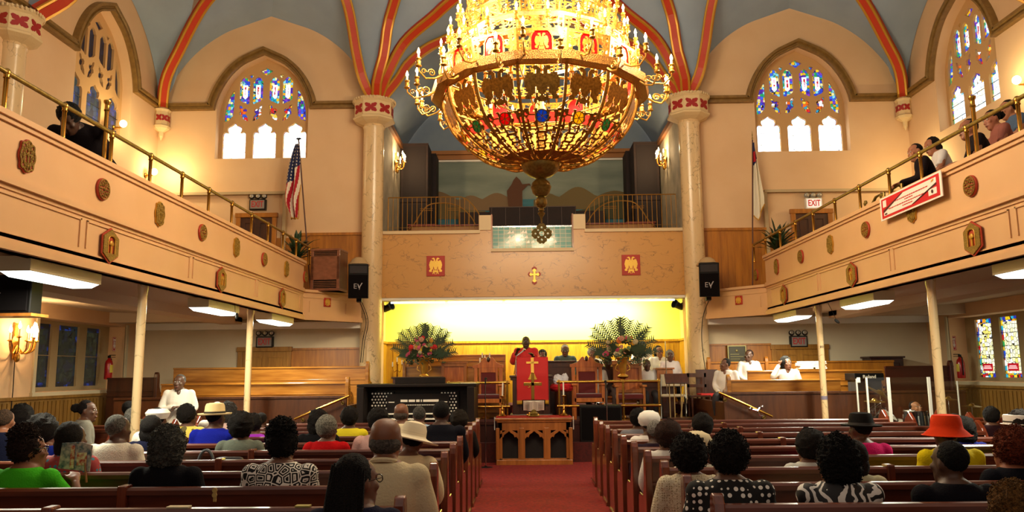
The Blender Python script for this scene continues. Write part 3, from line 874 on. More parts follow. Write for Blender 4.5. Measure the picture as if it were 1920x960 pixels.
ch = thing('chandelier', 'huge gilt openwork chandelier with double-headed eagles and glowing candles hanging over the aisle', 'chandelier', (0, 8.75, Z0))
mb = MB()
def keep_bowl(a, t):
    x = a*2-1
    if t < .03 or t > .975: return True
    if abs(x) > .95: return True
    if t < .40: return eagle(x*1.02, 1-(t-.02)/.38*2)
    if t < .52:
        d = sqrt((x*.9)**2+((t-.46)/.075)**2)
        if abs(x)*1.0 < .26 and abs(t-.46) < .06: return False
        return filig(a, t*4, 1.0)
    w = .5-abs(x)*.3
    if t > .80 and abs(x) < (1-t)*3.2+.25: return True
    return filig(a*1.0, t*6.5*.9, 1.0)
for k in range(NP):
    a_s = A0+2*pi*k/NP
    def fn(u, v, a_s=a_s):
        r, z = prof_at(v); aa = a_s+2*pi/NP*u
        rr = r*cos(pi/NP)/cos((u-.5)*2*pi/NP)
        return pt(rr, aa, z)
    sheet(mb, fn, 34, 92, keep_bowl)
bowl = build('openwork_bowl', mb, gilt_ch, ch)
sd = bowl.modifiers.new('thick', 'SOLIDIFY'); sd.thickness = .008
for k in range(NP):
    a = A0+2*pi*k/NP
    mb = MB(); mb.smooth = True
    mb.tube([pt(prof_at(t/14)[0]+.008, a, prof_at(t/14)[1]-.004) for t in range(15)], [(.013, .018)]*15, 6)
    build('bowl_rib', mb, gilt_ch, ch)
cols = {0: ('medallion_glass_blue', '1f66c8'), 1: ('medallion_glass_yellow', 'f0c81a'), 2: ('medallion_glass_green', '1c8a5c'), -1: ('medallion_glass_red', 'd01420')}
order = [0, 1, 2, -1, 0, 1, 2, -1, 0, 1, 2, 1, 2, -1]
gm = {k: glassy(*v) for k, v in cols.items()}
redglass = glassy('red_glass_band', 'd8342c')
for k in range(NP):
    a = -pi/2+2*pi*k/NP; r, z = prof_at(.46); r *= cos(pi/NP); r -= .002
    n = Vector((cos(a)*.9, sin(a)*.9, -.42)).normalized(); t = Vector((-sin(a), cos(a), 0)); u = n.cross(t)
    o = pt(r, a, z)
    mb = MB()
    P = [o+(t*cos(2*pi*j/20)+u*sin(2*pi*j/20))*.068 for j in range(20)]
    mb.rings([P, [p+n*.012 for p in P]])
    g = build('glass_medallion', mb, gm[order[k]], ch)
    f = MB(); f.smooth = True
    f.tube([p+n*.012 for p in P], .007, 6, closed=True)
    for j in range(6):
        q = (t*cos(pi*j/3+.3)+u*sin(pi*j/3+.3)); f.tube([o+n*.016, o+n*.016+q*.066], .0045, 5)
    build('medallion_frame', f, brass_d, g)
# panes of red glass behind the scrolls
for k in range(NP):
    for a, b in ((.04, .30), (.70, .96)):
        q = [[pt((prof_at(t)[0]-.012)*cos(pi/NP)/cos((u-.5)*2*pi/NP), A0+2*pi*(k+u)/NP, prof_at(t)[1]) for u in (a, b)] for t in (.425, .505)]
        mb = MB(); mb.add([q[0][0], q[0][1], q[1][1], q[1][0]], [(0, 1, 2, 3)]); build('red_glass_pane', mb, redglass, ch)
mb = MB(); mb.smooth = True
mb.lathe([(.02, 3.80), (.05, 3.83), (.13, 3.86), (.19, 3.91), (.215, 3.96), (.22, 3.985), (.205, 4.0), (.235, 4.01), (.24, 4.02)], (0, 0, -Z0), 40)
build('foot_cup', mb, brass_d, ch)
mb = MB(); mb.smooth = True
mb.lathe([(.03, 3.62), (.06, 3.625), (.095, 3.66), (.11, 3.71), (.116, 3.722), (.11, 3.728), (.117, 3.735), (.11, 3.742), (.10, 3.78), (.06, 3.82), (.03, 3.83)], (0, 0, -Z0), 32)
mb.lathe([(.03, 3.49), (.05, 3.50), (.068, 3.54), (.066, 3.58), (.045, 3.61), (.03, 3.625)], (0, 0, -Z0), 28)
mb.lathe([(.008, 3.31), (.012, 3.37), (.02, 3.39), (.035, 3.41), (.042, 3.43), (.02, 3.445), (.035, 3.46), (.03, 3.48), (.02, 3.50)], (0, 0, -Z0), 20)
build('finial', mb, brass_d, ch)
mb = MB()
pts = []
for i in range(96):
    a = 2*pi*i/96; lobes = abs(cos(2*a)); r = .072+.046*lobes**.5 - .012*max(0, cos(16*a))*lobes
    pts.append((r*cos(a+pi/2), r*sin(a+pi/2)))
holes = [[(.03*cos(2*pi*i/8), .03*sin(2*pi*i/8)) for i in range(8)]]
for q in range(4):
    a = pi/4+q*pi/2; c = (.055*cos(a), .055*sin(a))
    holes.append([(c[0]+.011*cos(2*pi*i/8), c[1]+.011*sin(2*pi*i/8)) for i in range(8)])
for q in range(4):
    a = q*pi/2; c = (.07*cos(a), .07*sin(a))
    holes.append([(c[0]+.012*cos(2*pi*i/8), c[1]+.012*sin(2*pi*i/8)) for i in range(8)])
mb.plate(pts, .02, lambda u, v, w: Vector((u, w-.01, v+3.195-Z0)), holes)
build('pierced_pendant', mb, brass_d, ch)

# polygonal gallery ring at the rim
def ring_wall(mb, r0, z0, r1, z1, keep, nu=24, nv=10, npan=NP, off=A0):
    for k in range(npan):
        a_s = off+2*pi*k/npan
        def fn(u, v, a_s=a_s):
            r = r0+(r1-r0)*v; z = z0+(z1-z0)*v; aa = a_s+2*pi/npan*u
            return pt(r*cos(pi/npan)/cos((u-.5)*2*pi/npan), aa, z)
        sheet(mb, fn, nu, nv, keep)
edge = lambda f: (lambda a, t: t < .1 or t > .9 or abs(a-.5) > .46 or f(a, t))
mb = MB()
ring_wall(mb, 1.13, 4.76, 1.25, 4.76, lambda a, t: True, 4, 1)
ring_wall(mb, 1.25, 4.76, 1.26, 4.85, lambda a, t: True, 4, 1)
ring_wall(mb, 1.26, 4.85, 1.12, 4.86, lambda a, t: True, 4, 1)
r_ = build('rim_ring', mb, mat('chased_gilt', 'b87c2e', .4, .6, kind='noise', color2='6e4416', scale=90, bump=.9, bscale=110), ch)
mb = MB()
ring_wall(mb, 1.13, 4.86, 1.17, 5.12, edge(lambda a, t: filig(a*1.0, t*1.6, 1.0) if abs(a-.5) > .2 else False), 44, 20)
b_ = build('pierced_band', mb, gilt_ch, ch); b_.modifiers.new('thick', 'SOLIDIFY').thickness = .006
plq = glassy('plaque_red', 'd0181c')
for k in range(NP):
    a = -pi/2+2*pi*k/NP; n = Vector((cos(a), sin(a), -.12)).normalized(); t = Vector((-sin(a), cos(a), 0)); u = Vector((0, 0, 1))
    o = pt(1.13*cos(pi/NP)+.01, a, 4.98); W = .105
    out = [(-W, -.12), (W, -.12), (W, .03)]+[(W*cos(pi*i/10), .03+.11*sin(pi*i/10)) for i in range(1, 10)]+[(-W, .03)]
    mb = MB(); mb.plate(out, .008, lambda x, y, w: o+t*x+u*y+n*w)
    p_ = build('arched_plaque', mb, plq, ch)
    mb = MB()
    mb.sweep2(out, [(0, 0), (0, .02), (-.012, .02), (-.012, 0)], lambda x, y, w: o+t*x+u*y+n*w, closed=True)
    build('plaque_frame', mb, gilt_ch, p_)
    mb = MB(); sheet(mb, lambda q, w: o+n*.014+t*((q*2-1)*.088)+u*((w*2-1)*.105), 30, 34, lambda q, w: eagle(q*2-1, w*2-1))
    e = build('eagle', mb, gilt_ch, p_); e.modifiers.new('thick', 'SOLIDIFY').thickness = .006
# arms with candles, two sprays at every corner
def candle(mb_c, mb_b, p, h=.05, s=1.0):
    pass
def arm(a, r0, z0, r1, z1, parent, s=1.0):
    m = MB(); m.smooth = True
    C = Vector((0, 0, -Z0)); d = Vector((cos(a), sin(a), 0)); 
    def P(r, z): return d*r+Vector((0, 0, z-Z0))
    dz = z1-z0; m.tube([P(r0, z0), P(r0+(r1-r0)*.3, z0-.05*s), P(r0+(r1-r0)*.7, z0-.07*s), P(r1-.005, z0-.0), P(r1, z1-.08)], [.011*s, .010*s, .010*s, .009*s, .008*s], 6)
    cx, cz, rr = r0+(r1-r0)*.45, z0+.005, .045*s                       # scroll
    m.tube([P(cx+rr*(1-i/22)*cos(i*.55), cz+rr*(1-i/22)*sin(i*.55)) for i in range(18)], .006*s, 5)
    cx = r0+(r1-r0)*.78
    m.tube([P(cx+rr*.7*(1-i/20)*cos(pi-i*.55), cz+rr*.7*(1-i/20)*sin(pi-i*.55)) for i in range(15)], .005*s, 5)
    m.lathe([(.008*s, -.09*s), (.03*s, -.085*s), (.036*s, -.075*s), (.022*s, -.06*s), (.027*s, -.03*s), (.018*s, -.015*s), (.03*s, 0), (.028*s, .008*s)], P(r1, z1), 12)
    am = build('arm', m, gilt_ch, parent)
    c = MB(); c.smooth = True
    c.cyl(P(r1, z1), P(r1, z1+.055*s), .012*s, n=8); cd = build('candle', c, candle_m, am)
    b = MB(); b.smooth = True
    b.lathe([(.003, 0), (.015*s, .012*s), (.017*s, .025*s), (.009*s, .05*s), (.002, .07*s)], P(r1, z1+.055*s), 8); build('bulb', b, bulb_m, am)
    return am
for k in range(NP):
    a = A0+2*pi*k/NP
    for da, r1, z1, z0 in ((-.10, 1.44, 4.86, 4.72), (.10, 1.52, 4.95, 4.82)):
        arm(a+da, 1.24, z0, r1, z1, ch)
# stepped upper tiers
tiers = [(1.04, 5.14, .16, 22), (.93, 5.42, .15, 20), (.82, 5.70, .15, 18), (.68, 6.0, .15, 14), (.5, 6.35, .15, 10)]
for ti, (r, z, h, n) in enumerate(tiers):
    mb = MB()
    ring_wall(mb, r, z, r+.04, z+h, edge(lambda a, t: filig(a*1.0, t*1.3, 1.0)), 30, 12, NP)
    ring_wall(mb, r-.10, z, r+.0, z-.0, lambda a, t: True, 4, 1)
    t_ = build('tier_band', mb, gilt_ch, ch); t_.modifiers.new('thick', 'SOLIDIFY').thickness = .005
    for k in range(n):
        arm(A0+2*pi*k/n+.1*ti, r+.02, z+.04, r+.10, z+.17, ch, .9)
mb = MB(); mb.smooth = True                                           # inner ring of candles on a hoop inside the bowl
mb.tube([pt(.82, 2*pi*j/40, 4.72) for j in range(40)], .015, 6, closed=True)
build('inner_hoop', mb, gilt_ch, ch)
for k in range(16): arm(2*pi*k/16, .80, 4.74, .84, 4.86, ch, .9)
mb = MB(); mb.smooth = True
mb.lathe([(.10, 3.98), (.05, 4.1), (.04, 4.5), (.09, 4.6), (.05, 4.7), (.04, 5.4), (.10, 5.5), (.05, 5.6), (.04, 6.4), (.14, 6.6), (.05, 6.8), (.03, 7.0), (.03, 11.9)], (0, 0, -Z0), 20)
for k in range(7):
    a = 2*pi*k/7
    mb.tube([pt(.05, a, 4.5), pt(1.1, a, 4.78)], .009, 6); mb.tube([pt(.05, a, 5.7), pt(.82, a, 5.72)], .009, 6); mb.tube([pt(.05, a, 6.0), pt(1.12, a, 5.13)], .009, 6)
build('central_stem', mb, brass_d, ch)
# ================================================================== gallery rails
def gallery_rail(s, nm):
    if s < 0: px = [(13, 135), (122, 201), (210, 253), (283, 295), (342, 330), (392, 358), (435, 383), (472, 402), (503, 420), (531, 435), (556, 448), (580, 462)]
    else: px = [(1908, 195), (1812, 243), (1725, 290), (1666, 322), (1611, 352), (1565, 377), (1524, 402), (1491, 420), (1462, 435), (1435, 450), (1413, 464)]
    X = s*(PX-.0+.05); ys = [at_x(p[0], p[1], X).y for p in px]
    z = ZT+.36
    root = thing('balcony_rail', 'brass hand rail with knobbed posts along the top of the %s balcony front' % nm, 'railing', (X, ys[-1], ZT))
    m = MB(); m.smooth = True
    m.cyl((0, -ys[-1]-2.4, z-ZT), (0, .0, z-ZT), .022, n=10)
    build('hand_rail', m, brass_d, root)
    extra = [ys[0]-1.0, ys[0]-2.0, ys[0]-3.0]
    for y in ys+extra:
        m = MB(); m.smooth = True; d = y-ys[-1]
        m.lathe([(.035, 0), (.035, .012), (.020, .02), (.020, z-ZT-.06), (.028, z-ZT-.05), (.022, z-ZT-.03), (.03, z-ZT-.01), (.032, z-ZT+.01), (.02, z-ZT+.03), (.008, z-ZT+.035)], (0, d, 0), 12)
        build('post', m, brass, root)
gallery_rail(-1, 'left'); gallery_rail(1, 'right')
for s, px, lab in ((-1, (202, 188), 'tall knobbed brass standard inside the left balcony rail before the dark window'), (1, (1822, 180), 'tall knobbed brass standard inside the right balcony rail before the bright window')):
    X = s*(PX+.35); p = at_x(px[0], px[1], X)
    m = MB(); m.smooth = True; h = p.z-3.08
    m.lathe([(.05, 0), (.03, .03), (.024, .4), (.024, h-.14), (.034, h-.12), (.026, h-.1), (.026, h-.05), (.04, h-.03), (.04, h-.005), (.01, h)], (0, 0, 0), 14)
    tag(build('brass_standard', m, brass, None), lab, 'post').location = (X, p.y, 3.08)
# curved brass loops of the front seats in the right gallery
for i, (px, nm) in enumerate((((1652, 352), 'nearer the banner'), ((1622, 365), 'just behind the first'))):
    p = at_x(px[0], px[1], PX+.35)
    m = MB(); m.smooth = True
    m.tube([(0, 0, 0), (0, 0, .95), (0, .05, 1.02)], .016, 8); m.lathe([(.02, 1.0), (.028, 1.02), (.02, 1.05)], (0, .0, 0), 8)
    m.tube([(0, 0, .75), (.02, -.15, .95), (.02, -.3, 1.04), (0, -.6, 1.04), (0, -.62, 0)], .02, 8)
    o = tag(build('seat_arm_rail', m, brass_d, None), 'curved brass seat arm behind the right balcony rail, ' + nm, 'railing'); o.location = (p.x, p.y, 3.08)

# ================================================================== gilt medallions on the balcony fronts
red_med = mat('medallion_red', 'a8341a', .5)
def med_round(r):
    m = MB(); m.lathe([(r, 0), (r*1.0, .02), (r*.96, .026)], (0, 0, 0), 28, axis=(0, -1, 0)); root_m = m
    g = MB(); g.smooth = True
    def fy(u, v, w): return Vector((u, -.026-w, v))
    g.tube([Vector((.88*r*cos(2*pi*i/28), -.03, .88*r*sin(2*pi*i/28))) for i in range(28)], r*.07, 5, closed=True)
    for k in range(8):
        a = k*pi/4
        g.ell((.5*r*cos(a), -.03, .5*r*sin(a)), (r*.10, .012, r*.26), 8, 6, rot=Matrix.Rotation(pi/2-a, 3, 'Y'))
        g.ell((.66*r*cos(a+pi/8), -.03, .66*r*sin(a+pi/8)), (r*.10, .012, r*.12), 6, 5)
    g.ell((0, -.03, 0), (r*.18, .02, r*.18), 10, 6)
    return root_m, g
def med_ornate(w, h):
    pts = []
    for i in range(64):
        a = 2*pi*i/64; k = 1+.07*cos(8*a)
        pts.append((w*k*abs(cos(a))**.75*(1 if cos(a) >= 0 else -1), h*k*abs(sin(a))**.75*(1 if sin(a) >= 0 else -1)))
    m = MB(); m.plate(pts, .018, lambda u, v, w_: Vector((u*1.05, -w_, v*1.05)))
    g = MB(); g.smooth = True
    g.tube([Vector((p[0]*.93, -.022, p[1]*.93)) for p in pts], .010, 5, closed=True)
    for k in range(12):
        a = 2*pi*k/12; g.ell((.62*w*cos(a), -.02, .68*h*sin(a)), (.016, .014, .03), 6, 5)
    g.tube([(0, -.022, -.5*h), (0, -.022, .45*h)], .012, 6); g.tube([(-.35*w, -.022, .12*h), (.35*w, -.022, .12*h)], .011, 6)
    g.tube([Vector((.42*w*cos(pi*i/12), -.022, .3*h+.2*h*sin(pi*i/12))) for i in range(13)], .009, 5)
    g.tube([(-.42*w, -.022, -.5*h), (-.42*w, -.022, .3*h)], .009, 5); g.tube([(.42*w, -.022, -.5*h), (.42*w, -.022, .3*h)], .009, 5)
    return m, g
def med_hex(w, h):
    pts = [(0, -h), (w, -h*.52), (w, h*.52), (0, h), (-w, h*.52), (-w, -h*.52)]
    m = MB(); m.plate(pts, .012, lambda u, v, w_: Vector((u, -w_-.008, v)))
    g = MB()
    arch = [(.38*w, -.42*h), (.38*w, .3*h)]+[(.38*w*cos(pi*i/10), .3*h+.22*h*sin(pi*i/10)) for i in range(1, 10)]+[(-.38*w, .3*h), (-.38*w, -.42*h)]
    inner = [(x*.9, y*.9) for x, y in pts]
    g.plate(inner, .012, lambda u, v, w_: Vector((u, -.02-w_, v)), [[(x*1.0, y) for x, y in arch]])
    c = MB()
    c.box((0, -.028, -.02), (.028*w/.15, .012, .62*h)); c.box((0, -.028, .12*h), (.5*w, .012, .03)); c.smooth = True
    c.tube([Vector((x*1.08, -.034, y*1.03)) for x, y in arch], .006, 5)
    c.ell((0, -.03, .12*h), (.03, .012, .035), 8, 5)
    return m, g, c
gold_b = mat('medallion_gold_relief', 'c29a38', .5, .25, kind='noise', color2='7c5a1c', scale=90, bump=1.0, bscale=150)
def place_med(kind, px, py, s, where, dark=False):
    p = at_x(px, py, s*PX); rz = pi/2 if s < 0 else -pi/2
    # local -Y is the face; left wall faces +x, right wall faces -x
    lab = {'round': 'round red rosette medallion with gold petals on ', 'ornate': 'scalloped gold medallion on ', 'hex': 'six-sided red and gold plaque with a cross on '}[kind]+where
    x = s*(PX-(.015 if kind == 'hex' else .004))
    grp = '%s medallions on the %s balcony' % ({'round': 'round', 'ornate': 'scalloped', 'hex': 'six-sided'}[kind], 'left' if s < 0 else 'right')
    zz = {'round': 3.56, 'ornate': 3.56, 'hex': 3.0}[kind]
    o = thing('medallion' if kind != 'hex' else 'plaque', lab, 'medallion' if kind != 'hex' else 'plaque', (x, p.y, zz), rz, grp)
    if kind == 'round': a, g = med_round(.115); build('disc', a, red_med, o); build('rosette', g, gold_b, o, smooth=True)
    elif kind == 'ornate': a, g = med_ornate(.10, .135); build('back_plate', a, red_med if px % 2 else goldp, o); build('relief', g, gold_b, o)
    else: a, g, c = med_hex(.165, .19); build('back_plate', a, red_med, o); build('gold_field', g, gold_b, o); build('cross', c, goldp, o)
for (px, py, k), w in zip(((49, 271, 'ornate'), (191, 338, 'round'), (298, 384, 'ornate'), (378, 423, 'round'), (442, 453, 'ornate'), (494, 478, 'round'), (536, 497, 'ornate'), (571, 512, 'round')),
        ('the left balcony, nearest and largest of its kind', 'the left balcony, nearest the viewer', 'the left balcony, second from the viewer', 'the left balcony, second from the viewer', 'the left balcony, third from the viewer', 'the left balcony, third from the viewer', 'the left balcony, farthest of its kind', 'the left balcony, beside the slatted cabinet')):
    place_med(k, px, py, -1, w)
for (px, py, k), w in zip(((1822, 340, 'round'), (1712, 400, 'ornate'), (1625, 424, 'round'), (1558, 453, 'ornate'), (1503, 477, 'round'), (1457, 496, 'ornate'), (1419, 507, 'round')),
        ('the right balcony, between viewer and banner', 'the right balcony, half hidden behind the banner', 'the right balcony, first past the banner', 'the right balcony, first whole one past the banner', 'the right balcony, second past the banner', 'the right balcony, farthest of its kind', 'the right balcony, at its far end')):
    place_med(k, px, py, 1, w)
for (px, py), w in zip(((202, 444), (412, 512), (527, 549)), ('the left balcony, largest and nearest', 'the left balcony, middle of three', 'the left balcony, farthest and smallest')): place_med('hex', px, py, -1, w)
for (px, py), w in zip(((1829, 440), (1600, 509), (1472, 546)), ('the right balcony, largest and nearest', 'the right balcony, middle of three', 'the right balcony, farthest and smallest')): place_med('hex', px, py, 1, w)

# ================================================================== red plaques with gilt eagles, cross on the marble
def eagle_plaque(loc, rz, w, h, lab):
    o = thing('eagle_plaque', lab, 'plaque', loc, rz, 'red eagle plaques')
    m = MB(); m.box((0, -.01, 0), (w, .02, h)); build('panel', m, mat('plaque_vermilion', 'b02a14', .5), o, bevel=.008)
    e = MB(); sheet(e, lambda q, v: Vector(((q*2-1)*w*.44, -.028, (v*2-1)*h*.45)), 40, 44, lambda q, v: eagle(q*2-1, v*2-1))
    g = build('eagle', e, mat('pale_gold_relief', 'e8b84c', .4, .5), o); g.modifiers.new('thick', 'SOLIDIFY').thickness = .012
    return o
p = at_y(817, 499, 17.0); eagle_plaque(p, 0, .40, .45, 'red plaque with gold double-headed eagle on the marble wall left of the small cross')
p = at_y(1183, 497, 17.0); eagle_plaque(p, 0, .40, .45, 'red plaque with gold double-headed eagle on the marble wall right of the small cross')
def ret_pt(px, py, s):
    A = Vector((s*PX, YC, 0)); B = Vector((s*3.62, YC_B, 0)); d = (B-A).normalized(); n = Vector((d.y, -d.x, 0))
    if n.y > 0: n = -n
    r = ray(px, py); t = (A-CAM_POS).dot(n)/r.dot(n); return CAM_POS+r*t+n*.002, atan2(n.y, n.x)+pi/2
for px, py, s, w in ((613, 567, -1, 'left'), (1386, 563, 1, 'right')):
    p, a = ret_pt(px, py, s)
    eagle_plaque(p, a, .17, .18, 'small red eagle plaque on the short angled end of the %s balcony' % w)
o = thing('wall_cross', 'small red and gold budded cross centred on the marble wall below the glass', 'cross', at_y(1002, 517, 16.995))
def budded(s):
    pts = []
    arms = [(0, .17), (.115, .03), (0, -.17), (-.115, .03)]
    P = []
    for i in range(4):
        pass
    raw = [(.022, .03+.022), (.075, .055), (.085, .075), (.105, .065), (.125, .03), (.105, -.005), (.085, -.015), (.075, .005), (.022, .03-.022),
           (.025, -.10), (.05, -.12), (.045, -.145), (.02, -.16), (0, -.175)]
    right = raw; left = [(-x, y) for x, y in reversed(raw[:-1])]
    top = [(-.022, .052), (-.025, .11), (-.05, .125), (-.045, .15), (-.02, .165), (0, .18), (.02, .165), (.045, .15), (.05, .125), (.025, .11)]
    return [(x*s, (y if True else 0)*s) for x, y in right+left[:-1]+top]
m = MB(); m.plate(budded(1.15), .02, lambda u, v, w: Vector((u, -w, v))); build('back_plate', m, red_med, o)
m = MB(); m.plate(budded(.86), .012, lambda u, v, w: Vector((u, -.02-w, v))); build('gilt_face', m, mat('pale_gold_relief'), o)

# ================================================================== columns and fluorescent fixtures under the galleries
for i, (px, py, s) in enumerate(((262, 650, -1), (465, 705, -1), (1541, 680, 1), (1756, 660, 1))):
    p = at_x(px, py, s*4.72); m = MB(); m.smooth = True
    m.lathe([(.052, 0), (.050, 2.6), (.06, 2.66), (.062, 2.74)], (0, 0, 0), 20)
    o = struct('column_gallery_%d' % (i+1), m, marble_c); o.location = (s*4.72, p.y, 0)
    if i == 2:
        b = MB(); b.smooth = True; b.lathe([(.0535, 1.16), (.0535, 1.22)], (0, 0, 0), 20); build('tape_band', b, mat('grey_tape', '7a7080', .5), o)
        t = textobj('pencil_mark', 'BS!', .05, black_m, o, (0, -.052, 2.02), (pi/2, 0, 0), .001)
def fluor(x, y0, y1, z, lab, em=1.0):
    o = thing('fluorescent_light', lab, 'ceiling light', (x, (y0+y1)/2, z), 0, 'fluorescent lights under the balconies')
    L = y1-y0
    m = MB(); m.b2((-.15, -L/2, 0), (.15, L/2, .135)); build('housing', m, mat('fixture_enamel', 'd8cba8', .5), o, bevel=.004)
    m = MB(); m.rings([[Vector((-.14, -L/2+.02, 0)), Vector((.14, -L/2+.02, 0)), Vector((.14, L/2-.02, 0)), Vector((-.14, L/2-.02, 0))],
                       [Vector((-.10, -L/2+.09, -.045)), Vector((.10, -L/2+.09, -.045)), Vector((.10, L/2-.09, -.045)), Vector((-.10, L/2-.09, -.045))]])
    build('diffuser', m, tube_m, o)
    lamp('fluorescent_lamp', 'AREA', (x, (y0+y1)/2, z-.052), 104*em, (1, .97, .76), .2, L-.2)
zf = 2.60
fluor(-4.78, 6.95, 8.15, zf, 'lit fluorescent box under the left balcony, nearest the viewer')
fluor(-4.78, 11.0, 12.2, zf, 'lit fluorescent box under the left balcony, between the two columns')
fluor(-4.74, 13.7, 15.0, zf, 'lit fluorescent box under the left balcony, farthest and smallest')
fluor(4.80, 7.0, 8.2, zf, 'lit fluorescent box under the right balcony, at the picture edge')
fluor(4.82, 11.05, 12.25, zf, 'lit fluorescent box under the right balcony, between the two columns')
fluor(4.78, 14.1, 15.4, zf, 'lit fluorescent box under the right balcony, farthest and smallest')
o = thing('recess_strip_light', 'long white fluorescent strip along the top of the yellow recess', 'ceiling light', (0, 17.45, 3.22))
m = MB(); m.b2((-3.2, -.05, 0), (3.2, .05, .07)); m.b2((-2.5, -.01, .07), (-2.48, .01, .158)); m.b2((2.5, -.01, .07), (2.48, .01, .158)); m.b2((-.01, -.01, .07), (.01, .01, .158)); build('housing', m, white_m, o)
for k in range(5):
    m = MB(); m.smooth = True; m.cyl((-3.15+k*1.27, 0, -.02), (-1.95+k*1.27, 0, -.02), .018, n=8); build('tube', m, tube_m, o)

# ================================================================== exit signs, doors, extinguishers
ex_red = mat('exit_red', 'b81818', .5, emit='e01818', estr=.25)
def exit_sign(x, y, z, bright, lab):
    o = thing('exit_sign', lab, 'exit sign', (x, y, z), 0, 'EXIT signs with emergency lamps')
    face = mat('exit_face_white', 'e8e4dc', .5, emit='fff4e8', estr=.5) if bright else mat('exit_face_grey', '8a7f76', .5)
    m = MB(); m.box((0, -.05, .12), (.36, .1, .24)); build('case', m, black_m if not bright else white_m, o, bevel=.006)
    m = MB(); m.box((0, -.103, .12), (.31, .008, .19)); build('face', m, face, o)
    t = textobj('lettering', 'EXIT', .165, ex_red if bright else mat('exit_dull_red', '9c2a26', .5, emit='b02020', estr=.15), o, (0, -.108, .12), (pi/2, 0, 0), .003, bold=True)
    t.scale = (.8, 1.15, 1)
    for dx in (-.14, 0, .14):
        l = MB(); l.smooth = True
        l.lathe([(.03, .0), (.055, -.03), (.06, -.055), (.055, -.06)], (dx, -.02, .31), 14, axis=(0, 1, .1)); h = build('emergency_lamp', l, black_m if not bright else mat('lamp_grey', '8a857c', .4), o)
        g = MB(); g.smooth = True; g.ell((dx, -.085, .315), (.045, .012, .045), 12, 6); build('lens', g, mat('lamp_lens', 'b0a898', .15, .3), h)
exit_sign(*at_y(485, 395, 17.09), False, 'dark EXIT sign above the door on the left balcony')
exit_sign(*at_y(1524, 393, 17.09), True, 'bright white EXIT sign with red letters above the right balcony door')
exit_sign(*at_y(498, 652, 17.03), False, 'dark EXIT sign on the oak door under the left balcony')
exit_sign(*at_y(1496, 651, 17.03), False, 'dark EXIT sign on the oak door under the right balcony')
def door(n, x0, x1, z0, z1, y, m_=None, lit=None):
    m_ = m_ or oak_v
    mb = MB(); w = .1
    mb.b2((x0-w, y-.06, z0), (x0, y, z1)); mb.b2((x1, y-.06, z0), (x1+w, y, z1)); mb.b2((x0-w-.02, y-.07, z1), (x1+w+.02, y, z1+w))
    d = struct('door_%d' % n, mb, m_, bevel=.006)
    p = MB(); p.b2((x0, y-.03, z0), (x1, y, z1)); W = (x1-x0)
    for i in range(2):
        a = x0+.08+i*(W/2-.02); b = a+W/2-.14
        for zz0, zz1 in ((z1-.5, z1-.1), (z1-1.0, z1-.58), (z0+.05, z1-1.08)):
            if zz1 > zz0: p.sweep2([(a, zz0), (b, zz0), (b, zz1), (a, zz1)], [(0, 0), (0, .02), (.025, .02), (.025, 0)], lambda u, v, w_: Vector((u, y-.03-w_, v)), closed=True)
    build('door_leaf', p, walnut if m_ is oak_v else m_, d)
    return d
door(1, -6.42, -5.72, 3.1, 5.08, 17.05)
door(2, 5.75, 6.45, 3.1, 5.02, 17.05)
ylo = mat('yellow_oak_door', 'a87428', .4, kind='wood', color2='8a5a18', scale=4, stretch=(1, 1, .12))
door(3, -6.25, -5.3, .75, 2.14, 17.02, ylo); door(4, 5.15, 6.15, .75, 2.08, 17.02, ylo)
def extinguisher(s, px, py, lab, lab2):
    X = s*(XW+.10); p = at_x(px, py, X)
    o = thing('fire_extinguisher', lab, 'fire extinguisher', (s*(XW+.05), p.y, p.z-.22), -s*pi/2)
    m = MB(); m.smooth = True; m.lathe([(.07, 0), (.075, .02), (.075, .30), (.06, .36), (.03, .39), (.025, .42)], (0, 0, 0), 20); build('cylinder', m, mat('extinguisher_red', 'a80f12', .3, coat=.5), o)
    m = MB(); m.box((0, 0, .44), (.05, .04, .05)); m.box((0, -.06, .47), (.02, .12, .015)); m.box((0, -.06, .43), (.02, .12, .012)); build('valve', m, black_m, o)
    m = MB(); m.smooth = True; m.tube([(0, .02, .43), (.08, .0, .40), (.10, -.01, .25), (.09, -.01, .06)], .012, 8); build('hose', m, black_m, o)
    m = MB(); m.smooth = False
    m.rings([[Vector((.0765*cos(a), .0765*sin(a), z)) for a in [(-2.4+i*.2) for i in range(9)]]+[Vector((.074*cos(a), .074*sin(a), z)) for a in [(-.8-i*.2) for i in range(9)]] for z in (.13, .28)])
    build('label', m, mat('label_yellow', 'd8c040', .6), o)
    so = thing('extinguisher_sign', lab2, 'sign', (s*(XW-.0), p.y+.05, p.z+.33), -s*pi/2)
    m = MB(); m.box((0, -.004, .14), (.11, .008, .28)); build('panel', m, mat('sign_red', 'b01c1c', .5), so)
    m = MB(); m.plate([(-.015, .2), (-.015, .12), (-.04, .12), (0, .05), (.04, .12), (.015, .12), (.015, .2)], .004, lambda u, v, w: Vector((u, -.008-w, v)))
    m.plate([(-.045, .21), (.045, .21), (.045, .24), (-.045, .24)], .004, lambda u, v, w: Vector((u, -.008-w, v)))
    m.sweep2([(-.05, .01), (.05, .01), (.05, .27), (-.05, .27)], [(0, 0), (0, .003), (.006, .003), (.006, 0)], lambda u, v, w: Vector((u, -.008-w, v)), closed=True)
    build('arrow', m, white_m, so)
extinguisher(-1, 199, 690, 'red fire extinguisher on the left window jamb', 'red and white arrow sign above the left fire extinguisher')
extinguisher(1, 1806, 688, 'red fire extinguisher on the right window jamb', 'red and white arrow sign above the right fire extinguisher')

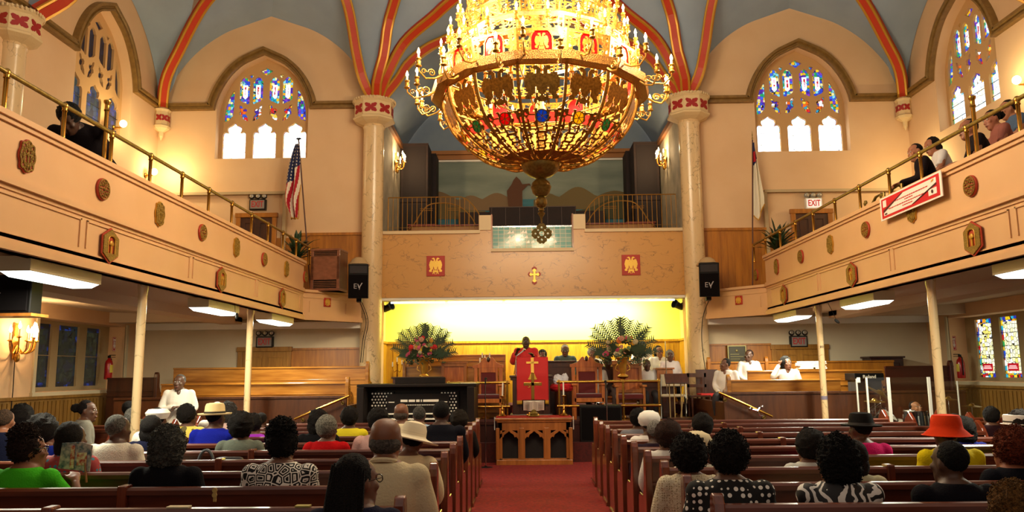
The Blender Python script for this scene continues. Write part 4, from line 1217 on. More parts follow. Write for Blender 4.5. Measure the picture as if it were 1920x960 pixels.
# ================================================================== speakers
def ev_letters(parent, s, loc):
    m = MB()
    def P(u, v, w): return Vector((u*s+loc[0], loc[1]-w, v*s+loc[2]))
    for v in (0, .5, 1): m.plate([(-1.0, v-.07), (-.35, v-.07), (-.35, v+.07), (-1.0, v+.07)], .004, P)
    m.plate([(-1.0, 0), (-.86, 0), (-.86, 1), (-1.0, 1)], .004, P)
    m.plate([(-.2, 1.0), (.0, 1.0), (.22, .35), (.75, 1.25), (1.0, 1.25), (.28, 0), (.12, 0)], .004, P)
    m.plate([(.18, -.35), (.3, -.35), (.42, .2), (.3, .2)], .004, P)
    return build('logo', m, mat('logo_silver', 'b0a8a8', .4, .3), parent)
def ev_speaker(loc, rz, tilt, lab, w=.40, h=.68, d=.42):
    o = thing('loudspeaker', lab, 'loudspeaker', loc, rz)
    R = Matrix.Rotation(tilt, 4, 'X')
    m = MB(); m.rings([[Vector((-w/2, -d/2, z)), Vector((w/2, -d/2, z)), Vector((w*.34, d/2, z)), Vector((-w*.34, d/2, z))] for z in (0, h)]); m.xf(R); build('cabinet', m, black_m, o, bevel=.01)
    m = MB(); m.box((0, -d/2-.008, h*.36), (w*.9, .02, h*.66)); m.xf(R); build('grille', m, black_g, o)
    m = MB(); m.plate([(-w*.42, h*.74), (w*.42, h*.74), (w*.42, h*.95), (-w*.42, h*.95)], .01, lambda u, v, ww: Vector((u, -d/2-.004-ww, v)), [[(-w*.36, h*.77), (w*.36, h*.77), (w*.30, h*.92), (-w*.30, h*.92)]])
    m.rings([[Vector((-w*.36, -d/2-.012, h*.77)), Vector((w*.36, -d/2-.012, h*.77)), Vector((w*.30, -d/2-.012, h*.92)), Vector((-w*.30, -d/2-.012, h*.92))],
             [Vector((-w*.12, -d/2+.02, h*.83)), Vector((w*.12, -d/2+.02, h*.83)), Vector((w*.10, -d/2+.02, h*.86)), Vector((-w*.10, -d/2+.02, h*.86))]])
    m.xf(R); build('horn', m, mat('horn_dark_grey', '241e1e', .4), o)
    l = ev_letters(o, .085, (0, -d/2-.02, h*.30)); l.matrix_local = R.copy()
    m = MB(); m.box((0, d*.3, -.04), (.10, .25, .08)); m.box((0, d*.62, .12), (.06, .3, .05)); m.tube([(0, d*.5, .1), (.02, d*.2, -.05)], .02, 8)
    build('bracket', m, black_m, o)
    return o
p = at_y(673, 558, 15.75); ev_speaker((p.x, p.y, p.z), radians(8), radians(10), 'black loudspeaker hung at the left column above the left balcony end')
p = at_y(1329, 555, 15.95); ev_speaker((p.x, p.y, p.z), radians(-8), radians(10), 'black loudspeaker hung at the right column above the right balcony end')
for px, s, w in ((673, -1, 'left'), (1326, 1, 'right')):
    p = at_y(px, 492, 16.1)
    m = MB(); m.smooth = True; m.lathe([(.22, 0), (.22, .03), (.17, .08), (.14, .13), (.07, .17), (.01, .18)], (0, 0, 0), 24)
    o = tag(build('dome_speaker', m, mat('dome_tan', 'b49468', .6), None), 'tan domed cover sitting above the %s hanging loudspeaker' % w, 'loudspeaker cover'); o.location = (p.x, p.y, p.z-.07)
# cables from the speakers
for s, pts in ((-1, [(672, 560), (684, 590), (686, 610), (680, 640), (676, 680)]), (1, [(1330, 560), (1318, 595), (1316, 640), (1322, 690), (1326, 705), (1330, 690)])):
    m = MB(); m.smooth = True; P = [at_y(a, b, 16.5) for a, b in pts]; m.tube(bez(P, 6), .008, 6)
    if s < 0: m.tube(bez([q+Vector((.04, .02, 0)) for q in P], 6), .007, 6)
    tag(build('speaker_cable', m, black_m, None), 'black cable dropping from the %s hanging loudspeaker down the column' % ('left' if s < 0 else 'right'), 'cable')
# large speaker at the left edge
p = at_x(65, 578, -5.6)
o = thing('large_loudspeaker', 'big dark loudspeaker hung under the left balcony at the picture edge', 'loudspeaker', (-5.72, 8.25, 2.30))
m = MB(); m.b2((-.45, -.25, 0), (.45, -.05, .40)); build('cabinet', m, black_m, o, bevel=.01)
m = MB(); m.b2((-.42, -.27, .03), (.42, -.25, .37)); build('grille', m, black_g, o)
ev_letters(o, .05, (.10, -.27, .15))
m = MB(); m.b2((-.5, -.3, -.03), (.5, .0, 0)); build('shelf', m, oak, o)

# ================================================================== slatted wooden cabinet on the left balcony end
p = at_y(617, 527, 15.9)
o = thing('slatted_cabinet', 'walnut organ speaker cabinet with louvred slots standing on the left balcony end', 'cabinet', (p.x, p.y, ZM+.01), radians(-6))
W, Hh, Dp = .60, .84, .5
m = MB(); m.b2((-W/2, -Dp/2+.02, 0), (W/2, Dp/2, Hh)); build('carcass', m, mat('cabinet_walnut', '6b3d22', .4, kind='wood', color2='54301a', scale=3, stretch=(1, 1, .3)), o, bevel=.006)
m = MB(); m.b2((-W/2-.01, -Dp/2-.01, 0), (W/2+.01, Dp/2, .05)); m.b2((-W/2-.01, -Dp/2-.01, Hh-.03), (W/2+.01, Dp/2, Hh+.01))
for s in (-1, 1): m.b2((s*W/2, -Dp/2, .05), (s*(W/2-.06), -Dp/2+.03, Hh-.03))
m.b2((-W/2, -Dp/2+.0, .22), (W/2, -Dp/2+.03, Hh-.14)); build('frame', m, mat('cabinet_face_walnut', '875238', .35, kind='wood', color2='6f4029', scale=2.2, stretch=(1, 1, 1.5), coat=.2), o, bevel=.004)
m = MB()
for z in (.07, .105, .14, .175, .71, .745, .78): m.b2((-W/2+.07, -Dp/2+.004, z), (W/2-.07, -Dp/2+.02, z+.02))
build('slats', m, mat('cabinet_walnut'), o)
m = MB(); m.b2((-W/2+.06, -Dp/2+.018, .05), (W/2-.06, -Dp/2+.022, Hh-.03)); build('backing', m, black_m, o)

# ================================================================== flags
def cloth_flag(mb_fn, name): pass
def flag(kind, top, foot, lab):
    t, f = Vector(top), Vector(foot); L = (t-f).length
    o = thing('flag_on_pole', lab, 'flag', f)
    m = MB(); m.smooth = True; m.cyl((0, 0, 0), t-f, .014, n=10); build('pole', m, mat('pole_dark_wood', '4a1a10', .4), o)
    g = MB(); g.smooth = True; d = (t-f).normalized()
    if kind == 'us':
        g.plate([(-.07, 0), (-.02, .03), (0, .02), (.02, .03), (.07, 0), (.02, -.015), (0, -.04), (-.02, -.015)], .01, lambda u, v, w: (t-f)+Vector((u, w, v+.02)))
        g.ell((t-f)+Vector((0, 0, .0)), (.015, .015, .03), 8, 6)
    else: g.lathe([(.012, 0), (.02, .03), (.008, .06), (.012, .1), (.002, .2)], (t-f), 8)
    build('finial', g, brass_d if kind != 'us' else black_m, o)
    return o, t-f
t0 = at_y(560, 262, 16.4); f0 = at_y(588, 447, 16.55); f0.z = 3.08
o, tl = flag('us', t0, f0, 'Stars and Stripes flag hanging from a leaning pole at the left balcony end')
def draped(parent, name, uvfn, nu, nv, colf, mats, fringe=None):
    m = MB(); m.smooth = True
    vs = [uvfn(i/nu, j/nv) for j in range(nv+1) for i in range(nu+1)]
    n0 = 0; m.add(vs, [])
    for j in range(nv):
        for i in range(nu):
            a = j*(nu+1)+i; m.f.append([a, a+1, a+nu+2, a+nu+1]); m.mi.append(colf((i+.5)/nu, (j+.5)/nv)); m.sm.append(True)
    ob = build(name, m, mats, parent); ob.modifiers.new('thick', 'SOLIDIFY').thickness = .006
    return ob
s17 = 1480/16.4
def us(u, v):
    # v: 0 top -> 1 bottom; u: 0 near pole -> 1 outer edge ; outline traced as a gathered drape
    yy = v*1.62
    xr = .02+.145*yy*.35*(1 if yy < .85 else (1-(yy-.85)*2.2 if yy < 1.2 else .23))
    xl = -.06-.21*min(1, yy/1.15)**.8 - .02*sin(yy*3)
    if yy > 1.3: xl += (yy-1.3)*.42
    x = xr+(xl-xr)*u
    depth = .05*sin(u*4*pi+v*2)*(.4+v)+.02*sin(u*9+v*5)
    return Vector((tl.x+x, tl.y+depth-.03, tl.z-.10-yy))
us_r, us_w, us_b = mat('flag_red', 'b01226', .8), mat('flag_white', 'e6d8c0', .8), mat('flag_blue', '1c2450', .8)
def us_col(u, v):
    if v+.0*u < .40+.16*u and not (u < .35 and v > .27+.2*u):
        return 1 if (int(u*9)+int(v*44)) % 2 == 0 and int(v*44) % 2 == 0 and (u*9) % 1 < .55 else 2
    return 0 if int((v*3.2+(1-u)*6.2)) % 2 == 0 else 1
fb = draped(o, 'cloth', us, 36, 88, us_col, [us_r, us_w, us_b])
m = MB(); m.smooth = True; m.tube([us(u/10, 1.0)+Vector((0, -.01, -.012)) for u in range(11)], .014, 6); m.tube([us(0, .55+v*.045)+Vector((.01, -.01, 0)) for v in range(11)], .009, 6); build('gold_fringe', m, mat('fringe_gold', 'c08a28', .7), o)
t1 = at_y(1411, 262, 16.7); f1 = at_y(1404, 432, 16.7); f1.z = 3.08
o, tl2 = flag('ch', t1, f1, 'white Christian flag with red cross on blue, hanging from a pole beside the right column')
def chf(u, v):
    yy = v*1.52
    xl = -.01-.02*v; xr = .02+.17*min(1, yy/1.3)
    tail = 0
    return Vector((tl2.x+xl+(xr-xl)*u-.03*v, tl2.y-.02+.05*sin(u*3*pi+v), tl2.z-.08-yy-(.22*(1-abs(u-.35)*2.0) if True else 0)*v*v+.10*v*v*u))
draped(o, 'cloth', chf, 30, 70, lambda u, v: (2 if v < .34-.10*u else 1) if not (.13 < v < .27 and .05 < u < .95) else 0, [us_r, mat('flag_cream', 'e6dcc4', .8), us_b])
m = MB(); m.smooth = True; m.tube([chf(u/12, 1.0)+Vector((0, -.012, -.012)) for u in range(13)], .014, 6); build('gold_fringe', m, mat('fringe_gold', 'c08a28', .7), o)

# ================================================================== sconces
def sconce(loc, rz, n, lab, r=.22, power=0, glow=12, s=1.0, grp=None, lightcol=(1, .68, .35)):
    o = thing('wall_sconce', lab, 'wall lamp', loc, rz, grp)
    m = MB(); m.smooth = True; m.lathe([(.05*s, 0), (.06*s, .02), (.03*s, .04), (.015*s, .06)], (0, 0, 0), 14, axis=(0, -1, 0)); m.box((0, -.01, -.0), (.05*s, .02, .36*s)); m.ell((0, -.05, -.16*s), (.03*s, .03*s, .05*s), 8, 6)
    build('back_plate', m, gold, o)
    for k in range(n):
        a = -pi+pi*(k+.5)/n if n > 1 else -pi/2
        e = Vector((r*cos(a), r*sin(a)-.03, .0+.06*(k % 2)))
        m = MB(); m.smooth = True
        m.tube(bez([Vector((0, -.04, -.04*s)), Vector((e.x*.4, e.y*.5, -.12*s)), Vector((e.x*.85, e.y*.9, -.09*s)), Vector((e.x, e.y, e.z-.02))], 5), .007*s, 6)
        m.lathe([(.006, -.02), (.028*s, 0), (.022*s, .01), (.012*s, .015)], e, 10)
        am = build('arm', m, gold, o)
        m = MB(); m.smooth = True; m.cyl(e, e+Vector((0, 0, .08*s)), .011*s, n=8); build('candle', m, candle_m, am)
        m = MB(); m.smooth = True; m.lathe([(.003, 0), (.014*s, .015*s), (.015*s, .03*s), (.002, .075*s)], e+Vector((0, 0, .08*s)), 8)
        build('bulb', m, bulb_m if glow > 5 else candle_m, am)
    if power:
        R = Matrix.Rotation(rz, 3, 'Z'); q = Vector(loc)+R @ Vector((0, -r-.05, .16))
        lamp('sconce_light', 'POINT', q, power, lightcol, .05)
    return o
p = at_x(28, 640, -8.37); sc = sconce((-8.37, p.y, p.z), pi/2, 7, 'glowing gilt candle sconce on the left wall under the balcony', .27, 50, 12, 1.6)
m = MB(); m.smooth = True; m.tube([(0, -.02, -.2), (.02, -.02, -.8), (0, -.02, -1.3)], .008, 6); build('cord', m, black_m, sc)
p = at_x(755, 318, -3.25); sconce((-3.28, 18.6, p.z if False else 7.02-.3), pi/2, 5, 'gilt candelabra on the left side wall of the choir loft', .2, 60, 12, 1.3, 'loft candelabras')
sconce((3.28, 18.6, 6.72), -pi/2, 5, 'gilt candelabra on the right side wall of the choir loft', .2, 60, 12, 1.3, 'loft candelabras')
globe_m = mat('lamp_globe_glow', 'fff4d0', .4, emit='ffe8a0', estr=9)
def globe_lamp(s, px, py, lab, power=40):
    p = at_x(px, py, s*8.2)
    o = thing('globe_wall_lamp', lab, 'wall lamp', (s*XW, p.y, p.z), -s*pi/2, 'globe lamps on the balcony walls')
    m = MB(); m.smooth = True; m.lathe([(.06, 0), (.05, .02), (.02, .03), (.015, .16)], (0, 0, -.08), 12, axis=(0, -1, 0)); build('bracket', m, brass, o)
    m = MB(); m.smooth = True; m.ell((0, -.19, 0), (.07, .07, .075), 16, 10); build('globe', m, globe_m, o)
    lamp('globe_light', 'POINT', (s*(XW-.42), p.y, p.z+.05), power, (1, .80, .42), .05)
globe_lamp(-1, 232, 232, 'glowing globe lamp low on the left balcony wall behind the bent man')
globe_lamp(-1, 290, 322, 'glowing globe lamp on the left balcony wall past the dark window')
globe_lamp(1, 1742, 322, 'glowing globe lamp on the right balcony wall behind the seated pair')
globe_lamp(1, 1905, 150, 'globe lamp on the right balcony wall behind the group at the rail', 25)
# ================================================================== pews
PY = [4.44+.813*k for k in range(10)]
def pew_end(h=1.0, gothic=False, th=.055):
    if gothic: pts = [(-.22, 0), (.22, 0), (.22, .55), (.20, .80), (.11, .97), (0, 1.06), (-.11, .97), (-.20, .80), (-.22, .55)]
    else: pts = [(-.06, 0), (.42, 0), (.42, .46), (.40, .56), (.34, .60), (.16, .60), (.09, .66), (.06, .76), (.055, h-.06), (.04, h-.02), (.01, h), (-.03, h-.01), (-.055, h-.05), (-.06, h-.10)]
    return pts
def make_pew(x0, x1, div, y, lab, ends, grp):
    xc = (x0+x1)/2
    o = thing('church_pew', lab, 'pew', (xc, y, 0), 0, grp); L = x1-x0
    a, b = x0-xc, x1-xc
    m = MB(); m.rings([[Vector((x, .05, .18)), Vector((x, .08, .18)), Vector((x, .025, .90)), Vector((x, -.005, .90))] for x in (a, b)])
    m.b2((a, -.02, .70), (b, .03, .725))
    build('back_rest', m, pew_m, o, bevel=.004)
    m = MB(); m.rings([[Vector((x, -.035, .895)), Vector((x, .05, .895)), Vector((x, .05, .925)), Vector((x, .03, .94)), Vector((x, -.02, .94)), Vector((x, -.035, .925))] for x in (a, b)]); build('top_rail', m, pew_m, o)
    m = MB(); m.b2((a, .07, .40), (b, .46, .44)); build('seat', m, pew_m, o, bevel=.006)
    for e, kind in ends:
        m = MB(); g = kind == 'gothic'; t = .06 if not g else .05
        yy = .12 if g else 0
        m.plate(pew_end(1.0, g), t, lambda u, v, w: Vector((e-xc-t/2+w, u+yy, v)))
        en = build('pew_end', m, pew_e if not g else mat('pew_end_gothic', '6e2a12', .3, kind='wood', color2='4c1a0a', scale=5, stretch=(1, 1, .12), coat=.3), o, bevel=.008)
        if g:
            q = MB(); q.smooth = True
            for s in (-1, 1):
                q.tube([Vector((e-xc+s*.03, yy+.09*cos(2*pi*i/16)*(.6+.4*abs(cos(i*pi/4))), .84+.08*sin(2*pi*i/16)*(.6+.4*abs(cos(i*pi/4))))) for i in range(16)], .008, 5, closed=True)
            build('quatrefoil', q, pew_e, en)
        else:
            q = MB(); q.b2((e-xc-.042, -.065, .0), (e-xc+.042, .44, .06)); build('foot_plate', q, pew_e, en)
    if div is not None:
        m = MB(); m.b2((div-xc-.03, -.045, .60), (div-xc+.03, .055, .955)); m.b2((div-xc-.025, .05, .0), (div-xc+.025, .42, .42)); build('divider', m, pew_e, o, bevel=.01)
    return o
for k, y in enumerate(PY):
    n = ORD[k]
    make_pew(-5.05, -.90, -2.82, y, 'long mahogany pew left of the aisle, %s row counting from the viewer' % n, [(-.90, 'r'), (-5.05, 'gothic')] if k > 4 else [(-.90, 'r'), (-5.05, 'r')], 'pews left of the aisle')
    make_pew(.82, 5.05, 2.48, y, 'long mahogany pew right of the aisle, %s row counting from the viewer' % n, [(.82, 'r'), (5.05, 'gothic')] if k > 4 else [(.82, 'r'), (5.05, 'r')], 'pews right of the aisle')
for k in range(6, 10):
    for s, w in ((-1, 'left'), (1, 'right')):
        x0, x1 = sorted((s*5.85, s*8.1))
        make_pew(x0, x1, None, PY[k], 'short side pew by the %s wall, %s row counting from the viewer' % (w, ORD[k-6]), [(s*5.85, 'gothic')], 'short pews by the %s wall' % w)

# ================================================================== raised side stands with oak benches
oak_d = mat('stand_panel_oak', '5c3216', .4, kind='wood', color2='462410', scale=4, stretch=(1, 1, .12))
for s, w, xe in ((-1, 'left', -3.3), (1, 'right', 3.22)):
    m = MB(); x0, x1 = sorted((xe, s*7.35))
    m.b2((x0, 13.85, 0), (x1, 13.92, 1.26)); m.b2((x0, 13.82, 1.24), (x1, 13.95, 1.275))
    m.b2((xe-s*.0, 13.9, 0), (xe+s*.07, 16.9, 1.1))
    o = struct('partition_stand_'+w, m, oak_d)
    m = MB(); m.b2((x0, 13.9, 0), (x1, 17.0, .72)); m.b2((x0, 15.1, .72), (x1, 17.0, .90)); m.b2((x0, 16.1, .9), (x1, 17.0, 1.05)); build('stand_floor', m, walnut, o)
def bench(x0, x1, y, zf, zt, m_, lab, ends=(), grp=None, endz=None):
    xc = (x0+x1)/2
    o = thing('choir_bench', lab, 'bench', (xc, y, zf), 0, grp); a, b = x0-xc, x1-xc; H = zt-zf
    m = MB(); m.rings([[Vector((x, .0, .1)), Vector((x, .03, .1)), Vector((x, .03, H-.02)), Vector((x, .0, H-.02))] for x in (a, b)])
    m.b2((a, -.018, H*.60), (b, .0, H*.60+.03)); m.b2((a, -.012, H*.60+.09), (b, .0, H*.60+.11))
    build('back_board', m, m_, o, bevel=.004)
    m = MB(); m.rings([[Vector((x, -.03, H-.03)), Vector((x, .05, H-.03)), Vector((x, .05, H-.01)), Vector((x, .03, H)), Vector((x, -.02, H)), Vector((x, -.03, H-.01))] for x in (a, b)]); build('top_rail', m, m_, o)
    m = MB(); m.b2((a, .03, .38), (b, .42, .42)); m.b2((a, .05, 0), (b, .08, .38)); build('seat', m, m_, o)
    for e in ends:
        m = MB(); m.smooth = False
        t = .07; Hh = (endz or H+.10)
        m.plate([(-.06, 0), (.40, 0), (.40, .5), (.30, .58), (.12, .62), (.07, .72), (.06, Hh-.06), (.03, Hh-.01), (-.02, Hh), (-.05, Hh-.04), (-.06, Hh-.1)], t, lambda u, v, w_: Vector((e-xc-t/2+w_, u, v)))
        build('bench_end', m, m_, o, bevel=.012)
    return o
bench(-6.95, -3.45, 14.75, .72, 1.50, oak_h, 'golden oak bench on the left stand, front one with rounded end', (-3.48,), 'benches on the left stand')
bench(-7.2, -3.3, 15.8, .9, 1.80, oak_h, 'golden oak bench on the left stand, back one catching the lamp glare', (-3.32,), 'benches on the left stand')
bench(-8.2, -7.22, 15.2, .72, 1.62, walnut, 'dark short bench at the wall end of the left stand', (-7.25,))
bench(3.42, 5.45, 14.4, .72, 1.48, oak_h, 'oak bench on the right stand nearest the stair, front row', (3.45,), 'benches on the right stand')
bench(4.05, 6.6, 15.3, .9, 1.64, oak_h, 'oak bench on the right stand behind the front row', (), 'benches on the right stand')
bench(3.5, 7.3, 16.3, 1.05, 1.82, oak_v, 'oak bench on the right stand against the back wall', (3.55, 4.72), 'benches on the right stand')
bench(6.62, 7.9, 15.2, .9, 1.70, mat('dark_red_wood', '401008', .3, coat=.3), 'dark red bench at the wall end of the right stand', (7.85,))
for s, p0, p1, w in ((-1, (655, 742), (552, 786), 'left'), (1, (1348, 736), (1448, 781), 'right')):
    A, B = at_y(p0[0], p0[1], 13.7), at_y(p1[0], p1[1], 13.7)
    o = thing('stair_rail', 'slanting brass hand rail on the dark panel of the %s stand' % w, 'railing', B)
    m = MB(); m.smooth = True; m.cyl((0, 0, 0), A-B, .022, n=10); build('rail', m, brass, o)
    for t in (.12, .85):
        q = (A-B)*t; m = MB(); m.smooth = True; m.tube([q, q+Vector((0, .03, -.06)), q+Vector((0, .13, -.07))], .01, 6); m.lathe([(.03, 0), (.03, .01)], q+Vector((0, .12, -.07)), 10, axis=(0, 1, 0)); build('bracket', m, brass_d, o)
    # bottom newel step block beside the stair
    m = MB(); x0, x1 = sorted((s*3.15, s*4.3)); m.b2((x0, 13.2, 0), (x1, 13.8, .36)); m.b2((x0, 13.5, .36), (x1, 13.8, .72))
    st = struct('floor_step_'+w, m, mat('step_red_wood', '54180c', .4, kind='wood', color2='3c1008', scale=4))
# microphone clamp on the right rail
p = at_y(1420, 770, 13.6)
m = MB(); m.smooth = True; m.tube([(-.08, 0, .02), (0, 0, 0), (.05, .02, .05)], .02, 8); m.ell((-.12, 0, .03), (.03, .03, .03), 8, 6); m.ell((.08, 0, .06), (.035, .03, .03), 8, 6); m.tube([(0, 0, 0), (.04, 0, -.08), (.09, 0, -.09)], .012, 6)
tag(build('microphone_clamp', m, steel, None), 'silver microphone clamp fixed on the right slanting rail', 'clamp').location = p

# ================================================================== dais
m = MB(); m.b2((-3.25, 15.2, 0), (3.1, 18.75, .72)); m.b2((-3.1, 14.95, 0), (3.05, 15.2, .36)); m.b2((-3.4, 17.2, .72), (3.4, 18.75, .95)); 
ds = struct('floor_dais', m, mat('dais_red_carpet', '521008', .9, kind='noise', color2='3c0c06', scale=20))
m = MB(); m.b2((-3.25, 15.17, .05), (3.1, 15.2, .68)); m.b2((-3.27, 15.14, .68), (3.12, 15.22, .735)); build('riser_panel', m, mat('riser_dark_wood', '3c140a', .4), ds)
for (x0, x1, y, zt, lab, g) in ((-2.75, -.62, 16.75, 1.80, 'low oak choir bench left of the pulpit, front row', 1), (-2.75, -.62, 17.25, 1.92, 'low oak choir bench left of the pulpit, middle row', 1), (-2.75, -.62, 17.8, 2.05, 'low oak choir bench left of the pulpit, back row', 1),
        (-.4, 3.2, 18.05, 1.90, 'oak choir bench right of the pulpit behind the singers', 0)):
    bench(x0, x1, y, .72 if y < 17.1 else .95, zt, oak_h if g else oak, lab, (x0+.02,) if g else (x1-.04,), 'choir benches behind the pulpit')
def panel_box(name, lab, cat, x0, x1, y, z0, z1, d, m_, top=None):
    o = thing(name, lab, cat, ((x0+x1)/2, y, z0)); W = (x1-x0)/2; H = z1-z0
    m = MB(); m.b2((-W, 0, 0), (W, d, H)); build('body', m, m_, o, bevel=.008)
    m = MB(); m.b2((-W-.03, -.03, H), (W+.03, d+.03, H+.035)); build('top', m, top or m_, o, bevel=.006)
    m = MB(); n = max(1, int(round(W*2/.5)))
    for i in range(n):
        a = -W+.05+i*(2*W-.06)/n; b = a+(2*W-.06)/n-.05
        m.sweep2([(a, .07), (b, .07), (b, H-.07), (a, H-.07)], [(0, 0), (0, .016), (.03, .016), (.03, 0)], lambda u, v, w: Vector((u, -w, v)), closed=True)
    build('panel_moulding', m, m_, o)
    return o
panel_box('choir_screen', 'dark wooden choir screen just right of the pulpit', 'screen', *[at_y(px, 700, 16.9).x for px in (1026, 1078)], 16.9, .72, 1.85, .08, walnut)
panel_box('choir_screen', 'dark wooden choir screen in front of the two women at the right column', 'screen', *[at_y(px, 700, 16.4).x for px in (1203, 1262)], 16.4, .72, 1.42, .08, walnut)
m_desk = panel_box('reading_desk', 'brown reading desk in front of the white-haired woman', 'desk', *[at_y(px, 700, 16.6).x for px in (1232, 1262)], 16.6, .72, 1.68, .3, oak)

# ---- pulpit with red cloth
px0, px1 = at_y(955, 700, 16.0).x, at_y(1036, 700, 16.0).x
W = (px1-px0)/2; xc = (px0+px1)/2
o = thing('pulpit', 'dark panelled wooden pulpit at the centre of the dais', 'pulpit', (xc, 16.0, .72))
m = MB(); m.b2((-W+.06, 0, 0), (W-.06, .5, .82)); m.b2((-W+.01, -.05, 0), (W-.01, .55, .10)); build('body', m, walnut, o, bevel=.008)
m = MB(); m.b2((-W, -.06, .82), (W, .56, .87)); m.b2((-W+.02, -.04, .77), (W-.02, .54, .82)); build('cornice', m, walnut, o, bevel=.01)
for s in (-1, 1):
    m = MB(); m.b2((s*(W-.06), -.03, .1), (s*(W-.2), .0, .77)); build('pilaster', m, walnut, o, bevel=.006)
m = MB(); R = Matrix.Rotation(radians(-18), 3, 'X'); m.box((0, .12, 1.0), (.60, .05, .34), rot=R); m.b2((-.3, .15, .85), (.3, .4, .95)); build('book_rest', m, walnut, o)
# red antependium
ante = thing('pulpit_cloth', 'bright red cloth with gold crosses and gold border hanging down the pulpit front', 'cloth', (xc+.03, 15.92, 1.02))
m = MB(); m.smooth = True
CW = .315
def cloth(u, v):
    x = (u*2-1)*CW; z = v*.93
    y = .012*sin(u*9)*(1-v) + (0 if v < .62 else (v-.62)*.22)
    return Vector((x, y-.02, z))
vs = [cloth(i/20, j/24) for j in range(25) for i in range(21)]; m.add(vs, [])
for j in range(24):
    for i in range(20):
        a = j*21+i; m.f.append([a, a+1, a+22, a+21]); m.mi.append(1 if j < 2 else 0); m.sm.append(True)
c_ = build('cloth', m, [mat('antependium_red', 'c81010', .7, sheen=.3), mat('gold_border', 'c8901c', .6)], ante); c_.modifiers.new('thick', 'SOLIDIFY').thickness = .008
m = MB()
def gx(a, b, c, d): m.plate([(a, b), (c, b), (c, d), (a, d)], .008, lambda u, v, w: Vector((u, cloth(0, v/.93).y-.012-w, v)))
gx(-.03, .60, .03, .92); gx(-.12, .80, .12, .84); gx(-.055, .545, .055, .575); gx(-.07, .515, .07, .545); gx(-.085, .485, .085, .515); gx(-.045, .575, .045, .60)
build('gold_cross', m, mat('gold_embroidery', 'd8a838', .5, .3), ante)
textobj('letter', 'S', .11, mat('gold_embroidery'), ante, (-.075, -.05, .36), (pi/2, 0, 0), .003)

# ---- standing brass cross, open bible, candlesticks on the table
TX0, TX1 = at_y(928, 800, 14.5).x, at_y(1075, 800, 14.5).x; TC = (TX0+TX1)/2; TW = (TX1-TX0)/2; TZ = .84
o = thing('communion_table', 'carved oak communion table with three gothic arches at the end of the aisle', 'table', (TC, 14.5, 0))
m = MB(); m.b2((-TW, 0, TZ-.05), (TW, .65, TZ-.005)); m.b2((-TW+.03, .02, TZ-.085), (TW-.03, .63, TZ-.05)); build('table_top', m, oak, o, bevel=.01)
fw = TW-.05
m = MB()
holes = []
def gothic(cx, w, z0, z1):
    p = [(cx-w, z0), (cx+w, z0), (cx+w, z1-.14), (cx+w*.8, z1-.10), (cx+w*.62, z1-.11), (cx+w*.5, z1-.06), (cx+w*.25, z1-.035), (cx, z1)]
    return p+[(2*cx-x, y) for x, y in reversed(p[2:-1])]
cs = [(-.455, .165), (0, .165), (.455, .165)]
for cx, w in cs: holes.append(gothic(cx, w, .12, .60))
for cx, w in cs:
    for s in (-1, 1): holes.append([(cx+s*.06, .612), (cx+s*.155, .555), (cx+s*.155, .612)] if s > 0 else [(cx-.155, .612), (cx-.155, .555), (cx-.06, .612)])
m.plate([(-fw, 0), (fw, 0), (fw, TZ-.085), (-fw, TZ-.085)], .04, lambda u, v, w: Vector((u, .04+w, v)), holes)
build('arched_front', m, oak, o, bevel=.003)
m = MB(); m.plate([(-fw+.04, .1), (fw-.04, .1), (fw-.04, .70), (-fw+.04, .70)], .02, lambda u, v, w: Vector((u, .20+w, v))); build('back_board', m, mat('table_shadow_board', '140806', .8), o)  # near-black board stands in for the shade inside the arches
for s in (-1, 1):
    m = MB(); m.b2((s*fw, .04, 0), (s*(fw-.08), .6, TZ-.085)); build('side_panel', m, oak, o, bevel=.004)
m = MB(); m.b2((-TW+.02, -.005, 0), (TW-.02, .62, .10)); build('plinth', m, oak, o, bevel=.008)
for a, b in ((-.69, -.625), (-.27, -.18), (.18, .27), (.625, .69)):
    m = MB(); m.b2((a, .02, .1), (b, .05, .66)); build('mullion', m, oak, o, bevel=.006)
rc = MB(); rc.b2((TC-TW+.02, 14.52, TZ-.003), (TC+TW-.02, 15.13, TZ+.008))
tag(build('table_runner', rc, mat('runner_red', 'a8180c', .8), None), 'thin red runner covering the communion table top', 'cloth')
m = MB()
for s in (-1, 1): m.b2((TC+s*(TW+.002), 14.6, .60 if s < 0 else .55), (TC+s*(TW+.012), 14.75, TZ+.01))
for s, w in ((-1, 'left'), (1, 'right')):
    m = MB(); m.b2((TC+s*(TW+.004), 14.6, .62), (TC+s*(TW+.016), 14.72, TZ+.005)); tag(build('hanging_towel', m, white_m, None), 'white strip of cloth hanging over the %s end of the communion table' % w, 'cloth')
b = thing('open_bible', 'open white-paged Bible on a low stand at the front of the communion table', 'book', (TC, 14.62, TZ+.01))
m = MB(); m.lathe([(.10, 0), (.11, .02), (.07, .04), (.09, .06), (.05, .08), (.05, .12)], (0, 0, 0), 12); m.b2((-.06, -.03, .10), (.06, .02, .13)); build('stand', m, brass_d, b)
R = Matrix.Rotation(radians(28), 3, 'X')
for s in (-1, 1):
    m = MB(); m.smooth = True
    rs = []
    for i in range(8):
        x = s*.19*i/7; bz = .028*sin(pi*min(1, i/4.5))*.9+.006
        rs.append([R @ Vector((x, -.004-bz, zz))+Vector((0, 0, .12)) for zz in (0, .19)]+[R @ Vector((x, .004, zz))+Vector((0, 0, .12)) for zz in (.19, 0)])
    m.rings(rs); build('pages', m, mat('paper_white', 'eadfcc', .8), b, smooth=False)
m = MB(); m.box(R @ Vector((0, .012, .095))+Vector((0, 0, .12)), (.42, .012, .21), rot=R); build('cover', m, black_m, b)
m = MB()
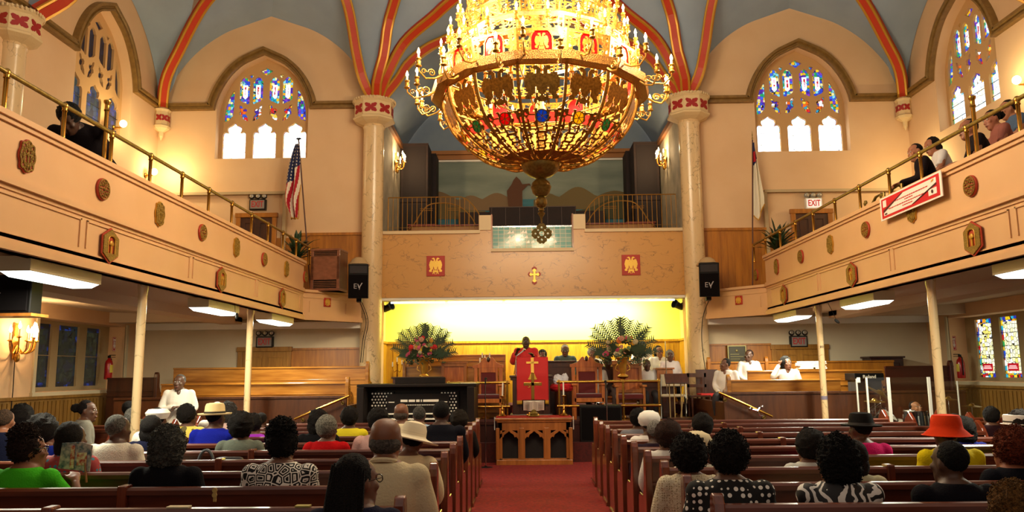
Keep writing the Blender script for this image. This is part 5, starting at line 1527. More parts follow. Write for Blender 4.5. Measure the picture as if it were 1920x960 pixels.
for s in (-1, 1):
    for k in range(9):
        m.box(R @ Vector((s*.10, -.032, .03+k*.016))+Vector((0, 0, .12)), (.12, .002, .004), rot=R)
build('printed_lines', m, mat('ink_grey', '8a8078', .8), b)
c = thing('altar_cross', 'tall plain brass cross standing on the communion table behind the Bible', 'cross', (TC-.01, 14.95, TZ+.01))
m = MB(); m.b2((-.03, -.015, .06), (.03, .015, .80)); m.b2((-.17, -.015, .55), (.17, .015, .61)); build('cross', m, brass, c, bevel=.004)
m = MB(); m.b2((-.12, -.06, 0), (.12, .06, .03)); m.b2((-.08, -.045, .03), (.08, .045, .06)); build('base', m, brass, c, bevel=.004)
for px, w in ((942, 'left'), (1057, 'right')):
    x = at_y(px, 760, 14.85).x
    c = thing('candlestick', 'brass candlestick with a white candle at the %s end of the communion table' % w, 'candlestick', (x, 14.85, TZ+.01), 0, 'candlesticks on the communion table')
    m = MB(); m.smooth = True; m.lathe([(.085, 0), (.09, .01), (.05, .03), (.03, .06), (.018, .10), (.03, .12), (.014, .14), (.014, .22), (.03, .235), (.014, .25), (.014, .34), (.045, .36), (.045, .37), (.018, .375)], (0, 0, 0), 16); build('stick', m, brass, c)
    m = MB(); m.smooth = True; m.cyl((0, 0, .37), (.012 if px < 1000 else 0, 0, .61), .014, n=10); build('candle', m, mat('wax_white', 'efe8d8', .4), c)

# ---- brass chancel rails
def brass_rail(xa, xb, y, posts, lab):
    o = thing('chancel_rail', lab, 'railing', (xa, y, .72), 0, 'brass chancel rails')
    z1, z2 = at_y(1000, 717, y).z-.72, at_y(1000, 762, y).z-.72
    for z in (z1, z2):
        m = MB(); m.smooth = True; m.cyl((0, 0, z), (xb-xa, 0, z), .025, n=12); build('rail', m, brass, o)
    for x in posts:
        m = MB(); m.smooth = True; m.lathe([(.05, 0), (.05, .015), (.022, .03), (.022, z1-.03), (.032, z1-.03), (.035, z1), (.032, z1+.03), (.01, z1+.045)], (x-xa, 0, 0), 12); m.ell((x-xa, 0, z2), (.035, .035, .035), 10, 8); build('post', m, brass, o)
X = lambda px, y: at_y(px, 720, y).x
brass_rail(X(838, 15.3), X(956, 15.3), 15.3, [X(840, 15.3), X(951, 15.3)], 'brass double rail on the dais left of the pulpit')
brass_rail(X(1044, 15.3), X(1238, 15.3), 15.3, [X(1048, 15.3), X(1168, 15.3), X(1235, 15.3)], 'brass double rail on the dais right of the pulpit')

# ---- bishop chairs
velvet = mat('red_velvet', '5c0d0c', .9, sheen=.4)
chair_oak = mat('chair_oak', 'cc742c', .38, kind='wood', color2='984a18', scale=4, stretch=(1, 1, .15), coat=.3)
def bishop_chair(px, y, lab, w=.60):
    x = X(px, y); o = thing('pulpit_chair', lab, 'chair', (x, y, .72), 0, 'carved pulpit chairs')
    W = w/2
    for s in (-1, 1):
        m = MB(); m.b2((s*W, .42, 0), (s*(W-.07), .5, 1.02)); m.b2((s*(W-.10), .43, .45), (s*(W-.14), .49, 1.02)); build('back_post', m, chair_oak, o, bevel=.006)
        m = MB(); m.b2((s*W, -.02, 0), (s*(W-.06), .05, .66)); build('leg', m, chair_oak, o, bevel=.006)
        m = MB(); m.b2((s*(W+.02), -.05, .66), (s*(W-.08), .46, .70)); build('arm_rest', m, chair_oak, o, bevel=.008)
    m = MB()
    top = [(-W-.03, 1.02), (W+.03, 1.02), (W+.03, 1.08), (W-.02, 1.09), (W*.62, 1.12), (W*.42, 1.19), (W*.30, 1.235), (W*.16, 1.225), (W*.12, 1.17), (W*.05, 1.14)]
    m.plate(top+[(-x_, z_) for x_, z_ in reversed(top[2:])], .06, lambda u, v, ww: Vector((u, .43+ww, v)))
    m.b2((-W+.14, .43, .93), (W-.14, .49, 1.02)); build('pediment', m, chair_oak, o, bevel=.006)
    m = MB(); m.smooth = True; m.ell((0, .45, 1.19), (.035, .03, .06), 10, 8); build('finial', m, walnut, o)
    m = MB(); m.b2((-W+.14, .44, .50), (W-.14, .48, .93)); build('back_cushion', m, velvet, o, bevel=.012)
    m = MB(); m.b2((-W+.05, -.02, .42), (W-.05, .44, .50)); build('seat_cushion', m, velvet, o, bevel=.02)
    m = MB(); m.b2((-W+.02, -.02, .34), (W-.02, .46, .42)); build('seat_frame', m, chair_oak, o, bevel=.005)
bishop_chair(914, 15.75, 'carved oak chair with red velvet back left of the pulpit', .58)
bishop_chair(1104, 15.75, 'carved oak chair with red velvet back right of the pulpit', .62)
def panel_chair(px, y, lab, w=.52, h=1.12):
    x = X(px, y); o = thing('panelled_armchair', lab, 'chair', (x, y, .72), 0, 'tall panelled armchairs on the dais')
    W = w/2
    m = MB(); m.b2((-W, .42, .35), (W, .47, h)); build('back_panel', m, chair_oak, o, bevel=.006)
    m = MB(); m.sweep2([(-W, .5), (W, .5), (W, h), (-W, h)], [(0, 0), (0, .03), (.06, .03), (.06, 0)], lambda u, v, q: Vector((u, .42-q, v)), closed=True); m.b2((-W-.02, .38, h), (W+.02, .5, h+.03)); build('back_frame', m, oak, o, bevel=.004)
    for s in (-1, 1):
        m = MB(); m.b2((s*W, -.02, 0), (s*(W-.05), .03, .62)); build('leg', m, oak, o, bevel=.005)
        m = MB(); m.b2((s*W, .42, 0), (s*(W-.05), .47, .4)); build('leg', m, oak, o, bevel=.005)
        m = MB(); m.b2((s*(W+.03), -.05, .62), (s*(W-.06), .42, .66)); build('arm_rest', m, oak, o, bevel=.006)
    m = MB(); m.b2((-W+.02, -.02, .38), (W-.02, .42, .48)); build('seat_cushion', m, velvet, o, bevel=.02)
panel_chair(848, 16.1, 'tall plain-panelled armchair behind the organ, left of the carved chair')
panel_chair(1182, 15.9, 'tall plain-panelled armchair under the right flower arrangement', .58, 1.05)
# ---- candelabra behind the left carved chair
def candelabra(px, py, y, n, lab, h=1.25, zb=.72, s=1.0):
    p = at_y(px, py, y); o = thing('candelabra', lab, 'candelabra', (p.x, y, zb)); h = p.z-zb
    m = MB(); m.smooth = True; m.lathe([(.12, 0), (.12, .02), (.03, .06), (.014, .12), (.014, h-.1), (.03, h-.08), (.012, h-.04)], (0, 0, 0), 14); build('stem', m, brass, o)
    for k in range(n):
        u = (k-(n-1)/2)/max(1, (n-1)/2); x = u*.10*s; z = h-.14+.16*(1-abs(u))*0+.10*((k*2) % 3)/2
        m = MB(); m.smooth = True; m.tube(bez([Vector((0, 0, h-.2)), Vector((x*.7, -.02, h-.24)), Vector((x, -.03*(k % 2), z))], 5), .007, 6); m.lathe([(.005, -.01), (.022, 0), (.02, .012)], (x, -.03*(k % 2), z), 10); a = build('arm', m, brass, o)
        m = MB(); m.smooth = True; m.cyl((x, -.03*(k % 2), z), (x, -.03*(k % 2), z+.11), .013, n=8); b_ = build('candle', m, mat('wax_white', 'efe8d8', .4), a)
candelabra(909, 668, 16.35, 5, 'brass candelabra with white candles behind the left carved chair')
candelabra(745, 676, 17.0, 3, 'brass candle standard beside the left column on the dais')
candelabra(1262, 690, 17.15, 3, 'brass candle standard at the right side of the choir')

# ---- organ console
OY = 13.7; ox0, ox1 = at_y(672, 740, OY).x, at_y(890, 740, OY).x; OW = (ox1-ox0)/2; OX = (ox0+ox1)/2
org_m = mat('organ_black_wood', '140c09', .5, kind='noise', color2='1c110c', scale=6, spec=.25)
o = thing('organ_console', 'wide black organ console with panels of white stop knobs left of the aisle front', 'organ', (OX, OY, 0))
m = MB(); m.b2((-OW, .35, 0), (OW, 1.0, 1.42)); m.b2((-OW, -.15, 0), (-OW+.12, .4, 1.42)); m.b2((OW-.12, -.15, 0), (OW, .4, 1.42)); m.b2((-OW-.03, -.02, 1.42), (OW+.03, 1.03, 1.47)); build('case', m, org_m, o, bevel=.01)
m = MB(); m.b2((-.42, .30, 1.47), (.46, .40, 1.58)); build('music_desk', m, org_m, o, bevel=.006)
for s, a, b in ((-1, -OW+.16, -OW+.56), (1, OW-.62, OW-.30)):
    R = Matrix.Rotation(radians(0), 3, 'Z')
    m = MB(); m.b2((a, .30, .86), (b, .36, 1.34)); jamb = build('stop_jamb', m, org_m, o)
    kb = MB(); kb.smooth = True
    for i in range(int((b-a)/.055)):
        for j in range(9):
            kb.lathe([(.008, 0), (.008, .02), (.016, .024), (.017, .036), (.006, .04)], (a+.03+i*.055+(.0275 if j % 2 else 0), .30, .89+j*.052), 6, axis=(0, -1, 0))
    k_ = build('stop_knobs', kb, mat('ivory', 'f0e6d0', .35, emit='f0e6d0', estr=.08), jamb); k_['kind'] = 'stuff'
ivory = mat('ivory')
for i in range(4):
    m = MB(); z = .78+i*.085; y = -.05+i*.09
    m.b2((-.52, y, z), (.52, y+.16, z+.02)); build('manual', m, ivory, o)
    m = MB()
    for k in range(36):
        if k % 7 not in (2, 6): m.b2((-.50+k*.0285, y+.06, z+.02), (-.50+k*.0285+.014, y+.16, z+.032))
    build('black_keys', m, black_m, o)
m = MB(); m.b2((-.54, .2, .66), (.54, .36, 1.30)); build('manual_back', m, org_m, o)
m = MB()
for a, b in ((-.30, -.18), (-.16, -.05), (-.03, .03), (.05, .07), (.09, .36)): q = MB(); q.b2((a, .185, 1.16), (b, .2, 1.20)); build('stop_tab_group', q, ivory, o)
for k in range(18): m.b2((-.2+k*.03, .19, 1.10), (-.19+k*.03+.008, .2, 1.115))
for s in (-1, 1): m.b2((s*.46-.05, .19, 1.15), (s*.46+.05, .2, 1.165))
build('stop_tabs', m, ivory, o)
m = MB(); m.b2((-.55, -.35, .0), (.55, .35, .04)); build('pedalboard', m, org_m, o)
m = MB(); m.box((.86, .3, 1.475), (.26, .16, .008), .2); tag(build('sheet_music', m, mat('paper_white'), None), 'loose white papers on the right end of the organ console', 'paper').location = (OX, OY, 0)

# ---- monitor, microphone stands, music stand, folding chair
p0, p1 = X(1086, 15.05), X(1164, 15.05)
o = thing('stage_monitor', 'black carpeted loudspeaker cabinet below the right brass rail', 'loudspeaker', ((p0+p1)/2, 15.02, .36))
w = (p1-p0)/2
m = MB(); m.rings([[Vector((x, -.0, 0)), Vector((x, .15, 0)), Vector((x, .15, .68)), Vector((x, .0, .66))] for x in (-w, w)]); build('cabinet', m, black_m, o, bevel=.01)
m = MB(); m.b2((-w+.03, -.012, .04), (w-.03, .0, .62)); build('grille', m, black_g, o)
m = MB(); m.smooth = True; m.tube([(-.08, .07, .68), (-.07, .07, .71), (.07, .07, .71), (.08, .07, .68)], .01, 6); build('handle', m, steel, o)
def mic_stand(px, pt_, pb, y, lab, zb=None, head=True):
    a, b = at_y(px, pt_, y), at_y(px, pb, y); zb = b.z if zb is None else zb; h = a.z-zb
    o = thing('microphone_stand', lab, 'microphone stand', (a.x, y, zb)); m = MB(); m.smooth = True
    m.lathe([(.13, 0), (.13, .012), (.03, .025), (.012, .04)], (0, 0, 0), 20); build('base', m, black_m, o)
    m = MB(); m.smooth = True; m.cyl((0, 0, .03), (0, 0, h), .009, n=8); m.cyl((0, 0, h*.55), (0, 0, h*.6), .015, n=8); build('pole', m, steel, o)
    if head:
        m = MB(); m.smooth = True; m.tube([(0, 0, h), (0, .02, h+.04), (0, .14, h+.10)], [.010, .013, .013], 8); m.ell((0, .16, h+.11), (.025, .03, .025), 10, 8); build('microphone', m, black_m, o)
mic_stand(910, 722, 845, 14.2, 'thin microphone stand in front of the left carved chair', 0)
mic_stand(1137, 728, 880, 13.9, 'microphone stand in front of the black monitor', 0)
mic_stand(1247, 640, 765, 16.0, 'tall thin microphone stand in front of the white-haired woman', .72, False)
y = 15.7; x = X(1262, y)
o = thing('folding_chair', 'beige folding chair right of the dais beside the column', 'chair', (x, y+.05, .72), radians(-12))
bz = mat('chair_beige', 'b8a88c', .5)
m = MB(); m.b2((-.24, .36, .62), (.24, .39, .86)); build('backrest', m, bz, o, bevel=.03)
m = MB(); m.b2((-.23, -.05, .42), (.23, .36, .47)); build('seat', m, bz, o, bevel=.02)
for s in (-1, 1):
    m = MB(); m.smooth = True; m.tube([(s*.24, .40, .86), (s*.24, .22, .44), (s*.24, -.08, 0)], .012, 6); build('leg', m, mat('grey_steel', '6c665c', .4, .6), o)
    m = MB(); m.smooth = True; m.tube([(s*.22, -.02, .43), (s*.22, .40, 0)], .012, 6); build('leg', m, mat('grey_steel'), o)
y = 15.55; p = at_y(1268, 712, y)
o = thing('music_stand', 'brown wooden music desk on pale legs in front of the beige folding chair', 'music stand', (p.x, y, .72))
m = MB(); R = Matrix.Rotation(radians(-35), 3, 'X'); m.box((0, .0, p.z-.72+.02), (.44, .03, .22), rot=R); m.b2((-.22, -.10, p.z-.72-.07), (.22, -.05, p.z-.72-.05)); build('desk', m, walnut, o)
for xx, dx in ((-.14, 0), (-.05, 0), (.08, 0), (.17, -.12)):
    m = MB(); m.smooth = True; m.cyl((xx, 0, p.z-.76), (xx+dx, 0, 0), .011, n=8); build('leg', m, mat('pale_brass_leg', 'a88c5c', .4, .5), o)
m = MB(); m.b2((-.30, -.2, 0), (.38, .25, .035)); tag(build('wooden_lid', m, walnut, None), 'flat dark wooden lid lying in front of the folding chair', 'board').location = (p.x+.1, 15.3, .735)
# chairs beside the right stair
o = thing('red_cushion_chair', 'dark chair with bright red seat between the right column and the stand', 'chair', (X(1330, 16.0), 16.0, .72))
m = MB(); m.b2((-.22, -.2, .42), (.22, .2, .48)); build('seat_cushion', m, mat('scarlet_cushion', 'a8140c', .8), o, bevel=.015)
m = MB()
for a in (-1, 1):
    for b_ in (-1, 1): m.b2((a*.22, b_*.2, 0), (a*.19, b_*.17, .42))
m.b2((-.22, .19, .42), (.22, .22, .95)); build('frame', m, walnut, o)
o = thing('side_chair', 'small dark chair behind the folding chair at the foot of the right column', 'chair', (X(1308, 15.95), 15.85, .72))
for a in (-1, 1):
    for b_ in (-1, 1): m = MB(); m.b2((a*.19, b_*.18, 0), (a*.16, b_*.15, .42)); build('leg', m, walnut, o)
m = MB()
m.b2((-.19, .17, .42), (-.15, .2, .88)); m.b2((.15, .17, .42), (.19, .2, .88)); m.b2((-.19, .17, .80), (.19, .2, .88)); m.b2((-.19, .17, .6), (.19, .2, .66)); build('frame', m, walnut, o)
m = MB(); m.b2((-.19, -.18, .42), (.19, .18, .45)); build('seat', m, walnut, o)

# ---- flower arrangements
def flowers(px, py, vb, y, lab, cols, seed, spread=1.0, stand=None):
    rnd = random.Random(seed)
    p = at_y(px, vb, y); o = thing('flower_arrangement', lab, 'flowers', (p.x, y, p.z))
    m = MB(); m.smooth = True; m.lathe([(.10, 0), (.10, .02), (.05, .05), (.07, .12), (.085, .22), (.10, .32), (.14, .36), (.13, .37)], (0, 0, 0), 18)
    m.tube([(.08, 0, .10), (.14, 0, .14), (.13, 0, .2), (.09, 0, .24)], .01, 6); m.tube([(-.08, 0, .10), (-.14, 0, .14), (-.13, 0, .2), (-.09, 0, .24)], .01, 6)
    build('vase', m, mat('vase_gold', 'c8963c', .3, .7), o)
    c = at_y(px, py, y)-Vector((p.x, y, p.z))
    m = MB(); base = Vector((0, 0, .34))
    def frond(a, el, L, m):
        d = Vector((cos(a)*cos(el), sin(a)*cos(el)*.6, sin(el))); sd = d.cross(Vector((0, 1, .1))).normalized()
        st = base+d*.08
        m.tube([st, st+d*L*.5, st+d*L+Vector((0, 0, -.1*L))], .003, 4)
        n = 10
        for i in range(n):
            t = .30+.7*i/n; q = st+d*L*t+Vector((0, 0, -.1*L*t*t)); l = .16*(1-abs(t-.55)*1.1)
            for s in (-1, 1):
                e = q+(sd*s*.8+d*.7)*l
                w = d*.013
                m.add([q-w*1.6, q+w*1.6, e+w*.4, e-w*.4], [(0, 1, 2, 3)])
    for k in range(9): frond(pi/2+(k-4)*.36+(pi if k % 2 else 0)*0, radians(88-abs(k-4)*9), .74*spread, m)
    for k in range(5): frond((0, pi)[k % 2]+.1*k, radians(50-8*k), .66*spread, m)
    for k in range(9): frond(2*pi*k/9, radians(15+20*rnd.random()), .46*spread, m)
    build('palm_fronds', m, mat('frond_green', '33442a', .6), o)['kind'] = 'stuff'
    m = MB(); m.smooth = True
    for k in range(160):
        a = rnd.random()*2*pi; r = .42*sqrt(rnd.random())*spread; q = Vector((r*cos(a), r*sin(a)*.6, .36+.2*rnd.random()-.3*r))
        m.ell(q, (.035, .012, .014), 5, 4, rot=Matrix.Rotation(rnd.random()*6, 3, 'Z') @ Matrix.Rotation(rnd.random()*2-1, 3, 'Y'))
    f_ = build('foliage', m, mat('foliage_green', '3c4c2c', .7), o); f_['kind'] = 'stuff'
    for k in range(34):
        u = (rnd.random()*2-1); v = rnd.random(); q = Vector((u*.34*spread*(1-.4*v), -.12-.08*rnd.random()+.10*abs(u), .42+.36*v))
        cname, col = cols[rnd.randrange(len(cols))]; r = .030+.028*rnd.random()
        m = MB(); m.smooth = True
        for i in range(7):
            a = 2*pi*i/7; m.ell(q+Vector((cos(a)*r*.6, -.008, sin(a)*r*.6)), (r*.5, r*.28, r*.5), 6, 4)
        m.ell(q+Vector((0, -r*.3, 0)), (r*.45, r*.35, r*.45), 6, 4)
        build('blossom', m, mat('petal_'+cname, col, .7), o)
    return o
FC = [('rose', 'a83850'), ('blush', 'b88468'), ('cream', 'b0a078'), ('pink', 'b84c68'), ('gold', 'b88418'), ('green', '6c7840')]
flowers(795, 655, 706, 16.2, 'flower arrangement with palm fronds in a gold vase behind the organ', FC+[('scarlet', 'c01818')], 3, 1.0)
flowers(1168, 655, 706, 15.6, 'orange and pink flower arrangement on a tall brass stand right of the pulpit', FC+[('orange', 'c86418'), ('amber', 'c87c20')], 8, 1.12)
p = at_y(1168, 706, 15.6); m = MB(); m.smooth = True; h = p.z-.72
m.lathe([(.16, 0), (.16, .02), (.05, .05), (.02, .1), (.02, .4), (.035, .42), (.02, .44), (.02, h-.06), (.10, h-.02), (.12, h)], (0, 0, 0), 18)
tag(build('flower_stand', m, brass, None), 'tall brass pedestal holding the right flower arrangement', 'stand').location = (p.x, 15.6, .72)
p = at_y(795, 706, 16.2); panel_box('flower_shelf', 'dark wooden ledge holding the left flower arrangement', 'table', p.x-.6, p.x+.35, 16.0, .72, p.z-.037, .4, walnut)

# ================================================================== choir loft furniture
def loft_rail(x0, x1, lab, flip):
    o = thing('loft_railing', lab, 'railing', (x0, 17.12, 4.73), 0, 'loft railings'); L = x1-x0; top = at_y(800, 370, 17.12).z-4.73
    rm = mat('rail_gilt_wire', 'b08440', .35, .7)
    def crv(x):
        u = x/L if not flip else 1-x/L                             # u=1 at the tank end
        return top if u < .78 else top*(1-.5*((u-.78)/.22)**2)
    m = MB(); m.smooth = True; m.tube([(L*i/40, 0, crv(L*i/40)) for i in range(41)], .013, 6); build('top_rail', m, rm, o)
    m = MB(); m.smooth = True; m.cyl((0, 0, .03), (L, 0, .03), .008, n=6); m.cyl((0, 0, .10), (L, 0, .10), .004, n=6); build('bottom_rail', m, rm, o)
    n = 19
    for i in range(n+1):
        x = L*i/n; m = MB(); m.smooth = True; m.cyl((x, 0, 0), (x, 0, crv(x)), .007 if i else .012, n=6); build('baluster', m, rm, o)
    for c in (.42, .72):
        cx = L*(c if not flip else 1-c); m = MB(); m.smooth = True
        for dz in (.62, .67): m.cyl((cx-.14, 0, top*dz), (cx+.14, 0, top*dz), .007, n=6)
        build('cross_bar', m, rm, o)
loft_rail(-3.18, -1.17, 'gilt wire railing on the marble wall left of the glass tank', False)
loft_rail(1.17, 3.18, 'gilt wire railing on the marble wall right of the glass tank', True)
for s, w in ((-1, 'left'), (1, 'right')):                            # second, arched stair railing deeper in the loft
    o = thing('stair_railing', 'arched gilt stair railing inside the %s side of the choir loft' % w, 'railing', (s*2.5, 18.2, 4.25), 0, 'arched stair railings in the loft')
    P = bez([Vector((s*.75, 0, .55)), Vector((s*.35, 0, .75)), Vector((s*.0, 0, 1.25)), Vector((-s*.3, 0, 1.36)), Vector((-s*.75, 0, 1.30)), Vector((-s*1.1, 0, 1.0)), Vector((-s*1.3, 0, .5))], 6)
    m = MB(); m.smooth = True; m.tube(P, .015, 6); build('top_rail', m, mat('rail_gilt_wire'), o)
    for i in range(2, 30, 3): m = MB(); m.cyl(Vector((P[i].x, 0, 0)), P[i], .007, n=6); build('baluster', m, mat('rail_gilt_wire'), o)
    panel_box('loft_bench', 'orange-brown bench front behind the %s loft railing' % w, 'bench', *sorted((s*1.2, s*2.75)), 17.8, 4.25, 4.98, .35, mat('loft_bench_oak', 'a8743c', .5, kind='wood', color2='8c5c2a', scale=3, stretch=(.2, 1, 1)), mat('loft_bench_top', '7c3014', .4))
    panel_box('loft_desk', 'dark red-brown desk near the %s wall of the choir loft' % w, 'desk', *sorted((s*2.3, s*2.95)), 18.6, 4.25, 5.15, .4, mat('loft_bench_top'))
tower_m = mat('tower_dark_brown', '1c0c0a', .75, kind='noise', color2='24100c', scale=5)
def tower(px0, px1, pt_, y, d, lab):
    a, b = at_y(px0, 300, y), at_y(px1, 300, y); zt = at_y((px0+px1)/2, pt_, y).z
    o = thing('organ_tower', lab, 'cabinet', ((a.x+b.x)/2, y, 4.25), 0, 'dark organ cabinets in the loft'); W = (b.x-a.x)/2; H = zt-4.25
    m = MB(); m.b2((-W, 0, 0), (W, d, H)); build('case', m, tower_m, o, bevel=.015)
    for za, zb in ((H*.52, H*.54), (H-.04, H), (0, .1)): m = MB(); m.b2((-W, -.02, za), (W, 0, zb)); build('moulding', m, tower_m, o)
    m = MB(); m.b2((-W+.07, -.01, .18), (W-.07, 0, H*.5)); m.b2((-W+.07, -.01, H*.56), (W-.07, 0, H-.08)); build('panel', m, mat('tower_panel', '160808', .8), o)
tower(751, 803, 269, 19.4, .7, 'tall dark organ cabinet at the left wall of the choir loft, front one')
tower(804, 818, 288, 20.1, .6, 'narrower dark organ cabinet behind the left front one')
tower(1188, 1236, 266, 19.4, .7, 'tall dark organ cabinet at the right wall of the choir loft, front one')
tower(1173, 1187, 283, 20.1, .6, 'narrower dark organ cabinet behind the right front one')
a, b = at_y(860, 400, 20.3).x, at_y(1135, 400, 20.3).x
o = thing('organ_chamber_front', 'long low dark cabinet row below the mural behind the glass tank', 'cabinet', ((a+b)/2, 20.3, 4.25)); W = (b-a)/2; H = at_y(1000, 388, 20.3).z-4.25
m = MB(); m.b2((-W, 0, 0), (W, .3, H*.93)); m.b2((-W*.58, -.06, 0), (W*.6, .3, H)); build('case', m, tower_m, o, bevel=.01)
m = MB()
for i in range(7): m.b2((-W*.55+i*W*.19, -.07, .1), (-W*.55+i*W*.19+.012, -.055, H))
m.b2((-W*.58, -.075, H-.02), (W*.6, -.055, H)); build('stile', m, mat('tower_edge', '4c3020', .5), o)
# baptistry glass with faint grid
gl = bpy.data.materials.new('tank_glass_tiles'); gl.use_nodes = True; nt = gl.node_tree; N = nt.nodes; L_ = nt.links
bs = N['Principled BSDF']; tc = N.new('ShaderNodeTexCoord'); bt = N.new('ShaderNodeTexBrick'); bt.offset = 0; bt.inputs['Scale'].default_value = 1.0
bt.inputs['Brick Width'].default_value = .125; bt.inputs['Row Height'].default_value = .09; bt.inputs['Mortar Size'].default_value = .006
bt.inputs['Color1'].default_value = lin('6cb0a8'); bt.inputs['Color2'].default_value = lin('a8c8b8'); bt.inputs['Mortar'].default_value = lin('e0dcc4')
mp = N.new('ShaderNodeMapping'); mp.inputs['Rotation'].default_value = (pi/2, 0, 0); L_.new(tc.outputs['Object'], mp.inputs[0]); L_.new(mp.outputs[0], bt.inputs[0]); L_.new(bt.outputs[0], bs.inputs['Base Color']); bs.inputs['Roughness'].default_value = .08
o = thing('baptistry_tank', 'pale green glazed tank with a grid of small panes above the marble wall', 'tank', (0, 17.35, 4.25))
m = MB(); m.b2((-.88, 0, 0), (.88, .9, .60)); build('tank_wall', m, mat('tank_teal', '5c9a90', .4), o)
m = MB(); m.b2((-.88, -.02, .0), (.88, 0, .62)); build('glazed_front', m, gl, o)
m = MB(); m.rings([[Vector((x, -.03, z)) for x, z in ((-.88, .60), (.88, .60), (.88, .63), (-.88, .63))], [Vector((x, .02, z)) for x, z in ((-.88, .60), (.88, .60), (.88, .63), (-.88, .63))]]); build('rim', m, steel, o)
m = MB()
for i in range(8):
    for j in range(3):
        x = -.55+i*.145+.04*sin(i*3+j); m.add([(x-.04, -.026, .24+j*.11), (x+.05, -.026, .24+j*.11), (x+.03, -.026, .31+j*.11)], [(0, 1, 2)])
build('pane_reflections', m, mat('reflection_white', 'f0ead8', .2), o)  # white triangles paint the reflections on the glazed front

# ================================================================== right stand: papers, plaque, piano, drums
for k, (px, py, w, lab) in enumerate(((1508, 694, .30, 'stack of white papers beside the woman with grey curls'), (1530, 690, .26, 'white paper box farther right on the bench, next to the gallery column'))):
    p = at_y(px, 703, 15.45)
    o = thing('paper_stack', lab, 'papers', (p.x, 15.35, 1.66)); 
    for j in range(5):
        m = MB(); m.box((.02*sin(j*2+k), 0, .015+j*.03), (w, .2, .026), .1*sin(j*3)); build('sheaf', m, mat('paper_white'), o)
p0, p1 = at_y(1363, 648, 16.95), at_y(1400, 692, 16.95)
o = thing('bronze_plaque', 'dark bronze memorial plaque on the wall between the two women in white', 'plaque', ((p0.x+p1.x)/2, 16.95, p1.z))
W, H = (p1.x-p0.x)/2, p0.z-p1.z
m = MB(); m.b2((-W, -.02, 0), (W, .03, H)); build('plate', m, mat('bronze_dark', '3a3424', .4, .5), o)
m = MB(); m.sweep2([(-W, 0), (W, 0), (W, H), (-W, H)], [(0, 0), (0, .02), (.02, .02), (.02, 0)], lambda u, v, w: Vector((u, -.02-w, v)), closed=True)
for j in range(6): m.b2((-W*.7, -.026, .06+j*.05), (W*(.4+.3*sin(j*2)), -.02, .068+j*.05))
m.ell((0, -.025, H*.78), (.03, .01, .03), 8, 6); build('raised_relief', m, mat('bronze_relief', '8c8050', .4, .6), o)
p0, p1 = at_y(1602, 700, 14.55), at_y(1658, 712, 14.55)
o = thing('keyboard_amplifier', 'black keyboard cabinet with maker lettering behind the drum shield', 'keyboard', ((p0.x+p1.x)/2, 14.55, .72)); W = (p1.x-p0.x)/2
zt = p0.z-.72
m = MB(); m.b2((-W, 0, zt-.13), (W, .45, zt)); build('top_case', m, black_m, o, bevel=.008)
m = MB(); m.b2((-W+.03, .05, 0), (W-.03, .4, zt-.13)); build('cabinet', m, mat('dark_grey_cloth', '2a2420', .8), o)
textobj('lettering', 'Roland', .085, mat('silver_lettering', 'd8d0b8', .4, emit='d8d0b8', estr=.2), o, (0, -.004, zt-.065), (pi/2, 0, 0), .002, bold=True)
p0, p1 = at_y(1638, 668, 16.4), at_y(1703, 700, 16.4)
panel_box('upright_cabinet', 'dark reddish upright cabinet against the wall behind the drum shield', 'cabinet', p0.x, p1.x, 16.56, 1.06, p0.z-.035, .4, mat('cabinet_oxblood', '3c1610', .4, kind='wood', color2='2c0f0a', scale=4))
acr = bpy.data.materials.new('acrylic'); acr.use_nodes = True; nt = acr.node_tree; N = nt.nodes
tr = N.new('ShaderNodeBsdfTransparent'); tr.inputs[0].default_value = (.93, .94, .92, 1); g_ = N.new('ShaderNodeBsdfGlossy'); g_.inputs['Roughness'].default_value = .05; mx = N.new('ShaderNodeMixShader'); mx.inputs[0].default_value = .06
nt.links.new(tr.outputs[0], mx.inputs[1]); nt.links.new(g_.outputs[0], mx.inputs[2]); nt.links.new(mx.outputs[0], N['Material Output'].inputs[0])
DS = 12.6
o = thing('drum_shield', 'clear acrylic folding drum shield with white hinges on the right side', 'screen', (at_y(1690, 800, DS).x, DS, 0))
ox = o.location.x
def corner(px, y): return Vector((at_y(px, 760, y).x-ox, y-DS, 0))
cor = [corner(1598, 12.9), corner(1628, 12.5), corner(1669, 12.35), corner(1745, 12.4), corner(1840, 13.1)]
for i in range(4):
    a, b = cor[i], cor[i+1]; H = 1.52 if i < 3 else 1.45; m = MB(); up = Vector((0, 0, 1)); n = (b-a).cross(up).normalized()*.004
    for z0, z1 in ((.0, 1.27), (1.27, H)):
        m.rings([[a+n+up*z0, b+n+up*z0, b-n+up*z0, a-n+up*z0], [a+n+up*z1, b+n+up*z1, b-n+up*z1, a-n+up*z1]])
    build('clear_panel', m, acr, o)
hm = mat('hinge_white', 'd0ccc0', .4)
for i, (c, H, r) in enumerate(((cor[0]*.62+cor[1]*.38, 1.5, .010), (cor[1], 1.52, .012), (cor[2], 1.52, .022), (cor[3], 1.52, .022), (cor[4]*.55+cor[3]*.45, 1.45, .006))):
    m = MB(); m.b2((c.x-r, c.y-.012, 0), (c.x+r, c.y+.012, H)); build('hinge_strip', m, hm, o)
m = MB(); a = cor[0]*.62+cor[1]*.38; m.b2((a.x, a.y-.02, 1.44), (cor[1].x, a.y-.01, 1.52)); build('top_label', m, white_m, o)
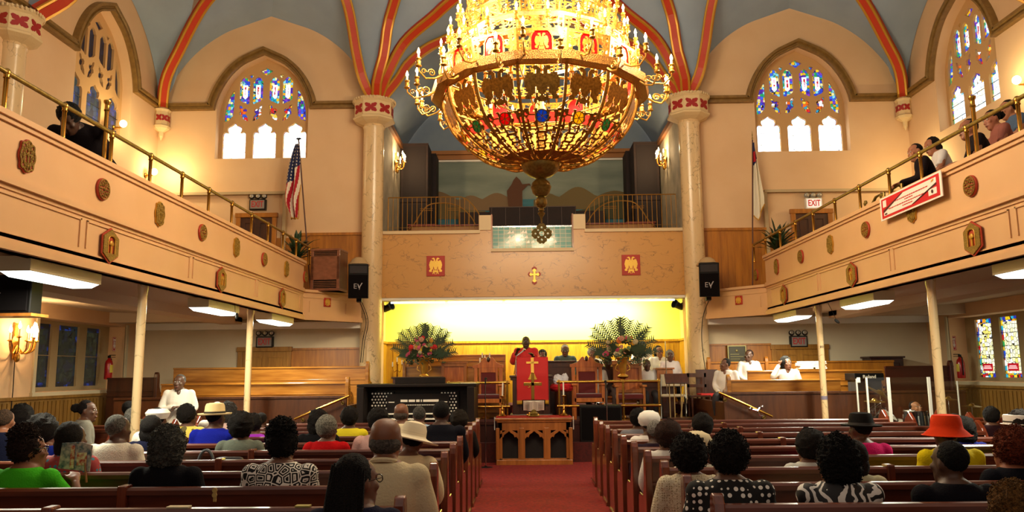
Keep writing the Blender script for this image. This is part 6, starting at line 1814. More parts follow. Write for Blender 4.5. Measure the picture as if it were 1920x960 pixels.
# drums
shell = mat('drum_shell_dark', '1c2428', .2, .4, coat=.6); shell_s = mat('drum_shell_sparkle', '5c6c6c', .25, .6, kind='noise', color2='222c30', scale=40)
def drum(px, py, y, r, h, tilt, rz, sm_, lab, zf=0):
    p = at_y(px, py, y); o = thing('drum', lab, 'drum', (p.x, y, 0), rz, 'drum kit')
    R = Matrix.Translation((0, 0, p.z)) @ Matrix.Rotation(tilt, 4, 'X')
    m = MB(); m.smooth = True; m.lathe([(r, -h/2), (r, h/2)], (0, 0, 0), 26); m.xf(R); build('shell', m, sm_, o)
    for z in (-h/2, h/2):
        q = MB(); q.smooth = True; q.tube([(r*1.03*cos(2*pi*i/26), r*1.03*sin(2*pi*i/26), z) for i in range(26)], .011, 6, closed=True); q.xf(R); build('hoop', q, steel, o)
    q = MB(); q.smooth = True; q.lathe([(r*.98, 0), (.01, .006)], (0, 0, h/2), 26); q.xf(R); build('head', q, mat('drum_head', 'c8c0b0', .5), o)
    q = MB()
    for i in range(8):
        a = 2*pi*i/8; q.box((r*1.03*cos(a), r*1.03*sin(a), 0), (.02, .02, h*.5), a); q.cyl((r*1.04*cos(a), r*1.04*sin(a), -h/2), (r*1.04*cos(a), r*1.04*sin(a), h/2), .004, n=5)
    q.xf(R); build('lug', q, steel, o)
    q = MB(); q.smooth = True; q.cyl((0, .0, 0), (0, 0, p.z-h*.3), .014, n=8)
    for i in range(3): q.tube([(0, 0, .25), (.2*cos(i*2.1), .2*sin(i*2.1), 0)], .008, 6)
    build('stand', q, steel, o)
drum(1705, 786, 13.0, .085, .26, radians(8), 0, shell, 'narrow dark tom drum on the left of the pair in front of the drummer')
drum(1728, 789, 12.95, .10, .28, radians(-6), 0, shell, 'narrow dark tom drum on the right of the pair in front of the drummer')
drum(1657, 790, 13.1, .15, .28, radians(40), radians(50), shell_s, 'tilted silver sparkle drum left of the drummer')
drum(1680, 800, 13.5, .16, .2, radians(10), 0, shell_s, 'snare drum behind the shield hinge')
def cymbal(px, py, y, r, tilt, rz, lab):
    p = at_y(px, py, y); o = thing('cymbal', lab, 'cymbal', (p.x, y, 0), rz, 'cymbals')
    R = Matrix.Translation((0, 0, p.z)) @ Matrix.Rotation(tilt, 4, 'X')
    m = MB(); m.smooth = True; m.lathe([(r, 0), (r*.3, .02), (r*.2, .045), (.01, .055), (.01, .05), (r*.2, .04), (r*.3, .015)], (0, 0, 0), 30); m.xf(R); build('plate', m, mat('cymbal_bronze', 'a8843c', .3, .9), o)
    q = MB(); q.smooth = True; q.tube([(0, 0, p.z+.06), (0, 0, .3)], .009, 6)
    for i in range(3): q.tube([(0, 0, .4), (.22*cos(i*2.1), .22*sin(i*2.1), 0)], .008, 6)
    build('stand', q, steel, o)
cymbal(1650, 738, 13.3, .25, radians(32), radians(60), 'tilted gold cymbal high on the left of the drum kit')
cymbal(1640, 753, 12.95, .16, radians(5), 0, 'flat cymbal below the tilted gold one')
cymbal(1778, 749, 13.3, .15, radians(3), 0, 'cymbal just right of the gallery column')
cymbal(1822, 762, 13.3, .15, radians(3), 0, 'rightmost cymbal of the drum kit near the acrylic edge')
m = MB(); m.smooth = True
for a, b in (((-.12, 0, -.05), (.14, .0, .12)), ((-.16, 0, -.03), (.10, 0, .02)), ((-.1, 0, -.1), (.12, 0, .08)), ((-.02, 0, -.9), (-.02, 0, .0))): m.cyl(a, b, .009, n=6)
tag(build('boom_stand', m, steel, None), 'chrome boom arms crossing left of the tilted cymbal', 'stand').location = at_y(1638, 765, 13.1)
# foliage plants on the gallery ends
def plant(px, py, y, lab, n, seed):
    rnd = random.Random(seed); p = at_y(px, py, y); o = thing('potted_plant', lab, 'plant', (p.x, y, 3.08))
    m = MB(); m.smooth = True; m.lathe([(.11, 0), (.15, .28), (.16, .3), (.14, .3)], (0, 0, 0), 16); build('pot', m, mat('terracotta', '7c4428', .7), o)
    m = MB(); m.smooth = True; H = p.z-3.08
    for k in range(n):
        a = rnd.random()*2*pi; el = .3+rnd.random()*1.1; L = .35+.25*rnd.random(); d = Vector((cos(a)*cos(el), sin(a)*cos(el), sin(el))); s0 = Vector((0, 0, H-.35+.3*rnd.random())); sd = d.cross(Vector((0, 0, 1))).normalized()
        w = .05; P = [s0, s0+d*L*.35, s0+d*L*.7+Vector((0, 0, -.02)), s0+d*L+Vector((0, 0, -.08))]
        m.add([P[0], P[1]-sd*w, P[1]+sd*w, P[2]-sd*w*.8, P[2]+sd*w*.8, P[3]], [(0, 2, 1), (1, 2, 4, 3), (3, 4, 5)])
    m.cyl((0, 0, .2), (0, 0, H-.2), .015, n=6)
    f = build('foliage', m, mat('dark_leaf', '223a1e', .45), o); f['kind'] = 'stuff'; f.modifiers.new('thick', 'SOLIDIFY').thickness = .003
plant(556, 462, 16.3, 'leafy dark green plant at the far end of the left balcony', 46, 1)
plant(1458, 447, 15.9, 'leafy green plant at the far end of the right balcony', 46, 2)
# banner on the right balcony rail
P4 = [at_x(px, py, PX-.03) for px, py in ((1657, 373), (1773, 320), (1779, 368), (1660, 414))]
A, B, C_, D_ = P4
o = thing('event_banner', 'white banner with red corners and diagonal white band tied to the right balcony rail', 'banner', (PX-.075, (A.y+B.y)/2, D_.z))
org_ = Vector(o.location)
y0, y1 = A.y, B.y; z0, z1 = (D_.z+C_.z)/2, (A.z+B.z)/2
def bn(u, v, w): return Vector((-w, (y0+(y1-y0)*u)-org_.y, z0+(z1-z0)*v-org_.z+.0))
rd = mat('banner_red', 'c8101a', .6); wh = mat('banner_white', 'ece0d4', .6); dk = mat('banner_dark', '4a1418', .6)
m = MB(); m.plate([(0, 0), (1, 0), (1, 1), (0, 1)], .01, bn); build('sheet', m, wh, o)
m = MB(); m.plate([(.03, .07), (.97, .07), (.97, .93), (.03, .93)], .003, lambda u, v, w: bn(u, v, .01+w)); rp = build('red_field', m, rd, o)
m = MB(); m.plate([(.07, .17), (.55, .17), (.93, .60), (.93, .83), (.42, .83), (.07, .35)], .003, lambda u, v, w: bn(u, v, .013+w)); m.plate([(.81, .2), (.93, .2), (.93, .45), (.81, .45)], .003, lambda u, v, w: bn(u, v, .013+w)); m.plate([(.06, .55), (.12, .55), (.12, .85), (.06, .85)], .003, lambda u, v, w: bn(u, v, .013+w)); build('white_field', m, wh, o)
m = MB(); m.plate([(.55, .17), (.58, .17), (.93, .55), (.93, .62)], .003, lambda u, v, w: bn(u, v, .016+w)); m.plate([(.07, .30), (.42, .83), (.39, .83), (.07, .42)], .003, lambda u, v, w: bn(u, v, .016+w))
m.plate([(.09, .2), (.13, .2), (.13, .26), (.09, .26)], .003, lambda u, v, w: bn(u, v, .017+w)); m.lathe([(.02, 0), (.022, .004), (.012, .005)], bn(.87, .33, .018), 10, axis=(-1, 0, 0)); build('dark_edge', m, dk, o)
m = MB()
for r, (v, a, b_) in enumerate(((.62, .26, .80), (.52, .44, .58), (.40, .16, .78), (.29, .40, .54))):
    u = a; rr = random.Random(r)
    while u < b_:
        wd = .012+.03*rr.random()
        m.plate([(u, v-.02), (u+wd, v-.02), (u+wd, v+.02), (u, v+.02)], .002, lambda u_, v_, w: bn(u_, v_, .017+w)); u += wd+.008
build('lettering', m, rd, o)
m = MB(); m.plate([(.86, .70), (.89, .72), (.90, .80), (.87, .78)], .003, lambda u, v, w: bn(u, v, .017+w)); build('flame_emblem', m, mat('flame_gold', 'd8962c', .5), o)
# ================================================================== people
def remeshed(mb, voxel, name, it=4):
    me = bpy.data.meshes.new('tmp'); me.from_pydata(mb.v, [], mb.f); bm = bmesh.new(); bm.from_mesh(me); bmesh.ops.recalc_face_normals(bm, faces=bm.faces); bm.to_mesh(me); bm.free()
    t = bpy.data.objects.new('tmp', me); COL.objects.link(t)
    r = t.modifiers.new('r', 'REMESH'); r.mode = 'VOXEL'; r.voxel_size = voxel; r.adaptivity = 0
    s = t.modifiers.new('s', 'SMOOTH'); s.factor = .5; s.iterations = it
    out = bpy.data.meshes.new_from_object(t.evaluated_get(bpy.context.evaluated_depsgraph_get()))
    bpy.data.objects.remove(t); out.name = name
    out.polygons.foreach_set('use_smooth', [True]*len(out.polygons)); out.materials.clear()
    return out
def put(name, me, m, parent):
    me.materials.append(m); o = bpy.data.objects.new(name, me); COL.objects.link(o)
    if parent is not None: o.parent = parent
    return o
HEAD = [(-.012, .022, .075, .03), (.008, .042, .092, .005), (.035, .058, .097, -.035), (.065, .066, .098, -.06), (.10, .071, .094, -.08), (.135, .075, .087, -.092), (.165, .077, .09, -.098), (.19, .074, .082, -.092), (.21, .064, .062, -.075), (.226, .045, .036, -.05), (.235, .018, .008, -.018)]
def head_prims(m, T):
    rs = []
    for z, w, f, b in HEAD:
        c = (f+b)/2; h = (f-b)/2
        rs.append([T @ Vector((w*cos(a), c+h*sin(a), z)) for a in [2*pi*i/20 for i in range(20)]])
    m.rings(rs)
    R = T.to_3x3()
    def e(c, r): m.ell(T @ Vector(c), r, 10, 8, rot=R)
    e((0, .104, .092), (.017, .018, .014)); e((0, .098, .115), (.009, .014, .028)); e((0, .098, .060), (.026, .012, .008)); e((0, .095, .048), (.022, .012, .008)); e((0, .085, .012), (.022, .018, .016))
    for s in (-1, 1): e((s*.078, -.005, .118), (.010, .020, .032)); e((s*.032, .084, .150), (.022, .012, .008)); e((s*.045, .072, .10), (.022, .022, .02))
def hand(m, w, d, up, s=1.0, curl=.5, fat=1.0):
    """palm with four fingers and a thumb; w wrist, d direction of fingers, up back-of-hand normal"""
    d = d.normalized(); sd = d.cross(up).normalized(); up = sd.cross(d).normalized()
    m.tube([w-d*.02, w+d*.02, w+d*.06, w+d*.092], [(.026*s, .02*s), (.032*s, .019*s), (.041*s, .017*s), (.038*s, .013*s)], 10)
    m.ell(w+d*.05*s, (.036*s, .036*s, .02*s), 10, 8)
    for i, (o, L) in enumerate(((-.030, .066), (-.010, .078), (.011, .073), (.030, .058))):
        p = w+d*.085*s+sd*o*s; q = p+(d*cos(curl*.5)-up*sin(curl*.5))*L*.5*s; r = q+(d*cos(curl*1.6)-up*sin(curl*1.6))*L*.5*s
        m.tube([p-d*.02, p, q, r], [.0095*s*fat, .010*s*fat, .009*s*fat, .007*s*fat], 7)
    p = w+d*.03*s-sd*.030*s; q = p+(d*.6-sd*.7).normalized()*.04*s; r = q+(d*.95-sd*.1-up*.3*curl).normalized()*.035*s
    m.tube([p, q, r], [.013*s, .011*s, .008*s], 7)
SIT, STAND = 0, 1
def P3(*a): return Vector(a)
def make_arms(pose, zs):
    """joint lists for left(-x), right(+x): shoulder, elbow, wrist; body faces +y"""
    out = []
    for s in (-1, 1):
        S_ = P3(s*.180, -.01, zs-.03)
        if pose == 'lap': out.append((S_, P3(s*.235, .03, zs-.27), P3(s*.09, .25, zs-.42)))
        elif pose == 'fold': out.append((S_, P3(s*.24, .02, zs-.28), P3(s*.03, .20, zs-.26)))
        elif pose == 'rail': out.append((S_, P3(s*.27, .14, zs-.24), P3(s*.06, .38, zs-.20)))
        elif pose == 'side': out.append((S_, P3(s*.235, -.0, zs-.28), P3(s*.23, .08, zs-.52)))
        elif pose == 'clasp': out.append((S_, P3(s*.25, .04, zs-.27), P3(s*.04, .20, zs-.24)))
        else: out.append(pose[0 if s < 0 else 1](S_, zs) or (S_, P3(s*.235, .03, zs-.27), P3(s*.09, .25, zs-.42)))
    return out
def blob(c, r, n, m_, amp, fr, seed, T, cut=None, mb=None):
    m = mb or MB(); m.smooth = True; R = T.to_3x3(); k0 = len(m.v); m.ell((0, 0, 0), r, n, m_)
    off = Vector((seed*3.1, seed*1.7, seed*.3))
    for i in range(k0, len(m.v)):
        v = Vector(m.v[i]); d = v.normalized()
        f = 1+amp*(noise.noise(d*fr+off)+.6*noise.noise(d*fr*2.3+off))
        m.v[i] = tuple(T @ (v*f+Vector(c)))
    return m
def hairm(c, rough=.75, bump=.9):
    return mat('hair_'+c, c, .8, bump=bump, bscale=150, spec=.2, kind='noise', color2='%02x%02x%02x' % tuple(max(0, int(int(c[i:i+2], 16)*.55)) for i in (0, 2, 4)), scale=70)
HT = {'short': .248, 'afro': .290, 'round': .272, 'bob': .262, 'curly': .278, 'bald': .238, 'bun': .30, 'braids': .258, 'updo': .30, 'pony': .252}
def hair(style, c, T, parent, seed, near):
    hm_ = hairm(c); N_ = (46, 34) if near else (26, 18)
    if style == 'bald':
        m = blob((0, -.018, .105), (.0815, .086, .052), *N_, .05, 5, seed, T)
    elif style == 'short': m = blob((0, -.022, .158), (.082, .086, .090), *N_, .05, 9, seed, T)
    elif style == 'round': m = blob((0, -.030, .158), (.102, .105, .112), *N_, .13, 11, seed, T)
    elif style == 'afro': m = blob((0, -.034, .158), (.122, .122, .128), *N_, .15, 12, seed, T)
    elif style == 'bob':
        m = blob((0, -.036, .150), (.098, .092, .108), *N_, .06, 7, seed, T); blob((0, -.05, .075), (.098, .068, .10), *N_, .08, 8, seed+1, T, mb=m)
    elif style == 'curly':
        m = blob((0, -.034, .150), (.112, .108, .122), *N_, .16, 9, seed, T); blob((0, -.05, .085), (.112, .085, .10), *N_, .18, 9, seed+1, T, mb=m)
    elif style == 'bun': m = blob((0, -.022, .158), (.084, .088, .092), *N_, .04, 9, seed, T); blob((0, -.05, .255), (.05, .05, .045), 20, 14, .12, 9, seed+1, T, mb=m)
    elif style == 'pony': m = blob((0, -.022, .158), (.084, .088, .092), *N_, .04, 9, seed, T); blob((0, -.125, .155), (.05, .06, .05), 20, 14, .2, 9, seed+1, T, mb=m)
    elif style == 'updo':
        m = blob((0, -.024, .15), (.096, .098, .105), *N_, .12, 10, seed, T); blob((0, -.035, .22), (.085, .085, .07), *N_, .28, 8, seed+1, T, mb=m)
    elif style == 'braids':
        m = blob((0, -.026, .155), (.088, .092, .098), *N_, .05, 12, seed, T); rnd = random.Random(seed)
        for i in range(46):
            a = pi+pi*(i/45)*1.0; x, y = .088*cos(a), -.03+.085*sin(a); q = P3(x, y, .17+.04*rnd.random())
            L = .42+.12*rnd.random(); j = (rnd.random()-.5)*.06
            m.tube([T @ q, T @ P3(x*1.12, y*1.1-.01, .08), T @ P3(x*1.22+j*.4, y*1.15-.02, -.05), T @ P3(x*1.25+j, y*1.1-.03, -L*.6), T @ P3(x*1.2+j, y*1.1-.02, -L)], [.008, .010, .010, .009, .005], 5)
    if near and style in ('afro', 'curly', 'updo', 'round'):            # curls standing off the surface
        rnd = random.Random(seed+5)
        vs = list(m.v); 
        cen = T @ P3(0, -.03, .15)
        for i in range(800):
            q = Vector(vs[rnd.randrange(len(vs))]); d = (q-cen).normalized(); s_ = d.cross(Vector((rnd.random()-.5, rnd.random()-.5, rnd.random()-.5))).normalized(); u_ = d.cross(s_); rr = .004+.006*rnd.random()
            m.tube([q+d*(-.004+.0035*t)+(s_*cos(t*1.5)+u_*sin(t*1.5))*rr for t in range(5)], .003, 4)
    return build('hair', m, hm_, parent)
def hat(kind, c, T, parent, band='241c18'):
    hmt = mat('hat_'+c, c, .9, bump=.25, bscale=200, spec=.15); m = MB(); m.smooth = True
    L = lambda prof, cc=(0, -.01, 0), n=36: m.lathe(prof, cc, n)
    z = .155
    if kind == 'fedora': L([(.155, z+.01), (.15, z-.002), (.10, z+.0), (.094, z+.02), (.088, z+.08), (.078, z+.105), (.05, z+.112), (.02, z+.10)]); sx = (1, 1.15)
    elif kind == 'bucket': L([(.17, z-.045), (.165, z-.05), (.11, z+.005), (.105, z+.03), (.10, z+.075), (.088, z+.098), (.04, z+.105), (.01, z+.105)]); sx = (1.0, 1.05)
    elif kind == 'wide': L([(.205, z-.02), (.20, z-.028), (.11, z+.0), (.100, z+.01), (.096, z+.06), (.08, z+.10), (.04, z+.115), (.01, z+.118)]); sx = (1, 1.05)
    elif kind == 'pillbox': L([(.125, z-.01), (.115, z-.015), (.102, z+.0), (.104, z+.055), (.098, z+.066), (.01, z+.07)]); sx = (1, 1.1)
    elif kind == 'knit': L([(.095, z-.03), (.115, z+.0), (.122, z+.05), (.10, z+.10), (.05, z+.125), (.01, z+.128)]); sx = (1, 1.05)
    elif kind == 'beret': L([(.09, z-.02), (.105, z+.0), (.118, z+.04), (.09, z+.075), (.01, z+.085)]); sx = (1, 1.1)
    for i, v in enumerate(m.v): m.v[i] = tuple(T @ Vector((v[0]*sx[0], (v[1])*sx[1], v[2])))
    o = build('hat', m, hmt, parent); 
    if kind in ('knit',):
        for i, v in enumerate(o.data.vertices): v.co += v.normal*.006*sin(i*1.3)
    if kind in ('fedora', 'wide', 'pillbox'):
        b = MB(); b.smooth = True; b.lathe([(.099, z+.004), (.0985, z+.03)] if kind != 'pillbox' else [(.107, z+.006), (.107, z+.016)], (0, -.01, 0), 36, cap=False)
        b.v = [tuple(T @ Vector((v[0]*sx[0], v[1]*sx[1], v[2]))) for v in b.v]; build('hat_band', b, mat('band_'+band, band, .6), o)
    return o
PID = [0]
def person(loc, face, s, label, pose=SIT, style='short', hc='0c0908', skin='5c3a28', top='ffffff', topm=None, sleeve='long', arms='lap', yaw=0, pitch=0, hatk=None, hatc='efe6d0', band='241c18',
           lean=0.0, near=False, glasses=False, eyes=False, bottom='201a1c', wide=1.0, group=None, robe=None, tilt=0.0, collar=None, vox=None):
    """loc floor point under the pelvis; face = direction faced, degrees from +y counter-clockwise"""
    PID[0] += 1; pid = PID[0]
    zh = .50 if pose == SIT else .90; zs = zh+.50; zn = zh+.525           # hip, shoulder, chin level of the neck
    T0 = Matrix.Translation((0, 0, zh)) @ Matrix.Rotation(-lean, 4, 'X') @ Matrix.Translation((0, 0, -zh))
    Th = T0 @ Matrix.Translation((0, .03, zn)) @ Matrix.Scale(1.06, 4) @ Matrix.Rotation(radians(yaw), 4, 'Z') @ Matrix.Rotation(-radians(pitch), 4, 'X') @ Matrix.Rotation(radians(tilt), 4, 'Y')
    def torso(m, g):
        W = wide
        rs = []
        for z, w, d, cy in ((-.10, .165*W, .12*W, .0), (.0, .175*W, .125*W, -.0), (.10, .155*W, .115*W, .0), (.22, .150*W, .112*W, .0), (.34, .168*W, .118*W, .0), (.44, .178*W**.5, .108, -.005), (.49, .170*W**.5, .092, -.008), (.52, .135, .078, -.008), (.548, .095, .065, -.006), (.57, .062, .054, -.002)):
            if g and z > .56: continue
            rs.append([T0 @ Vector(((w+g)*cos(a), cy+(d+g)*sin(a), zh+z)) for a in [2*pi*i/20 for i in range(20)]])
        m.rings(rs)
        for q in (-1, 1): m.ell(T0 @ P3(q*.170*W**.4, -.01, zh+.468), (.060+g, .060+g, .060+g), 12, 10)
    AR = make_arms(arms, zs)
    body = MB(); torso(body, 0); head_prims(body, Th)
    body.tube([T0 @ P3(0, -.01, zh+.50), T0 @ P3(0, .005, zh+.55), Th @ P3(0, -.01, .05)], [.06, .056, .056], 14)
    def limb(m, J, r, g): m.tube(bez([J[0], J[1], J[2]], 5), [r[0]+(r[1]-r[0])*min(1, i/15)+(r[2]-r[1])*max(0, (i-15)/15)+g for i in range(31)], 12)
    for J in AR:
        J = [T0 @ j for j in J]
        limb(body, J, (.050, .040, .027), 0)
        d = (J[2]-J[1]).normalized(); hand(body, J[2], (d*.8+Vector((0, .2, -.1))).normalized() if arms in ('lap', 'rail') else d, Vector((0, .2, 1)) if arms != 'side' else Vector((J[2].x, 0, 0)), 1.0, .7, fat=1.1)
    legs = []
    for q in (-1, 1):
        if pose == SIT: legs.append([(P3(q*.09, .02, zh), P3(q*.11, .44, .50), P3(q*.11, .42, .09)), (.085, .058, .042)])
        else: legs.append([(P3(q*.085, 0, zh), P3(q*.09, .02, .48), P3(q*.09, -.01, .09)), (.088, .055, .042)])
    for J, r in legs:
        limb(body, J, r, 0); f = J[2]; body.tube([f+Vector((0, -.05, -.045)), f+Vector((0, .04, -.045)), f+Vector((0, .14, -.055)), f+Vector((0, .18, -.06))], [(.035, .04), (.042, .045), (.042, .032), (.03, .022)], 10)
    v = vox or (.011 if near or eyes else .014)
    me = remeshed(body, v, 'person')
    root = put('person', me, mat('skin_'+skin, skin, .5, bump=.05, bscale=80), None)
    root.location = loc; root.rotation_euler = (0, 0, radians(face)); root.scale = (s, s, s)
    tag(root, label, 'person', group)
    tm = topm or mat('cloth_'+top, top, .9, bump=.25, bscale=90, spec=.12)
    if robe:
        m = MB(); torso(m, .03)
        for J in AR:
            J = [T0 @ j for j in J]; limb(m, [J[0], J[1], J[1].lerp(J[2], .7)], (.072, .085, .095), 0)
        rs = []
        for z, w in ((zh+.30, .21), (zh-.05, .24), (.45, .27), (.06, .31)): rs.append([Vector((w*cos(a)*(1+.05*sin(a*9)), w*.8*sin(a)*(1+.05*sin(a*9)), z)) for a in [2*pi*i/40 for i in range(40)]])
        m.rings(rs); put('robe', remeshed(m, .014, 'robe', 6), tm, root)
    else:
        m = MB(); torso(m, .014)
        if sleeve != 'none':
            for J in AR:
                J = [T0 @ j for j in J]
                if sleeve == 'short': limb(m, [J[0], J[0].lerp(J[1], .5), J[0].lerp(J[1], .8)], (.066, .062, .06), 0)
                else: limb(m, [J[0], J[1], J[1].lerp(J[2], .93)], (.066, .056, .040), 0)
        put('top', remeshed(m, v+.002, 'top', 5), tm, root)
        m = MB()
        for J, r in legs: limb(m, (J[0], J[1], J[1].lerp(J[2], .9)), r, .016)
        m.ell((0, 0, zh-.01), (.185*wide, .14*wide, .12), 16, 12)
        if bottom == 'skirt' or pose == STAND and bottom == top:
            rs = [[Vector((w*cos(a), (w*.8)*sin(a), z)) for a in [2*pi*i/30 for i in range(30)]] for z, w in ((zh+.05, .18), (zh-.1, .21), (.5, .23), (.38, .25))]
            m.rings(rs)
        bt = tm if bottom in ('skirt', top) else mat('cloth_'+bottom, bottom, .85)
        put('lower_clothes', remeshed(m, .018, 'lower_clothes', 4), bt, root)
    if collar:
        m = MB(); m.smooth = True; m.tube([T0 @ P3(.066*cos(a), -.012+.062*sin(a), zh+.545+.02*(-sin(a))) for a in [2*pi*i/20 for i in range(20)]], .014, 6, closed=True); build('collar', m, mat('cloth_'+collar, collar, .8), root)
    if style: hair(style, hc, Th, root, pid, near)
    if eyes and top in ('d8d0c6', 'cfc6b8', 'e8e4dc'):
        m = MB(); m.smooth = True; m.ell(T0 @ P3(0, .066, zh+.50), (.040, .040, .075), 14, 10, rot=(T0 @ Matrix.Rotation(.35, 4, 'X')).to_3x3()); build('bare_neckline', m, MATS['skin_'+skin], root)
    if hatk: hat(hatk, hatc, Th, root, band)
    if glasses:
        m = MB(); m.smooth = True
        for q in (-1, 1):
            m.tube([Th @ P3(q*.033+.024*cos(a), .103, .132+.018*sin(a)) for a in [2*pi*i/14 for i in range(14)]], .0028, 5, closed=True); m.tube([Th @ P3(q*.057, .10, .137), Th @ P3(q*.080, .06, .138), Th @ P3(q*.083, -.01, .13)], .0025, 5)
        m.tube([Th @ P3(-.01, .106, .135), Th @ P3(.01, .106, .135)], .0025, 5); build('glasses', m, mat('glasses_frame', '2a2420', .3, .5), root)
    if eyes:
        for q in (-1, 1):
            m = MB(); m.smooth = True; m.m = 0; R_ = Th.to_3x3(); m.ell(Th @ P3(q*.032, .088, .132), (.014, .007, .007), 10, 8, rot=R_); m.m = 1; m.ell(Th @ P3(q*.032, .0935, .132), (.006, .003, .006), 8, 6, rot=R_)
            build('eye', m, [mat('eye_white', 'd8d0c4', .3), black_m], root)
        m = MB(); m.smooth = True; R_ = Th.to_3x3(); m.ell(Th @ P3(0, .105, .0545), (.024, .006, .008), 10, 6, rot=R_); build('mouth', m, mat('lip', '6c3428', .5), root)
    return root
def seat_at(px, ytop, y, htop, zf=0.0, lo=.86, hi=1.12, base=1.035):
    p = at_y(px, ytop, y); s = (p.z-zf)/(base+htop); s2 = max(lo, min(hi, s))
    return Vector((p.x, y, zf+(s-s2)*(base+htop)*.0)), s2
def HTOP(style, hatk):
    return {None: HT.get(style, .24), 'fedora': .27, 'bucket': .262, 'wide': .275, 'pillbox': .228, 'knit': .285, 'beret': .242}[hatk]
def pew(px, ytop, k, label, face=0, dy=.25, lo=.86, hi=1.12, **kw):
    y = PY[k]+dy if k >= 0 else 3.63+dy
    y = PY[0]-.813+dy if k < 0 else y
    loc, s = seat_at(px, ytop, y, HTOP(kw.get('style', 'short'), kw.get('hatk')), 0, lo, hi)
    return person(loc, face, s, label, **kw)
GR, GR2, BK = '6e6860', '8c867c', '1f1814'
dots_m = mat('black_white_polka_dots', '0a0707', .9, kind='dots', color2='e4ddd0', scale=26)
links_m = mat('black_white_link_print', '0a0808', .9, kind='links', color2='e0d8cc', scale=17)
print_m = mat('black_white_swirl_print', '140f10', .7, kind='print', color2='ddd6cc', scale=5)
flor_m = mat('multicolour_print', 'a03a3a', .8, kind='dots', color2='3c7c8c', scale=24)
lace_m = mat('beige_lace', 'd6c8a8', .9, kind='dots', color2='a08c68', scale=60, bump=.6, bscale=60)
# ---- left block, nearest rows first
pew(668, 850, -1, 'person with long dark braids, glasses and navy top nearest the camera', yaw=-42, style='braids', hc='120c0c', skin='6a4430', top='14142a', near=True, glasses=True, hi=1.0)
pew(722, 785, 0, 'bald man in cream suit at the aisle end, left of the aisle', style='bald', hc='5a5048', skin='7c4e34', top='c8b690', near=True, collar='c8b690', dy=.30, wide=1.1, hi=1.14)
pew(528, 815, 1, 'person with dark updo in black and white link-pattern top', style='updo', hc='15100e', skin='6a4430', topm=links_m, near=True, wide=1.25, lo=1.02)
pew(318, 797, 1, 'person with grey curly hair in a black jacket', style='curly', hc='55534c', skin='7a5238', top='0c0b10', near=True, yaw=-10, wide=1.1)
g1 = pew(52, 800, 1, 'person in bright green top holding up a patterned paper fan', yaw=-48, style='updo', hc='2c1a12', skin='7a4a30', top='3ea81c', near=True, wide=1.2, glasses=True, lo=1.0, sleeve='short',
    arms=[lambda S_, z: None, lambda S_, z: (S_, P3(.30, .16, z-.26), P3(.17, .34, z-.10))])
pew(765, 790, 2, 'person in wide cream sun hat and cream jacket beside the bald man', style='short', hatk='wide', hatc='e6d8b8', band='b8a888', skin='6a4430', top='d8c49a', near=True, tilt=12, pitch=8)
pew(85, 775, 3, 'person with big dark curls and royal blue top behind the green one', yaw=-40, style='afro', hc=BK, skin='7a4a30', top='1c30a0', lo=.95)
pew(134, 790, 2, 'person with dark bob and multicoloured blouse, white headband', yaw=-15, style='bob', hc=BK, skin='5c3a28', topm=flor_m, sleeve='short')
pew(220, 778, 3, 'grey-haired man with earring in a plain white shirt', yaw=-25, style='short', hc='6c6860', skin='4c3020', top='d8d0bc', wide=1.15, lo=1.0)
pew(735, 826, 3, 'person in light blue shirt mostly hidden behind the bald man', style='short', hc=GR, skin='6a4430', top='6a86b8', lo=.8, dy=.3)
pew(248, 765, 6, 'grey-haired man in dark suit behind the white shirt', style='short', hc='8a867e', skin='6a4838', top='16182a', lo=.9)
pew(285, 778, 4, 'person with long straight black hair in dark blue', style='bob', hc=BK, skin='5c3a28', top='10122c')
pew(453, 771, 4, 'person with round black afro in grey-green jacket', style='afro', hc=BK, skin='5c3a28', top='6e7466')
pew(614, 778, 4, 'person with short white-grey hair in bright red top', yaw=-15, style='round', hc='9a9484', skin='6a4430', top='b80c10')
pew(710, 764, 4, 'person with rounded black hair in pale pink shirt', style='round', hc=BK, skin='5c3a28', top='e0b0a4')
pew(827, 758, 5, 'broad man in black suit near the aisle end of the left pews', style='short', hc='1c1816', skin='4c3020', top='101018', wide=1.35, lo=1.05, dy=.3)
pew(295, 766, 5, 'person in flat white hat among the left pews', style='short', hatk='beret', hatc='ece6d8', skin='5c3a28', top='e0d8c8')
pew(403, 756, 5, 'man in straw fedora with black band and royal blue shirt', style='short', hatk='fedora', hatc='e8cf98', skin='5c3a28', top='141e90', yaw=-18, wide=1.15)
pew(598, 766, 5, 'person with large black hair wearing dark clothes left of the red top', style='curly', hc=BK, skin='5c3a28', top='100e10')
pew(861, 768, 7, 'person with soft dark brown afro at the left aisle end', style='afro', hc='2a2014', skin='5c3a28', top='1c1816')
pew(45, 757, 6, 'person with black hair in purple top near the left wall', yaw=-30, style='afro', hc=BK, skin='6a4430', top='8a48a0', lo=.95)
pew(8, 768, 5, 'person in dark navy cut off by the left picture edge', style='short', hc='4a3424', skin='7a4a30', top='0e1024')
pew(352, 757, 6, 'person with short black hair in yellow vest with dark spots', yaw=-22, style='round', hc=BK, skin='5c3a28', topm=mat('yellow_spotted', 'd8c050', .8, kind='dots', color2='5c5020', scale=9), sleeve='none')
pew(430, 752, 7, 'person with grey-streaked curls in pale pink blouse', yaw=-20, style='curly', hc='4c4844', skin='6a4430', top='e0bcb0')
pew(476, 775, 6, 'child with dark hair in bright purple top', style='round', hc=BK, skin='5c3a28', top='9830b0', lo=.78)
pew(655, 762, 6, 'person with round black hair in sleeveless yellow dress', style='round', hc=BK, skin='5c3a28', top='d8c428', sleeve='none')
pew(752, 757, 6, 'bald man in cream shirt in the middle of the left pews', style='bald', hc='6a5c50', skin='7c4e34', top='dccba8', yaw=-10)
